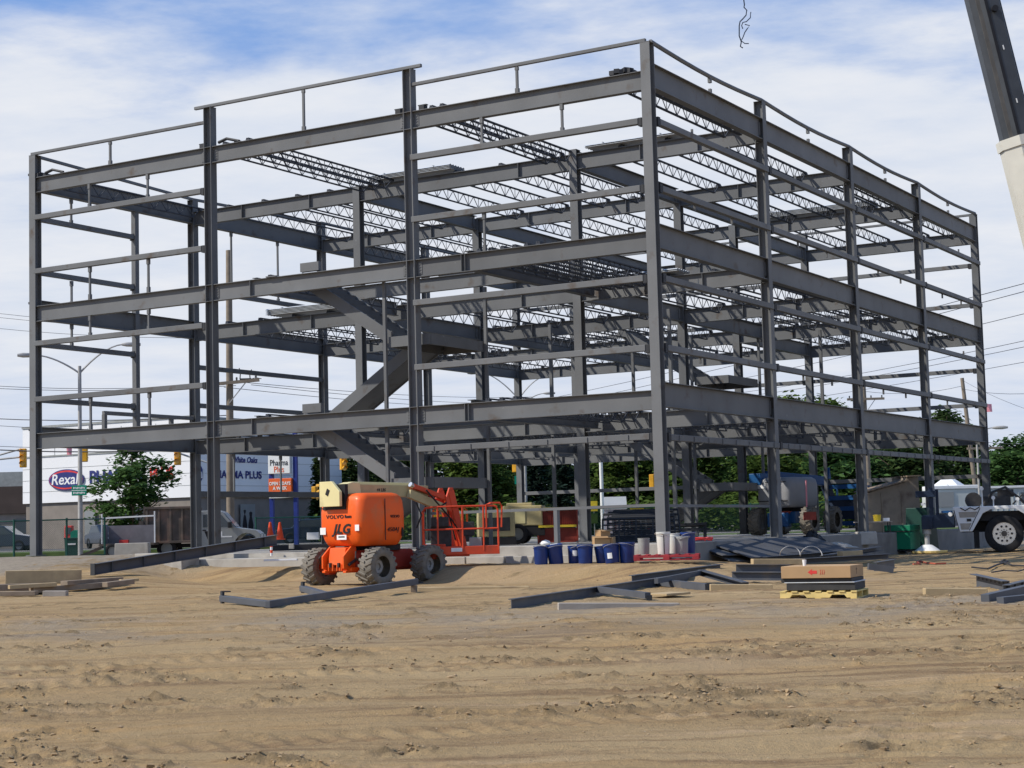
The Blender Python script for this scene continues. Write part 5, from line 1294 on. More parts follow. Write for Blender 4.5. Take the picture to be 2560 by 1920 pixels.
def wire(pts, label, r=0.022, sag=0.4):
    r *= 0.72
    pts = [P(*p) for p in pts]; out = []
    for a, c in zip(pts[:-1], pts[1:]):
        for t in np.linspace(0, 1, 9)[:-1]: out.append(a.lerp(c, t) - Vector((0, 0, sag * 4 * t * (1 - t))))
    out.append(pts[-1]); b = MB(); b.tube(out, r, 4); return baseobj(b, 'power_line', M_wire, label, 'wire', 'overhead power lines')
wl = [((-200, 757, 90), (575, 815, 75), 'highest thin wire left of the frame, ending at the pole top', 0.014), ((-200, 768, 90), (575, 822, 75), 'second thin wire from the top left of the frame', 0.014), ((-200, 797, 90), (575, 845, 75), 'third thin wire from the top left of the frame', 0.014),
      ((-200, 950, 90), (560, 962, 74.9), 'upper of two close wires running to the crossarm', 0.018), ((-200, 958, 90), (590, 964, 74.9), 'lower of two close wires running to the crossarm', 0.018),
      ((-200, 1034, 90), (573, 1038, 75), 'wire at the sill level of the open left bay', 0.028), ((-200, 1047, 90), (573, 1068, 75), 'thin wire below the sill level of the open left bay', 0.016),
      ((-200, 1103, 92), (573, 1106, 75), 'thin wire just above the thick low wire at left', 0.018), ((-200, 1111, 92), (573, 1118, 75), 'thick low wire at the left edge above the traffic light', 0.04),
      ((600, 955, 75), (1330, 992, 150), 'thin wire running right from the crossarm, uppermost', 0.018), ((628, 962, 75), (1330, 1008, 150), 'thin wire running right from the crossarm, middle', 0.018), ((560, 968, 75), (1330, 1020, 150), 'thin wire running right from the crossarm, lowest', 0.018),
      ((1250, 1020, 130), (2700, 672, 60), 'uppermost rising wire at the right edge', 0.018), ((1250, 1040, 130), (2700, 692, 60), 'second rising wire at the right edge', 0.018), ((1500, 1010, 125), (2700, 750, 60), 'third rising wire at the right edge', 0.016),
      ((1700, 1000, 120), (2700, 822, 65), 'fourth rising wire at the right edge', 0.016), ((1700, 1010, 120), (2700, 838, 65), 'fifth rising wire at the right edge', 0.016), ((1500, 1060, 120), (2700, 880, 65), 'lower rising wire crossing the right columns', 0.014),
      ((2158, 978, 105), (2405, 965, 110), 'wire between the two right-hand utility poles', 0.016), ((2405, 972, 110), (2700, 970, 75), 'wire from the leaning pole with a pink flag on it', 0.016), ((2405, 950, 110), (2700, 1060, 80), 'falling wire right of the leaning pole', 0.014), ((2405, 1096, 110), (2700, 1097, 80), 'low level wire right of the frame above the trees', 0.018)]
for a, c, lb, r in wl: wire([a, c], lb, r, 0.3)
for i, (px, py, Y, lb) in enumerate(((2473, 1018, 90, 'small pink flag hanging from the wires right of the frame'), (173, 1126, 93, 'small pink flag hanging above the store sign'))):
    b = MB(); b.add([(x, 0.05 * math.sin(x * 14 + z * 6), z) for z in (0, -0.2, -0.42) for x in (-0.14, -0.05, 0.05, 0.14)], [(r * 4 + k, r * 4 + k + 1, r * 4 + k + 5, r * 4 + k + 4) for r in range(2) for k in range(3)]); o = b.build('pink_flag', M_pink); o.location = P(px, py - 8, Y); tag(o, lb, 'flag')

# ------------------------------------------------------------------ chain link fences
def fence(pts, h, label, gap=2.6, nm='chain_link_fence'):
    pts = [Vector(p) for p in pts]; t = thing(nm, label, 'fence', pts[0])
    o0 = pts[0]; acc = []
    for a, c in zip(pts[:-1], pts[1:]):
        L_ = (c - a).length; n = max(1, int(round(L_ / gap)))
        for i in range(n): acc.append(a.lerp(c, i / n))
        ms = MB(); d = (c - a); ang = math.atan2(d.y, d.x)
        ms.add([(0, 0, 0.05), (L_, 0, 0.05 + d.z), (L_, 0, h + d.z), (0, 0, h)], [(0, 1, 2, 3)]); o = ms.build('mesh_panel', M_chain, t); o.location = a - o0; o.rotation_euler.z = ang
        b = MB(); b.tube([a - o0 + Vector((0, 0, h)), c - o0 + Vector((0, 0, h))], 0.028, 6); b.build('rail', M_fgreen, t); b = MB(); b.tube([a - o0 + Vector((0, 0, 0.08)), c - o0 + Vector((0, 0, 0.08))], 0.02, 6); b.build('rail', M_fgreen, t)
    acc.append(pts[-1])
    for q in acc:
        b = MB(); b.cyl(q - o0 - Vector((0, 0, 0.4)), q - o0 + Vector((0, 0, h + 0.06)), 0.04, n=8); b.build('post', M_fgreen, t)
    return t
fa = P(-60, 1384, 62); fb = P(35, 1383, 62); fc = P(167, 1380, 63); fd = P(262, 1374, 66)
fence([(fa.x, fa.y, 0.85), (fb.x, fb.y, 0.86), (fc.x, fc.y, 0.88), (fd.x, fd.y, 0.9)], 1.45, 'green chain link fence at the left behind the gravel bank')
fe = P(640, 1360, 79); ff = P(830, 1350, 80); fh = P(2080, 1350, 84)
fence([(fe.x, fe.y, 0.8), (ff.x, ff.y, 0.8), (fh.x, fh.y, 0.9)], 1.55, 'long green chain link fence along the street behind the frame', 4.0)
fi = P(1480, 1350, 86)
# litter and news boxes
q = P(173, 1345, 72)
t = thing('news_box', 'red newspaper box beside the left lamp pole', 'news box', (q.x, 72, 0.95)); b = MB(); b.box((0, 0, 0.95), (0.34, 0.34, 0.55), taper=0.94); b.build('case', M_sred, t, bevel=0.03); b = MB(); b.cyl((0, 0, 0), (0, 0, 0.68), 0.05); b.build('stand', M_black, t); b = MB(); b.box((0, -0.175, 1.0), (0.24, 0.02, 0.28)); b.build('window', M_glass, t)
q = P(189, 1345, 71.5)
t = thing('news_box', 'bright green round topped newspaper box right of the red one', 'news box', (q.x, 71.5, 0.95)); b = MB(); b.prism([(-0.18, 0), (0.18, 0), (0.18, 0.3)] + [(0.18 * math.cos(a), 0.3 + 0.18 * math.sin(a)) for a in np.linspace(0, math.pi, 9)][1:-1] + [(-0.18, 0.3)], 0.35, Matrix.Translation((0, -0.17, 0.55))); b.build('case', M_signg, t); b = MB(); b.cyl((0, 0, 0), (0, 0, 0.55), 0.05); b.build('stand', M_black, t)
q = P(183, 1360, 70.5)
t = thing('refuse_bin', 'dark green refuse bin under the newspaper boxes', 'bin', (q.x, 70.5, 0.9)); b = MB(); b.box((0, 0, 0.36), (0.56, 0.5, 0.7), taper=1.08); b.build('body', M_dkgreen, t, bevel=0.03); b = MB(); b.box((0, 0, 0.735), (0.64, 0.58, 0.06)); b.build('lid', M_dkgreen, t, bevel=0.02); b = MB(); b.box((0, -0.275, 0.5), (0.34, 0.01, 0.06)); b.build('label_strip', M_paper, t)

# ------------------------------------------------------------------ vehicles at the left
def road_wheel(parent, loc, r=0.38, wd=0.24, side=-1, mr=None):
    wl_ = empty('wheel', parent, loc); b = MB()
    b.lathe([(r*0.6, -wd*0.45), (r*0.85, -wd/2), (r*0.97, -wd*0.42), (r, -wd*0.3), (r, wd*0.3), (r*0.97, wd*0.42), (r*0.85, wd/2), (r*0.6, wd*0.45)], 28, RX, caps=False); b.build('tyre', M_tyre2, wl_, smooth=True)
    b = MB(); s = side; b.lathe([(0.02, wd*0.30*s), (r*0.2, wd*0.30*s), (r*0.24, wd*0.2*s), (r*0.52, wd*0.22*s), (r*0.6, wd*0.44*s), (r*0.62, wd*0.44*s), (r*0.6, 0.0)], 24, RX); b.build('rim', mr or M_sil, wl_, smooth=True)
    return wl_
TY = 71.0; q = P(470, 1372, TY)
TK = thing('dump_truck', 'silver cab truck with a rusty dump box parked behind the second column', 'truck', (q.x, TY, 0.72), R(3))
# local x points right (front of the truck)
b = MB(); W2 = 0.92
prof = [(0.55, 0.55), (0.55, 1.80), (0.62, 1.90), (1.30, 1.92), (1.55, 1.84), (2.05, 1.22), (2.15, 1.18), (2.90, 1.06), (3.08, 0.92), (3.12, 0.45), (2.95, 0.42)]
wa = [(2.52 + 0.50 * math.cos(a), 0.42 + 0.52 * math.sin(a)) for a in np.linspace(0.15, math.pi - 0.15, 9)]
prof = prof[:-1] + [(3.02, 0.42)] + wa + [(1.95, 0.42), (0.6, 0.42)]
b.prism(prof, 2 * W2, Matrix.Translation((0, -W2, 0))); b.build('cab', M_sil, TK, smooth=True, angle=25, bevel=0.02)
b = MB(); b.prism([(0.75, 1.22), (0.75, 1.74), (1.30, 1.78), (1.50, 1.72), (1.92, 1.22)], 2 * W2 + 0.02, Matrix.Translation((0, -W2 - 0.01, 0))); b.build('side_window', M_glass, TK)
b = MB(); b.add([(1.60, -0.75, 1.80), (1.60, 0.75, 1.80), (2.06, 0.82, 1.24), (2.06, -0.82, 1.24)], [(0, 3, 2, 1)]); b.build('windscreen', M_glass, TK)
b = MB(); b.box((1.86, -W2 - 0.14, 1.30), (0.16, 0.24, 0.24)); b.build('mirror', M_black, TK, bevel=0.03)
b = MB(); b.box((1.35, -W2 - 0.006, 1.06), (0.012, 0.01, 1.2)); b.box((0.80, -W2 - 0.012, 1.10), (0.14, 0.02, 0.05)); b.build('door_seam', M_decal, TK)
b = MB(); b.prism([(0.80, 1.06), (1.12, 1.06), (0.96, 0.66)], 0.006, Matrix.Translation((0, -W2 - 0.008, 0))); b.build('door_emblem', M_decal, TK)
b = MB(); b.box((1.55, -W2 - 0.005, 0.82), (0.75, 0.006, 0.05)); b.box((1.42, -W2 - 0.005, 0.94), (0.22, 0.006, 0.20)); b.build('door_print', M_white, TK)
b = MB(); b.box((3.10, -0.6, 0.80), (0.08, 0.3, 0.16)); b.build('headlight', M_white, TK); b = MB(); b.box((3.10, 0.6, 0.80), (0.08, 0.3, 0.16)); b.build('headlight', M_white, TK)
b = MB(); b.box((-0.55, 0, 1.35), (2.05, 2.0, 1.46)); 
for x in np.linspace(-1.5, 0.4, 5): b.box((x, -1.02, 1.35), (0.08, 0.06, 1.46))
b.box((-0.55, -1.03, 2.06), (2.1, 0.08, 0.10)); b.box((-0.55, -1.03, 0.66), (2.1, 0.08, 0.10)); b.build('dump_box', M_dirtybox, TK, bevel=0.01)
b = MB(); b.box((0.6, 0, 0.5), (4.4, 0.8, 0.16)); b.build('chassis', M_black, TK)
for x in (2.52, -0.75):
    for s_ in (-1, 1): road_wheel(TK, (x, s_ * 0.82, 0.40), 0.40, side=s_)
b = MB(); b.box((-1.64, -0.9, 1.35), (0.06, 0.14, 1.6)); b.box((-1.76, -0.95, 1.1), (0.18, 0.1, 0.9)); b.build('tailgate_gear', M_dirtybox, TK)
TL_Y = 69.0; q = P(322, 1372, TL_Y)
TRL = thing('utility_trailer', 'grey stake sided trailer with a white rack left of the truck', 'trailer', (q.x, TL_Y, 0.78), R(3))
b = MB(); b.box((0.05, 0.5, 0.95), (1.9, 0.06, 0.75)); b.box((-0.95, 0, 0.95), (0.06, 1.0, 0.75)); b.build('side_board', M_fabr, TRL)
b = MB(); b.box((0, 0.1, 0.55), (2.2, 1.3, 0.08)); b.build('bed', M_dirtybox, TRL)
b = MB(); b.bar((-1.0, -0.5, 1.62), (1.15, -0.5, 1.68), 0.05, 0.06)
for x, z in ((-0.98, 1.60), (1.12, 1.66)): b.bar((x, -0.5, 0.6), (x, -0.5, z + 0.2), 0.05, 0.05, up=(1, 0, 0))
b.build('rack', M_white, TRL)
for s_ in (-0.6, 0.75): road_wheel(TRL, (-0.55, s_, 0.30), 0.30, 0.2)
b = MB(); b.box((-0.2, 0.1, 0.66), (0.35, 0.3, 0.16)); b.build('red_can', M_sred, TRL)
b = MB(); b.bar((-1.1, 0, 0.45), (-2.1, -0.2, 0.05), 0.14, 0.12); b.build('ramp', M_dirtybox, TRL)
b = MB(); b.box((0, 0, 0.24), (1.28, 0.5, 0.62), taper=0.97); o = b.build('concrete_block', M_conc, bevel=0.02); q = P(332, 1370, 64); o.location = (q.x, 64, 0.85); tag(o, 'pale concrete block standing in front of the grey trailer', 'concrete block')
def cone(px, py, Y, h, label, white=True):
    q = P(px, py, Y); t = thing('traffic_cone', label, 'traffic cone', q, 0, 'orange cones beside the truck')
    b = MB(); b.lathe([(0.16 * h / 0.7, 0.03), (0.035, h), (0.02, h + 0.01)], 20); b.build('cone', M_coneo, t, smooth=True)
    b = MB(); b.box((0, 0, 0.015), (0.40 * h / 0.7, 0.40 * h / 0.7, 0.03)); b.build('base', M_coneo, t, bevel=0.01)
    if white: b = MB(); b.lathe([(0.16 * h / 0.7 - 0.125 * 0.42 + 0.004, 0.03 + 0.40 * h), (0.16*h/0.7 - 0.125*0.60 + 0.006, 0.03 + 0.58 * h)], 20, caps=False); b.build('reflective_band', M_white, t, smooth=True)
cone(676, 1350, 50.5, 0.52, 'orange traffic cone with a white band, nearer the truck')
cone(700, 1349, 52.0, 0.52, 'plain orange traffic cone, nearer the lift', False)
q = P(678.5, 1376, 46.9); t = thing('delineator_post', 'orange and white striped marker post on the foundation wall', 'marker post', (q.x, q.y, 1.0))
for k in range(4): b = MB(); b.cyl((0, 0, 0.08 * k), (0, 0, 0.08 * k + 0.08), 0.035); b.build('band', M_white if k % 2 == 0 else M_coneo, t)
# dark material heap inside the left front bay
for i, (px, py, Y, sx_, sy_, sz_, m, lb, nm) in enumerate(((760, 1368, 50, 1.9, 1.0, 0.16, M_black, 'dark sheet of membrane rolled out on the slab left of the lift', 'membrane_sheet'), (783, 1340, 52, 0.36, 0.3, 0.22, M_white, 'white bucket shaped tool case left of the lift hood', 'tool_case'), (729, 1366, 48.5, 0.14, 0.14, 0.14, M_conc, 'small pale block on the slab left of the lift', 'block'), (620, 1424, 43.8, 0.9, 0.2, 0.05, M_white, 'white board lying against the wall behind the left wheel', 'board'))):
    q = P(px, py, Y)
    if nm == 'board': q = P(702, 1400, 45.0)
    b = MB(); b.box((0, 0, sz_ / 2), (sx_, sy_, sz_), taper=0.96); o = b.build(nm, m, bevel=0.01); o.location = (q.x, q.y, q.z - sz_ / 2); tag(o, lb, nm.replace('_', ' '))
def small_car(px, Y, z, label, m, rz, sc=1.0):
    q = P(px, 1330, Y); t = thing('parked_car', label, 'car', (q.x, Y, z), rz)
    b = MB(); b.prism([(-2.1, 0.3), (-2.15, 0.75), (-1.9, 0.85), (-1.2, 0.92), (-0.75, 1.36), (0.55, 1.40), (1.15, 0.95), (1.95, 0.82), (2.15, 0.6), (2.1, 0.3)], 1.7, Matrix.Translation((0, -0.85, 0))); b.build('body', m, t, smooth=True, angle=30, bevel=0.04)
    b = MB(); b.prism([(-1.05, 0.95), (-0.68, 1.30), (0.5, 1.33), (0.98, 0.95)], 1.72, Matrix.Translation((0, -0.86, 0))); b.build('window', M_glass, t)
    for x in (-1.3, 1.35):
        for s_ in (-1, 1): road_wheel(t, (x, s_ * 0.78, 0.32), 0.32, 0.2, s_)
    for s_ in (-0.6, 0.6):
        b = MB(); b.box((2.12, s_, 0.62), (0.06, 0.3, 0.12)); b.build('headlight', M_white, t)
    return t
M_carb = mat('dark_blue_car_paint', (0.02, 0.03, 0.05), 0.25, 0.2, coat=0.5)
small_car(272, 100, 1.0, 'dark car parked by the store behind the grey trailer', M_carb, R(-60))
small_car(-5, 92, 1.0, 'dark car driving at the left edge of the picture', M_carb, 0.0)
small_car(782, 96, 1.0, 'dark car on the street left of the lift hood', M_carb, R(10))

# ------------------------------------------------------------------ machines and material inside and right of the frame
q = P(1312, 1345, 52.5)
AC = thing('compressor', 'tan towable compressor with a black chassis behind the basket', 'compressor', (q.x, q.y, 1.09), R(-8))
b = MB(); b.box((0, 0, 0.86), (1.25, 0.9, 0.62), taper=0.97); b.box((-0.1, 0, 1.2), (0.8, 0.7, 0.12)); b.build('canopy', M_tan, AC, bevel=0.03)
b = MB(); b.box((-0.12, -0.458, 0.86), (0.42, 0.012, 0.46)); b.build('panel', M_cream, AC)
b = MB(); b.box((0, 0, 0.40), (1.35, 0.85, 0.30)); b.bar((0.6, 0, 0.4), (1.3, 0, 0.38), 0.1, 0.1); b.build('chassis', M_black, AC)
for s_ in (-1, 1): road_wheel(AC, (-0.15, s_ * 0.48, 0.31), 0.31, 0.18, s_)
q = P(1240, 1340, 51)
t = thing('generator', 'dull olive box generator behind the red basket railing', 'generator', (q.x, q.y, 1.09), R(5))
b = MB(); b.box((0, 0, 0.62), (1.1, 0.7, 0.75)); b.build('case', M_tan, t, bevel=0.03)
b = MB(); b.box((0, -0.36, 0.62), (0.8, 0.02, 0.4)); b.build('grille', M_hydr, t)
b = MB(); b.box((0, 0, 0.12), (1.15, 0.75, 0.22)); b.build('skid', M_black, t)
q = P(1128, 1330, 47.5)
t = thing('welder', 'yellow engine welder with an orange bar on top behind the jib', 'welder', (q.x, q.y, 1.09), R(-10))
b = MB(); b.box((-0.1, 0, 0.78), (0.75, 0.5, 0.5), taper=0.92); b.build('case', M_yell, t, bevel=0.04)
b = MB(); b.box((0.0, -0.27, 0.62), (0.5, 0.02, 0.5)); b.box((0.1, 0, 0.35), (0.9, 0.5, 0.4)); b.build('engine', M_hydr, t)
b = MB(); b.tube([(-0.45, -0.2, 0.3), (-0.45, -0.2, 1.05), (-0.3, -0.2, 1.12), (0.4, -0.2, 1.12), (0.5, -0.2, 1.02), (0.5, -0.2, 0.3)], 0.03); b.build('frame', M_orange, t)
q = P(1395, 1350, 52.0)
t = thing('material_cage', 'dark red mesh sided material cage with yellow bars left of the inner column', 'cage', (q.x, q.y, 1.09), R(-4))
b = MB()
for z in (0.05, 0.52, 1.02): b.bar((-0.6, 0, z), (0.6, 0, z), 0.05, 0.05)
for x in (-0.6, -0.0, 0.6): b.bar((x, 0, 0), (x, 0, 1.04), 0.05, 0.05, up=(1, 0, 0))
b.build('post_frame', M_redeq, t)
b = MB()
for x in np.linspace(-0.57, 0.57, 20): b.bar((x, 0.02, 0.55), (x, 0.02, 1.0), 0.016, 0.016, up=(1, 0, 0))
b.box((0, 0.06, 0.76), (1.15, 0.02, 0.44)); b.box((0, 0.05, 0.26), (1.15, 0.03, 0.40)); b.build('mesh_side', M_redeq, t)
b = MB(); b.box((0, -0.04, 0.52), (1.16, 0.03, 0.07)); b.box((0.05, -0.04, 1.06), (0.9, 0.03, 0.06)); b.build('yellow_bar', M_yell, t)
q = P(1600, 1290, 62)
t = thing('scissor_rail', 'dark red handrails with yellow caps behind the stacked railings', 'handrail', (q.x, q.y, 1.09))
b = MB()
for x in (-0.9, -0.3, 0.3, 0.9): b.bar((x, 0, 0), (x, 0, 1.0), 0.05, 0.05, up=(1, 0, 0))
b.bar((-0.9, 0, 0.5), (0.9, 0, 0.5), 0.04, 0.05); b.bar((-0.9, 0, 0.98), (0.9, 0, 0.98), 0.05, 0.05); b.build('rail', M_redeq, t)
b = MB(); b.box((-0.1, 0, 1.06), (0.5, 0.1, 0.07)); b.box((0.75, 0, 1.06), (0.4, 0.1, 0.07)); b.build('yellow_cap', M_yell, t)
# stacked black railing panels
for i in range(6):
    q = P(1590 + 14 * (i % 3), 1348 - i * 8, 47.5 + 0.5 * i)
    b = MB(); L_ = 1.9
    M = Matrix.Rotation(R(-38), 4, 'X')
    for z in (0.05, 0.85): b.add(*(lambda mb: (mb.v, mb.f))(MB().bar((-L_/2, 0, z), (L_/2, 0, z), 0.05, 0.05)), M)
    for x in np.linspace(-L_/2, L_/2, 5): b.add(*(lambda mb: (mb.v, mb.f))(MB().bar((x, 0, 0.05), (x, 0, 0.85), 0.035, 0.035, up=(1, 0, 0))), M)
    for z in (0.25, 0.45, 0.65): b.add(*(lambda mb: (mb.v, mb.f))(MB().bar((-L_/2, 0, z), (L_/2, 0, z), 0.025, 0.03)), M)
    o = b.build('railing_panel', M_clip); o.location = (q.x, q.y, 1.09 + 0.05 * i); o.rotation_euler.z = R(-6 + 3 * (i % 3))
    tag(o, 'black steel railing panel in the leaning stack left of the corner column', 'railing panel', 'stacked black railing panels')
q = P(1660, 1320, 50.5)
t = thing('steel_rack', 'low black steel rack loaded with dark sections behind the corner column', 'rack', (q.x, q.y, 1.09), R(-5))
b = MB(); b.box((0, 0, 0.32), (2.6, 0.9, 0.08)); b.build('shelf', M_clip, t)
for x in (-1.2, 1.2): b = MB(); b.box((x, 0, 0.2), (0.08, 0.9, 0.4)); b.build('leg', M_clip, t)
b = MB()
for i in range(8): b.bar((-1.25, -0.4 + i * 0.11, 0.42 + 0.05 * (i % 2)), (1.25, -0.38 + i * 0.11, 0.42 + 0.06 * ((i + 1) % 2)), 0.08, 0.08)
b.build('section', M_hydr, t)
for px, Y, sx_, sz_, dz, rz, lb in ((1502, 46.0, 0.42, 0.22, 0, 0.2, 'open cardboard box on the slab by the black railings, lower left'), (1522, 46.1, 0.30, 0.20, 0, -0.3, 'cardboard box on the slab by the black railings, right one'), (1507, 46.05, 0.30, 0.17, 0.225, 0.5, 'cardboard box on top of the two other slab boxes')):
    q = P(px, 1350, Y); b = MB(); b.box((0, 0, sz_ / 2), (sx_, 0.3, sz_)); b.add([(-sx_/2, -0.15, sz_), (sx_/2, -0.15, sz_), (sx_/2 + .02, -0.24, sz_ - 0.04), (-sx_/2 - .02, -0.24, sz_ - 0.04)], [(0, 1, 2, 3)]); o = b.build('cardboard_box', M_card); o.location = (q.x, q.y, 1.085 + dz); o.rotation_euler.z = rz; tag(o, lb, 'box', 'cardboard boxes on the slab')
b = MB(); b.lathe([(0.12, 0), (0.14, 0.04), (0.10, 0.10), (0.01, 0.13)], 14); o = b.build('hard_hat', M_white, smooth=True); q = P(1364, 1353, 43.3); o.location = (q.x, q.y, 1.14); tag(o, 'white hard hat lying on the foundation wall above the blue pails', 'hard hat')
# white kiosk and yard things beyond the fence
q = P(1537, 1330, 90)
t = thing('white_cabin', 'small white roofed cabin with pinkish sides beyond the fence', 'cabin', (q.x, q.y, 1.0))
b = MB(); b.box((0, 0, 0.75), (1.2, 1.0, 1.4)); b.build('wall', mat('pinkish_siding', (0.52, 0.44, 0.44), 0.8), t)
b = MB(); b.box((0, 0, 1.75), (1.3, 1.1, 0.65), taper=0.95); b.build('roof', M_white, t)
q = P(1487, 1330, 84)
t = thing('lawn_sign', 'small yellow and green sign by the white post', 'sign', (q.x, q.y, 1.0)); b = MB(); b.box((0, 0, 1.55), (0.34, 0.04, 0.5)); b.build('board', M_yell, t); b = MB(); b.box((0, 0, 0.95), (0.32, 0.05, 0.5)); b.build('lower_board', M_leafB, t); b = MB(); b.box((0, 0.05, 0.7), (0.05, 0.05, 1.6)); b.build('post', M_gpole, t)

# blue boom lift standing inside the frame
q = P(1990, 1335, 62.0)
BL = thing('boom_lift', 'blue boom lift with a grey hood standing inside the right half of the frame', 'boom lift', (q.x, q.y, 1.08), R(58))
for sx in (-1, 1):
    for s_ in (-1, 1): lug_wheel(BL, (sx * 1.1, s_ * 1.0, 0.50), r=0.50, wd=0.42, rimr=0.27, side=s_, lugs=16)
b = MB(); b.box((0, 0, 0.62), (2.3, 0.95, 0.42)); b.box((-1.25, 0.1, 0.55), (0.3, 0.8, 0.5)); b.build('chassis', M_bluep, BL, bevel=0.03)
b = MB(); b.box((-1.15, 0, 0.80), (0.3, 0.6, 0.1)); b.build('cover_plate', M_redeq, BL)
b = MB(); b.cyl((0, 0, 0.8), (0, 0, 1.0), 0.6, n=24); b.build('turntable', M_black, BL)
UB = empty('upper_body', BL, (0, 0, 0), R(-12))
b = MB(); loft(b, [[(x, y, z) for x, y in rrect(0.95 + dx, 0.72 + dx, 0.2, 5, -0.55, -0.1)] for z, dx in ((0.98, -0.1), (1.05, -0.02), (1.3, 0), (1.8, 0), (1.98, -0.04), (2.06, -0.14))]); b.build('hood', M_hoodg, UB, smooth=True, angle=50)
b = MB(); b.box((-1.51, -0.1, 1.22), (0.015, 1.3, 0.03)); b.box((-1.51, -0.25, 1.9), (0.012, 0.9, 0.02)); b.build('hood_seam', M_decal, UB)
b = MB(); b.box((-1.515, 0.38, 1.75), (0.01, 0.4, 0.14)); b.build('sticker', M_paper, UB)
b = MB(); b.box((-1.2, 0.62, 2.02), (0.7, 0.5, 0.42)); b.bar((-0.9, 0.55, 2.15), (2.6, 0.4, 1.95), 0.30, 0.34); b.build('boom', M_bluep, UB, bevel=0.02)
b = MB(); b.bar((2.5, 0.3, 2.1), (3.0, 0.1, 0.5), 0.12, 0.2); b.bar((2.5, 0.5, 2.1), (3.0, 0.3, 0.5), 0.12, 0.2); b.build('jib', M_dkblue, UB)
b = MB()
for y in (-1.0, 0.4):
    for x in (2.6, 3.4): b.bar((x, y, 0.3), (x, y, 1.75), 0.05, 0.05, up=(1, 0, 0))
for z in (0.9, 1.3, 1.72):
    b.bar((2.6, -1.0, z), (2.6, 0.4, z), 0.05, 0.16); b.bar((3.4, -1.0, z), (3.4, 0.4, z), 0.05, 0.05); b.bar((2.6, -1.0, z), (3.4, -1.0, z), 0.05, 0.05)
b.box((3.0, -0.3, 0.35), (0.85, 1.45, 0.16)); b.build('basket', M_bluep, UB)
b = MB(); b.box((2.7, -0.3, 0.95), (0.1, 1.3, 0.9)); b.build('basket_mesh', M_dkblue, UB)
b = MB(); b.prism([(0, 0), (0.16, 0), (0.1, 0.42)], 0.1, Matrix.Translation((1.2, -0.7, 2.0))); b.build('beacon_guard', M_bluep, UB)
b = MB(); b.tube([P(2015, 1200, 60.5) - Vector((q.x, q.y, 1.08)), P(2017, 1270, 60.5) - Vector((q.x, q.y, 1.08))], 0.03)
o = b.build('warning_pole', M_pink); o.location = (q.x, q.y, 1.08); tag(o, 'thin pink marker pole in front of the grey hood', 'marker pole')
b = MB(); b.box((0, 0, 0.14), (0.4, 0.3, 0.28)); o = b.build('red_box', M_redeq); g = P(2025, 1300, 59.5); o.location = (g.x, g.y, g.z); tag(o, 'faded red fuel can hung on the tyre of the blue lift', 'fuel can')

# plywood bin, bench, green job boxes
q = P(2238, 1345, 60.0); pm = 60.0 / FPX
PB = thing('plywood_bin', 'tall weathered plywood rubbish bin with a sloping lid right of the blue lift', 'bin', (q.x, q.y, 1.09), R(6))
b = MB(); b.prism([(-66*pm, 0.0), (-68*pm, 1.36), (-50*pm, 1.46), (30*pm, 1.74), (36*pm, 1.92), (66*pm, 1.92), (70*pm, 0.0)], 1.6, Matrix.Translation((0, 0, 0))); b.build('body', M_ply, PB, bevel=0.01)
b = MB(); b.bar((-66*pm, 0.7, 1.46), (36*pm, 0.7, 1.81), 1.75, 0.045); b.bar((34*pm, 0.7, 1.95), (70*pm, 0.7, 1.96), 1.75, 0.045); b.build('lid', M_wood2, PB)
b = MB()
for x in (-30, 22): b.box((x*pm, -0.015, 0.70), (0.05, 0.03, 1.4))
b.build('batten', M_ply, PB)
q = P(2184, 1345, 54.5)
TB = thing('work_table', 'thin grey folding work table in front of the plywood bin', 'table', (q.x, q.y, 0.62), R(-4))
b = MB(); b.box((0, 0, 0.86), (1.15, 0.6, 0.03)); b.build('table_top', M_woodg, TB)
for x in (-0.5, 0.5):
    for y in (-0.25, 0.25): b = MB(); b.bar((x, y, 0), (x, y, 0.85), 0.03, 0.03, up=(1, 0, 0)); b.build('leg', M_clip, TB)
b = MB(); b.lathe([(0.11, 0), (0.125, 0.18), (0.135, 0.185), (0.13, 0.21), (0.115, 0.2)], 18); o = b.build('yellow_bucket', M_yell, smooth=True); o.location = (q.x + 0.14, q.y, 1.495); tag(o, 'small yellow bucket standing on the work table', 'bucket')
b = MB(); b.box((0, 0, 0.05), (0.2, 0.16, 0.1)); o = b.build('white_box', M_paper); o.location = (q.x + 0.42, q.y, 1.495); tag(o, 'small white box beside the yellow bucket on the table', 'box')
q = P(2250, 1370, 55.0)
GB = thing('job_box', 'bright green steel job box beside the crane outrigger', 'tool chest', (q.x + 0.1, q.y, gz(q.x, 55) + 0.02), R(-36))
b = MB(); b.box((0, 0, 0.42), (0.86, 0.80, 0.56)); b.build('case', M_green, GB, bevel=0.015)
b = MB(); b.box((0, 0, 0.82), (0.89, 0.83, 0.20)); b.build('lid', M_green, GB, bevel=0.02)
b = MB(); b.box((0, -0.42, 0.705), (0.86, 0.02, 0.02)); b.box((0, 0, 0.1), (0.88, 0.82, 0.04)); b.build('seam', M_black, GB)
b = MB()
for x in (-0.35, 0.35): b.box((x, 0, 0.05), (0.1, 0.7, 0.1))
b.build('skid', M_woodg, GB)
q = P(2305, 1365, 56.3)
t = thing('job_box', 'tall dark green job box behind the bright green one', 'tool chest', (q.x, q.y, gz(q.x, 56.3)), R(-36))
b = MB(); b.prism([(-0.45, 0.1), (-0.36, 1.48), (0.36, 1.48), (0.45, 0.1)], 0.7, Matrix.Translation((0, -0.35, 0))); b.build('case', M_dkgreen, t, bevel=0.02)
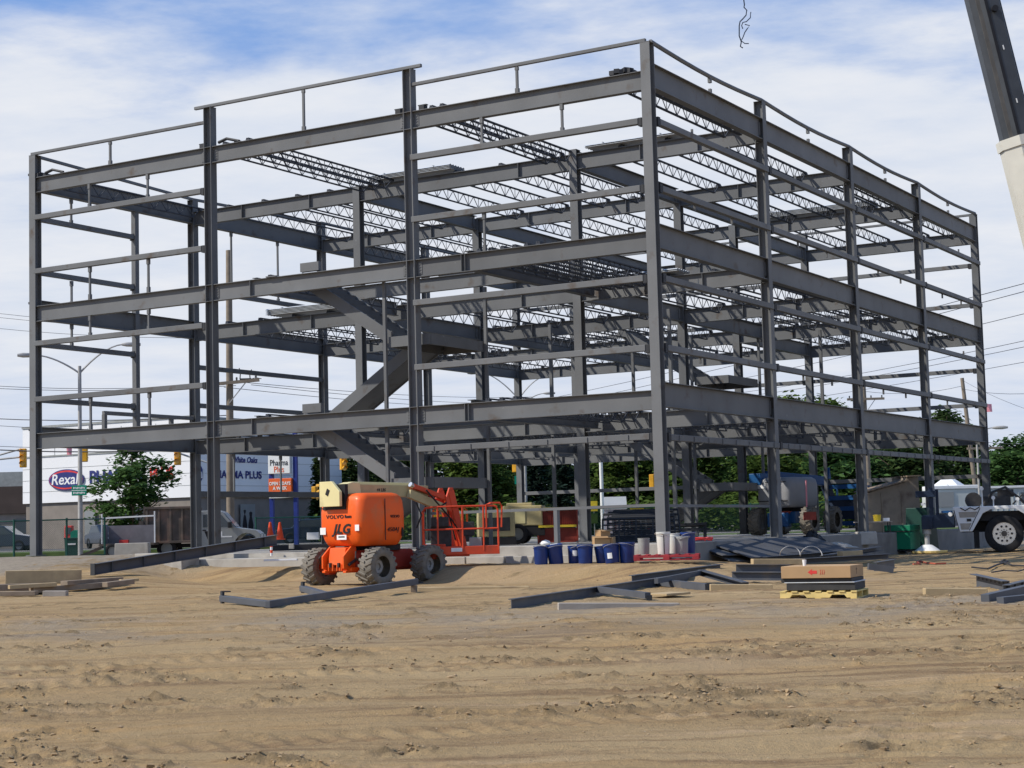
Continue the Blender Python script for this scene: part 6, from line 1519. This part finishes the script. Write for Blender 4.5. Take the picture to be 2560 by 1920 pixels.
b = MB(); b.box((0, -0.30, 0.9), (0.5, 0.06, 0.9)); b.build('door', M_dkgreen, t); b = MB(); b.box((0, 0, 0.05), (0.7, 0.6, 0.1)); b.build('skid', M_woodg, t)
for px, py, Y, s_, lb in ((2165, 1362, 52, (0.62, 0.4, 0.40), 'rough concrete block under the work table'), (2052, 1366, 50, (0.5, 0.4, 0.3), 'broken concrete block left of the work table')):
    b = MB(); b.box((0, 0, s_[2] / 2), s_, taper=0.93); o = b.build('concrete_block', M_conc, bevel=0.03); g = P(px, py, Y); o.location = (g.x, g.y, g.z); o.rotation_euler.z = 0.3; tag(o, lb, 'concrete block')
def heap(px, py, Y, rx_, ry_, h, m, name, label, cat, seed=0):
    g = P(px, py, Y); b = MB(); n = 16; k = 9
    vs = []; fs = []
    for j in range(k + 1):
        rr = 1 - j / k
        for i in range(n):
            a = 2*math.pi*i/n; w_ = 1 + 0.45 * noise.noise(Vector((math.cos(a)*2 + seed, math.sin(a)*2, j*0.6)))
            vs.append((rx_*rr*math.cos(a)*w_, ry_*rr*math.sin(a)*w_, h*(1-rr**1.6)*(1 + 0.5*noise.noise(Vector((i*0.9, j*0.9, seed)))) - 0.05))
    for j in range(k):
        for i in range(n): a = j*n+i; c = j*n+(i+1) % n; fs.append((a, c, c+n, a+n))
    b.add(vs, fs); o = b.build(name, m, smooth=False); o.location = g; return tag(o, label, cat)
heap(2032, 1372, 47.5, 0.55, 0.4, 0.5, M_black, 'tarp_heap', 'dark crumpled tarp heap in front of the blue lift tyres', 'tarp', 3)
heap(2090, 1366, 48.5, 0.6, 0.4, 0.16, M_conc, 'rubble_heap', 'low pile of grey rubble right of the dark tarp', 'rubble', 8)

# ------------------------------------------------------------------ mobile crane at the right edge
q = G(2513, 54.0); KX = 54.0 / FPX
KR = thing('mobile_crane', 'white mobile crane with a raised boom standing at the right edge', 'crane', (q.x, q.y, q.z), R(-16))
KU = empty('boom', KR, (0, 0, 0), R(16))
road_wheel(KR, (0, 0.0, 0.585), 0.60, 0.42, -1, M_chrome); road_wheel(KR, (2.0, 0.0, 0.585), 0.60, 0.42, -1, M_chrome); road_wheel(KR, (0, 2.2, 0.585), 0.60, 0.42, 1); road_wheel(KR, (2.0, 2.2, 0.585), 0.60, 0.42, 1)
for o in [c for c in bpy.data.objects if c.parent == KR and c.name.startswith('wheel')][:1]:
    b = MB()
    for i in range(10): a = 2*math.pi*i/10; b.cyl((0.235*math.cos(a), -0.10, 0.235*math.sin(a)), (0.235*math.cos(a), -0.125, 0.235*math.sin(a)), 0.035, n=10)
    b.build('rim_hole', M_black, o)
    b = MB()
    for i in range(10): a = 2*math.pi*(i+.5)/10; b.cyl((0.13*math.cos(a), -0.10, 0.13*math.sin(a)), (0.13*math.cos(a), -0.15, 0.13*math.sin(a)), 0.016, n=6)
    b.cyl((0, -0.1, 0), (0, -0.17, 0), 0.09, n=14); b.build('hub', M_hydr, o)
b = MB()
arch = [(0.78 * math.cos(a), 0.585 + 0.76 * math.sin(a) * 0.97) for a in np.linspace(math.pi * 0.97, math.pi * 0.03, 3)]
b.prism([(-1.54, 1.46), (-1.50, 1.20), (-1.34, 0.68), (-0.96, 0.68), (-0.62, 1.24), (-0.38, 1.36), (0.38, 1.36), (0.62, 1.20), (0.85, 0.75), (1.2, 0.75), (1.42, 1.20), (1.6, 1.36), (2.4, 1.36), (2.7, 0.8), (4.5, 0.8), (4.5, 1.46)], 0.06, Matrix.Translation((0, -0.30, 0)))
b.box((1.48, 1.1, 1.42), (6.04, 2.75, 0.09)); b.build('deck', M_crane, KR, bevel=0.012)
b = MB(); b.box((1.5, 1.1, 0.95), (5.6, 1.3, 0.6)); b.box((0, 1.1, 1.15), (1.9, 2.3, 0.3)); b.build('chassis', M_black, KR)
b = MB(); b.prism([(-1.36, 1.30), (-0.78, 1.30), (-0.87, 1.12), (-1.33, 1.12)], 0.02, Matrix.Translation((0, -0.305, 0))); b.prism([(-1.33, 0.94), (-0.98, 0.94), (-1.07, 0.74), (-1.30, 0.74)], 0.02, Matrix.Translation((0, -0.305, 0))); b.build('locker_recess', M_woodg, KR)
b = MB(); b.box((-1.05, -0.31, 1.04), (0.14, 0.01, 0.09)); b.box((-0.93, -0.308, 1.0), (0.012, 0.01, 0.02)); b.build('locker_latch', M_hydr, KR)
b = MB()
b.bar((-0.70, -0.31, 1.40), (-1.05, -0.31, 0.72), 0.012, 0.02); b.bar((-1.50, -0.31, 1.36), (-1.36, -0.31, 0.72), 0.012, 0.02); b.build('locker_seam', M_hydr, KR)
b = MB(); b.box((-0.85, 0.2, 0.42), (0.16, 0.5, 0.55)); b.build('mud_flap', M_tyre2, KR)
b = MB(); b.box((-2.0, 0.15, 1.02), (1.0, 0.6, 0.42)); b.box((-2.35, -0.1, 0.98), (0.34, 0.36, 0.40)); b.box((-2.36, -0.1, 1.9), (0.62, 0.3, 0.2)); b.bar((-2.2, -0.1, 1.1), (-2.2, -0.1, 2.1), 0.12, 0.14, up=(1, 0, 0)); b.bar((-2.02, 0.1, 1.1), (-2.02, 0.1, 2.05), 0.08, 0.1, up=(1, 0, 0)); b.build('outrigger_beam', M_dkblue, KR, bevel=0.01)
b = MB(); b.cyl((-2.38, -0.1, 0.30), (-2.38, -0.1, 0.9), 0.09, n=16); b.cyl((-2.38, -0.1, 0.62), (-2.38, -0.1, 0.85), 0.14, n=16); b.build('outrigger_jack', M_gpole, KR, smooth=True)
b = MB(); b.lathe([(0.42, 0.06), (0.42, 0.09), (0.16, 0.28), (0.06, 0.30)], 18, Matrix.Translation((-2.38, -0.1, 0))); b.build('jack_foot', M_crane, KR, smooth=True)
b = MB(); b.lathe([(0.56, -0.02), (0.58, 0.0), (0.58, 0.05), (0.56, 0.06)], 22, Matrix.Translation((-2.33, -0.1, 0.04))); b.build('foot_pad', M_palw, KR)
b = MB(); b.bar((-1.9, 0.0, 1.32), (-1.55, 0.0, 1.32), 0.08, 0.07); b.build('hydraulic_ram', M_bluep, KR)
b = MB(); b.cyl((-1.62, -0.1, 1.24), (-1.62, -0.16, 1.24), 0.07, n=12); b.box((-2.44, -0.3, 1.58), (0.14, 0.03, 0.08)); b.build('work_lamp', M_white, KR)
b = MB(); 
b.cyl((-0.9, 0.3, 1.66), (-0.9, 0.9, 1.66), 0.26, n=18); b.box((-0.2, 0.6, 1.62), (0.9, 0.7, 0.32)); b.box((0.1, 0.5, 1.86), (0.5, 0.4, 0.24)); b.tube([(-0.6, 0.2, 1.5), (-0.3, 0.1, 1.9), (0.1, 0.15, 2.05), (0.5, 0.2, 1.7), (0.7, 0.2, 1.5)], 0.05, 6); b.tube([(0.3, 0.1, 1.5), (0.6, 0.1, 1.8), (0.9, 0.1, 1.6)], 0.03, 6); b.box((1.4, 0.8, 1.7), (1.4, 0.8, 0.45)); b.build('winch_gear', M_hydr, KR, bevel=0.02)
for x, z in ((-0.28, 1.72), (-0.62, 2.02), (0.45, 1.66)):
    b = MB(); b.cyl((x, -0.1, z), (x, -0.2, z), 0.06, n=10); b.box((x, -0.06, (z + 1.46) / 2), (0.04, 0.04, z - 1.46)); b.build('deck_lamp', M_white, KR)
b = MB(); b.tube([(-1.3, -0.31, 1.43), (-1.15, -0.33, 1.34), (-1.0, -0.31, 1.43), (-0.85, -0.33, 1.36), (-0.7, -0.31, 1.45)], 0.016, 5); b.build('hose', M_black, KR)
b = MB(); b.cyl((2.8, 1.1, 1.46), (2.8, 1.1, 1.8), 0.75, n=24); b.box((3.4, 1.1, 2.3), (2.2, 1.9, 1.0)); b.box((2.3, 0.1, 2.3), (1.0, 0.8, 1.3)); b.build('upper_carriage', M_crane, KR, bevel=0.03)
# boom
Bp = P(2737, 1180, 54.0); 
def bpt(y): return P(2457 + 0.25 * y, y, 52.5)
def boom_sec(pa, pb, wd, hh, m, name, rot=R(28)):
    b = MB(); c = 0.30
    pr = [(-wd/2, -hh/2), (wd/2, -hh/2), (wd/2, hh/2 - hh*0.22), (wd/2 - wd*0.10, hh/2), (-wd/2 + wd*0.42, hh/2), (-wd/2 + wd*0.06, hh/2 - hh*0.40), (-wd/2, hh/2 - hh*0.46)]
    b.profile(pa - KR.location, pb - KR.location, pr, up=(0, -1, 0)); return b.build(name, m, KU)
boom_sec(bpt(1150), bpt(352), 1.02, 0.86, M_cboom, 'boom_base')
boom_sec(bpt(356), bpt(-900), 0.90, 0.76, M_dboom, 'boom_extension')
M_bstr = mat('boom_underside', (0.12, 0.112, 0.098), 0.6, 0, 0.3, 1.5)
def boom_strip(off, dep, wd, m, name):
    b = MB(); sx_ = (bpt(0) - bpt(300)).normalized(); sx_ = Vector((sx_.z, 0, -sx_.x)).normalized()
    b.bar(bpt(350) + sx_ * off + Vector((0, dep, 0)) - KR.location, bpt(-900) + sx_ * off + Vector((0, dep, 0)) - KR.location, wd, 0.02, up=(0, -1, 0)); b.build(name, m, KU)
boom_strip(-0.24, -0.25, 0.16, M_bstr, 'boom_wear_strip'); boom_strip(-0.05, -0.385, 0.09, M_black, 'boom_edge'); boom_strip(0.43, -0.25, 0.04, M_black, 'boom_edge')
o = boom_sec(bpt(368), bpt(344), 1.12, 0.96, M_cboom, 'boom_collar')
ax = (bpt(0) - bpt(300)).normalized(); sdx = Vector((ax.z, 0, -ax.x)).normalized()
b = MB()
for yy in (35,): pc = bpt(yy) + sdx * 0.14; b.cyl(pc - KR.location + Vector((0, -0.54, 0)), pc - KR.location + Vector((0, -0.40, 0)), 0.10, n=16)
b.build('boom_hole', M_black, KU)
b = MB()
for yy in (130, 262): pc = bpt(yy) + sdx * 0.10; b.bar(pc - KR.location + Vector((0, -0.46, 0.07)), pc - KR.location + Vector((0.03, -0.46, -0.07)), 0.02, 0.03)
b.build('boom_mark', M_white, KU)
b = MB(); pc = bpt(455) - sdx * 0.0; b.cyl(pc - KR.location + Vector((-0.08, -0.62, 0)), pc - KR.location + Vector((-0.08, -0.42, 0)), 0.07, n=12); b.bar(pc - KR.location + Vector((-0.08, -0.5, -0.05)), pc - KR.location + Vector((0.05, -0.5, -0.45)), 0.06, 0.06); b.build('boom_bracket', M_hydr, KU)

# pale trailers and tent beyond the fence at right
q = P(2470, 1330, 96)
t = thing('site_trailer', 'long pale ribbed trailer beyond the crane at the right', 'trailer', (q.x, q.y, 1.0), R(-2))
b = MB(); b.box((0.4, 1.2, 1.45), (6.6, 2.4, 1.3)); 
for i in range(22): b.box((-2.85 + i * 0.31, -0.01, 1.45), (0.03, 0.03, 1.26))
b.build('wall', M_trailer, t); b = MB(); b.box((0.4, 1.2, 2.16), (6.8, 2.6, 0.12)); b.build('roof', M_white, t)
for x in (-1.6, 0.6, 2.4): b = MB(); b.box((x, -0.03, 1.55), (0.9, 0.06, 0.55)); b.build('window', M_glass, t)
b = MB(); b.box((0.4, 1.2, 0.4), (6.2, 2.0, 0.8)); b.build('skirt', M_fabr, t)
q = P(2330, 1330, 92)
t = thing('white_trailer', 'boxy pale trailer with a lit white roof edge left of the ribbed one', 'trailer', (q.x + 1.3, q.y, 1.0), R(3))
b = MB(); b.box((0, 1, 1.4), (2.4, 2, 1.3)); b.build('wall', M_trailer, t, bevel=0.05); b = MB(); b.box((0.1, 1, 2.15), (2.5, 2.1, 0.2)); b.build('roof', M_white, t, bevel=0.03); b = MB(); b.box((-0.5, -0.02, 1.5), (0.9, 0.05, 0.8)); b.build('window', M_sil, t)
road_wheel(t, (-0.6, 0.1, 0.38), 0.38, 0.2)
q = P(2372, 1250, 108)
t = thing('white_tent', 'bright white tented roof among the dark trees left of the last column', 'tent', (q.x, q.y, 1.0))
b = MB(); b.lathe([(1.6, 0.0), (1.6, 1.9), (1.25, 2.4), (0.5, 2.9), (0.05, 3.1)], 5); b.build('canopy', M_white, t); b = MB(); b.box((-0.2, -1.35, 1.2), (0.9, 0.1, 1.9)); b.build('opening', M_fabr, t)

# ------------------------------------------------------------------ trees
rs = np.random.RandomState(5)
def leaf_obj(name, cent, size, m, parent=None, flat=0.5):
    n = len(cent)
    a = rs.uniform(0, 2*np.pi, n); ti = rs.normal(0, flat, n); sz = size * rs.uniform(0.6, 1.35, n)
    u = np.stack([np.cos(a), np.sin(a), rs.normal(0, 0.3, n)], 1); u /= np.linalg.norm(u, axis=1)[:, None]
    v = np.stack([-np.sin(a) * np.cos(ti), np.cos(a) * np.cos(ti), np.sin(ti) + 0.0], 1)
    v -= u * (u * v).sum(1)[:, None]; v /= np.linalg.norm(v, axis=1)[:, None]
    s1 = sz[:, None]; s2 = sz[:, None] * 0.55
    w_ = np.cross(u, v) * sz[:, None] * 0.18
    pts = np.stack([cent - u*s1, cent - v*s2 + w_, cent + u*s1, cent + v*s2 + w_], 1).reshape(-1, 3)
    me = bpy.data.meshes.new(name); me.vertices.add(4*n); me.vertices.foreach_set('co', pts.astype(np.float32).ravel())
    me.loops.add(4*n); me.loops.foreach_set('vertex_index', np.arange(4*n, dtype=np.int32)); me.polygons.add(n); me.polygons.foreach_set('loop_start', np.arange(0, 4*n, 4, dtype=np.int32))
    me.materials.append(m); me.update(calc_edges=True); me.validate()
    o = bpy.data.objects.new(name, me); COL.objects.link(o)
    if parent is not None: o.parent = parent
    return o
def crown_pts(h0, h1, rad, nclump, per, cr_, shape=1.0, seed=None):
    out = []
    zc = (h0 + h1) / 2; hz_ = (h1 - h0) / 2
    k = 0
    while k < nclump:
        p = rs.uniform(-1, 1, 3); r = np.linalg.norm(p)
        if r > 1 or r < 0.35: continue
        wob = 1 + 0.25 * math.sin(3 * math.atan2(p[1], p[0]) + p[2] * 4)
        tz = p[2]; prof = (1 - 0.35 * max(0, tz)) if shape < 1.5 else (1 - tz) / 2 * 1.3
        c = np.array([p[0] * rad * wob * prof, p[1] * rad * wob * prof, zc + tz * hz_])
        q = rs.normal(0, 1, (per, 3)) * np.array([cr_, cr_, cr_ * 0.5]) * rs.uniform(0.6, 1.2)
        out.append(c + q); k += 1
    return np.concatenate(out)
def trunk(parent, H, r, h0, rad, seed):
    rr = random.Random(seed); b = MB()
    pts = [Vector((0, 0, -0.3)), Vector((0.03 * H * rr.uniform(-1, 1) * 0.5, 0, H * 0.3)), Vector((0.04 * H * rr.uniform(-1, 1), 0.02 * H * rr.uniform(-1, 1), H * 0.65)), Vector((0, 0, H * 0.92))]
    b.tube(pts, r, 8, r * 0.25)
    for i in range(8):
        z = h0 + (H - h0) * rr.uniform(0.0, 0.6); a = rr.uniform(0, 6.28); L_ = rad * rr.uniform(0.5, 0.85)
        b.tube([(0, 0, z), (L_ * 0.5 * math.cos(a), L_ * 0.5 * math.sin(a), z + L_ * 0.25), (L_ * math.cos(a), L_ * math.sin(a), z + L_ * 0.65)], r * 0.35, 5, r * 0.08)
    return b.build('trunk', M_bark, parent, smooth=True)
def tree(name, label, px, Y, pytop, rad, m, h0=0.25, nclump=90, per=45, leaf=0.22, clump=0.45, shape=1.0, group='trees beyond the street', z0=0.95, seed=1):
    top = P(px, pytop, Y); H = top.z - z0
    t = thing(name, label, 'tree', (top.x, Y, z0), rnd.uniform(0, 6.28), group)
    trunk(t, H, 0.035 * H, H * h0, rad, seed)
    leaf_obj('crown', crown_pts(H * h0, H, rad, nclump, per, clump, shape), leaf, m, t)
    return t
tree('maple_tree', 'young round green maple standing before the white store wall', 330, 80, 1118, 1.95, M_leafA, 0.20, 62, 62, 0.15, 0.30, group='street tree', z0=0.95, seed=3)
def spruce(label, px, Y, pytop, rad, m=None):
    top = P(px, pytop, Y); H = top.z - 0.95; t = thing('spruce_tree', label, 'tree', (top.x, Y, 0.95), 0, 'trees beyond the street')
    b = MB(); b.cyl((0, 0, -0.2), (0, 0, H * 0.95), 0.14, 0.03, 8); b.build('trunk', M_bark, t)
    out = []; n = 15
    for i in range(n):
        z = H * (0.06 + 0.92 * i / n); r = rad * (1 - i / n) ** 0.8 + 0.12
        for k in range(10):
            a = rs.uniform(0, 6.28); s_ = rs.uniform(0, 1, 34)[:, None]; L_ = r * rs.uniform(0.75, 1.1)
            base = np.array([[math.cos(a) * L_, math.sin(a) * L_, -0.28 * L_]]) * s_ + np.array([[0, 0, z + 0.12]]); out.append(base + rs.normal(0, 0.09, (34, 3)))
    leaf_obj('crown', np.concatenate(out), 0.16, m or M_leafD, t, 0.3); return t
spruce('blue green spruce left of the inner column in the middle', 1400, 104, 1110, 2.0)
spruce('dark spruce just left of the lower stair', 1340, 118, 1100, 1.9)
spruce('slim dark conifer at the right end of the store', 796, 112, 1120, 0.8, M_leafC)
TREES = [(905, 124, 1092, 2.6, M_leafC, 'dark leafy tree behind the lower stair, nearest the store'), (985, 118, 1108, 2.4, M_leafC, 'dark leafy tree behind the lift boom'), (1085, 122, 1095, 3.0, M_leafC, 'wide dark tree behind the jib and basket'),
         (1180, 116, 1110, 2.6, M_leafB, 'green tree behind the right end of the basket'), (1275, 126, 1090, 2.8, M_leafC, 'dark tree behind the compressor'), (1475, 128, 1085, 3.0, M_leafC, 'dark tree right of the spruce'), (1560, 120, 1095, 2.6, M_leafB, 'yellow green tree left of the near corner column'),
         (1640, 130, 1085, 3.0, M_leafC, 'dark tree directly behind the near corner column'), (1740, 118, 1110, 2.8, M_leafB, 'bright green tree behind the second stair'), (1835, 124, 1090, 3.0, M_leafA, 'mid green tree right of the second stair'),
         (1915, 112, 1122, 2.4, M_leafB, 'bright bushy tree left of the blue lift'), (2000, 126, 1060, 3.2, M_leafC, 'dark tree behind the blue lift hood'), (2090, 116, 1100, 2.8, M_leafA, 'green tree above the blue lift basket'),
         (2180, 124, 1075, 3.2, M_leafC, 'dark tree behind the plywood bin'), (2262, 118, 1110, 2.8, M_leafC, 'dark tree right of the plywood bin'), (2350, 128, 1070, 3.4, M_leafC, 'dark tree behind the white tent'),
         (2052, 138, 972, 2.7, M_leafB, 'tall bright treetop rising above the second level beam'), (1972, 142, 992, 1.6, M_leafB, 'smaller bright treetop left of the tall one'), (2365, 140, 1030, 2.2, M_leafC, 'dark treetop showing above the beam at the right'),
         (2462, 132, 1122, 2.6, M_leafC, 'loose dark tree just right of the last column'), (2535, 118, 1098, 2.6, M_leafA, 'large dense tree at the right edge'), (2620, 124, 1060, 3.4, M_leafA, 'tree cut by the right edge of the picture')]
for i, (px, Y, pt, rad, m, lb) in enumerate(TREES):
    tall = pt < 1050
    tree('leafy_tree', lb, px, Y, pt, rad, m, 0.55 if tall else 0.10, 85, 42, 0.26, 0.55, seed=i + 10)
# shrubbery under the trees and the wood that closes the view
pts = []
for i in range(900):
    px = rs.uniform(800, 2700); Y = rs.uniform(104, 112); hgt = rs.uniform(0.2, 1.9) if px > 1180 else rs.uniform(0.2, 1.3)
    x = (px - 1280) / FPX * Y; pts.append(np.array([x, Y, 0.95 + hgt]) + rs.normal(0, 1, (16, 3)) * np.array([0.5, 0.5, 0.3]))
o = leaf_obj('undergrowth', np.concatenate(pts), 0.24, M_leafB); tag(o, 'green shrubbery under the trees along the street', kind='stuff')
pts = []
for i in range(1500):
    px = rs.uniform(780, 2900); Y = rs.uniform(138, 150); x = (px - 1280) / FPX * Y
    top = 5.6 + 1.6 * noise.noise(Vector((px * 0.012, 0, 3.0))) + (0.8 if px > 1900 else 0) - (1.2 if px > 2420 else 0)
    pts.append(np.array([x, Y, 0.9 + top * rs.uniform(0.05, 1.0) ** 0.8]) + rs.normal(0, 1, (22, 3)) * np.array([0.8, 0.8, 0.4]))
o = leaf_obj('woods', np.concatenate(pts), 0.36, M_leafC); tag(o, 'dark far wood behind the street trees', kind='stuff')

# loose stones and clods lying on the dirt
b = MB(); rr = random.Random(21)
ico = [(0, 0, 1), (0.9, 0, 0.35), (0.28, 0.85, 0.4), (-0.72, 0.52, 0.35), (-0.72, -0.52, 0.4), (0.28, -0.85, 0.35), (0.5, 0.4, -0.5), (-0.4, 0.2, -0.5), (0.1, -0.6, -0.5)]
icf = [(0, 1, 2), (0, 2, 3), (0, 3, 4), (0, 4, 5), (0, 5, 1), (1, 6, 2), (2, 6, 7), (2, 7, 3), (3, 7, 4), (4, 7, 8), (4, 8, 5), (5, 8, 1), (1, 8, 6)]
def stones(n, lo, hi, ya, yb, th):
    k = 0; tries = 0
    while k < n and tries < n * 30:
        tries += 1
        y = ya * (yb / ya) ** rr.random(); x = rr.uniform(-0.34, 0.34) * y
        if noise.noise(Vector((x * 0.5 + 2, y * 0.8, 7.7))) + rr.uniform(-0.4, 0.4) < th: continue
        r = rr.uniform(lo, hi) * rr.uniform(0.5, 1.0); z = gz(x, y) + rough_z(x, y)
        M = Matrix.Translation((x, y, z + r * 0.2)) @ Matrix.Rotation(rr.uniform(0, 6.28), 4, 'Z') @ Matrix.Diagonal((r * rr.uniform(0.8, 1.5), r * rr.uniform(0.7, 1.2), r * rr.uniform(0.5, 0.8), 1))
        b.add([tuple(c * rr.uniform(0.75, 1.2) for c in v) for v in ico], icf, M); k += 1
stones(800, 0.006, 0.014, 9.5, 26, 0.0); stones(60, 0.02, 0.04, 10, 38, 0.15)
b_c = MB(); k = 0; tries = 0
while k < 2800 and tries < 400000:
    tries += 1
    y = 9.5 * (27 / 9.5) ** rr.random(); x = rr.uniform(-0.33, 0.33) * y
    z = gz(x, y) + rough_z(x, y)
    if TURN_SHADE[0] < 0.10 + 0.75 * rr.random(): continue
    r = rr.uniform(0.007, 0.030) * rr.uniform(0.35, 1.0)
    M = Matrix.Translation((x, y, z + r * 0.15)) @ Matrix.Rotation(rr.uniform(0, 6.28), 4, 'Z') @ Matrix.Rotation(rr.uniform(-0.6, 0.6), 4, 'X') @ Matrix.Diagonal((r * rr.uniform(0.9, 1.9), r * rr.uniform(0.7, 1.3), r * rr.uniform(0.5, 1.1), 1))
    b_c.add([tuple(c * rr.uniform(0.6, 1.3) for c in v) for v in ico], icf, M); k += 1
M_clod = mat('damp_clods', (0.29, 0.200, 0.108), 0.98, 0, 0.3, 1.8, bump=0.3, col2=(0.37, 0.265, 0.15), c2lo=0.45, c2hi=0.65, c2scale=1.3)
o = b_c.build('soil_clods', M_clod); tag(o, 'crumbly damp soil clods thrown up along the ruts', kind='stuff')
M_stone = mat('dry_clods', (0.36, 0.26, 0.155), 0.95, 0, 0.25, 1.5, col2=(0.42, 0.34, 0.23), c2lo=0.6, c2hi=0.7, c2scale=9)
o = b.build('pebbles', M_stone); tag(o, 'small stones and dry clods strewn over the dirt', kind='stuff')
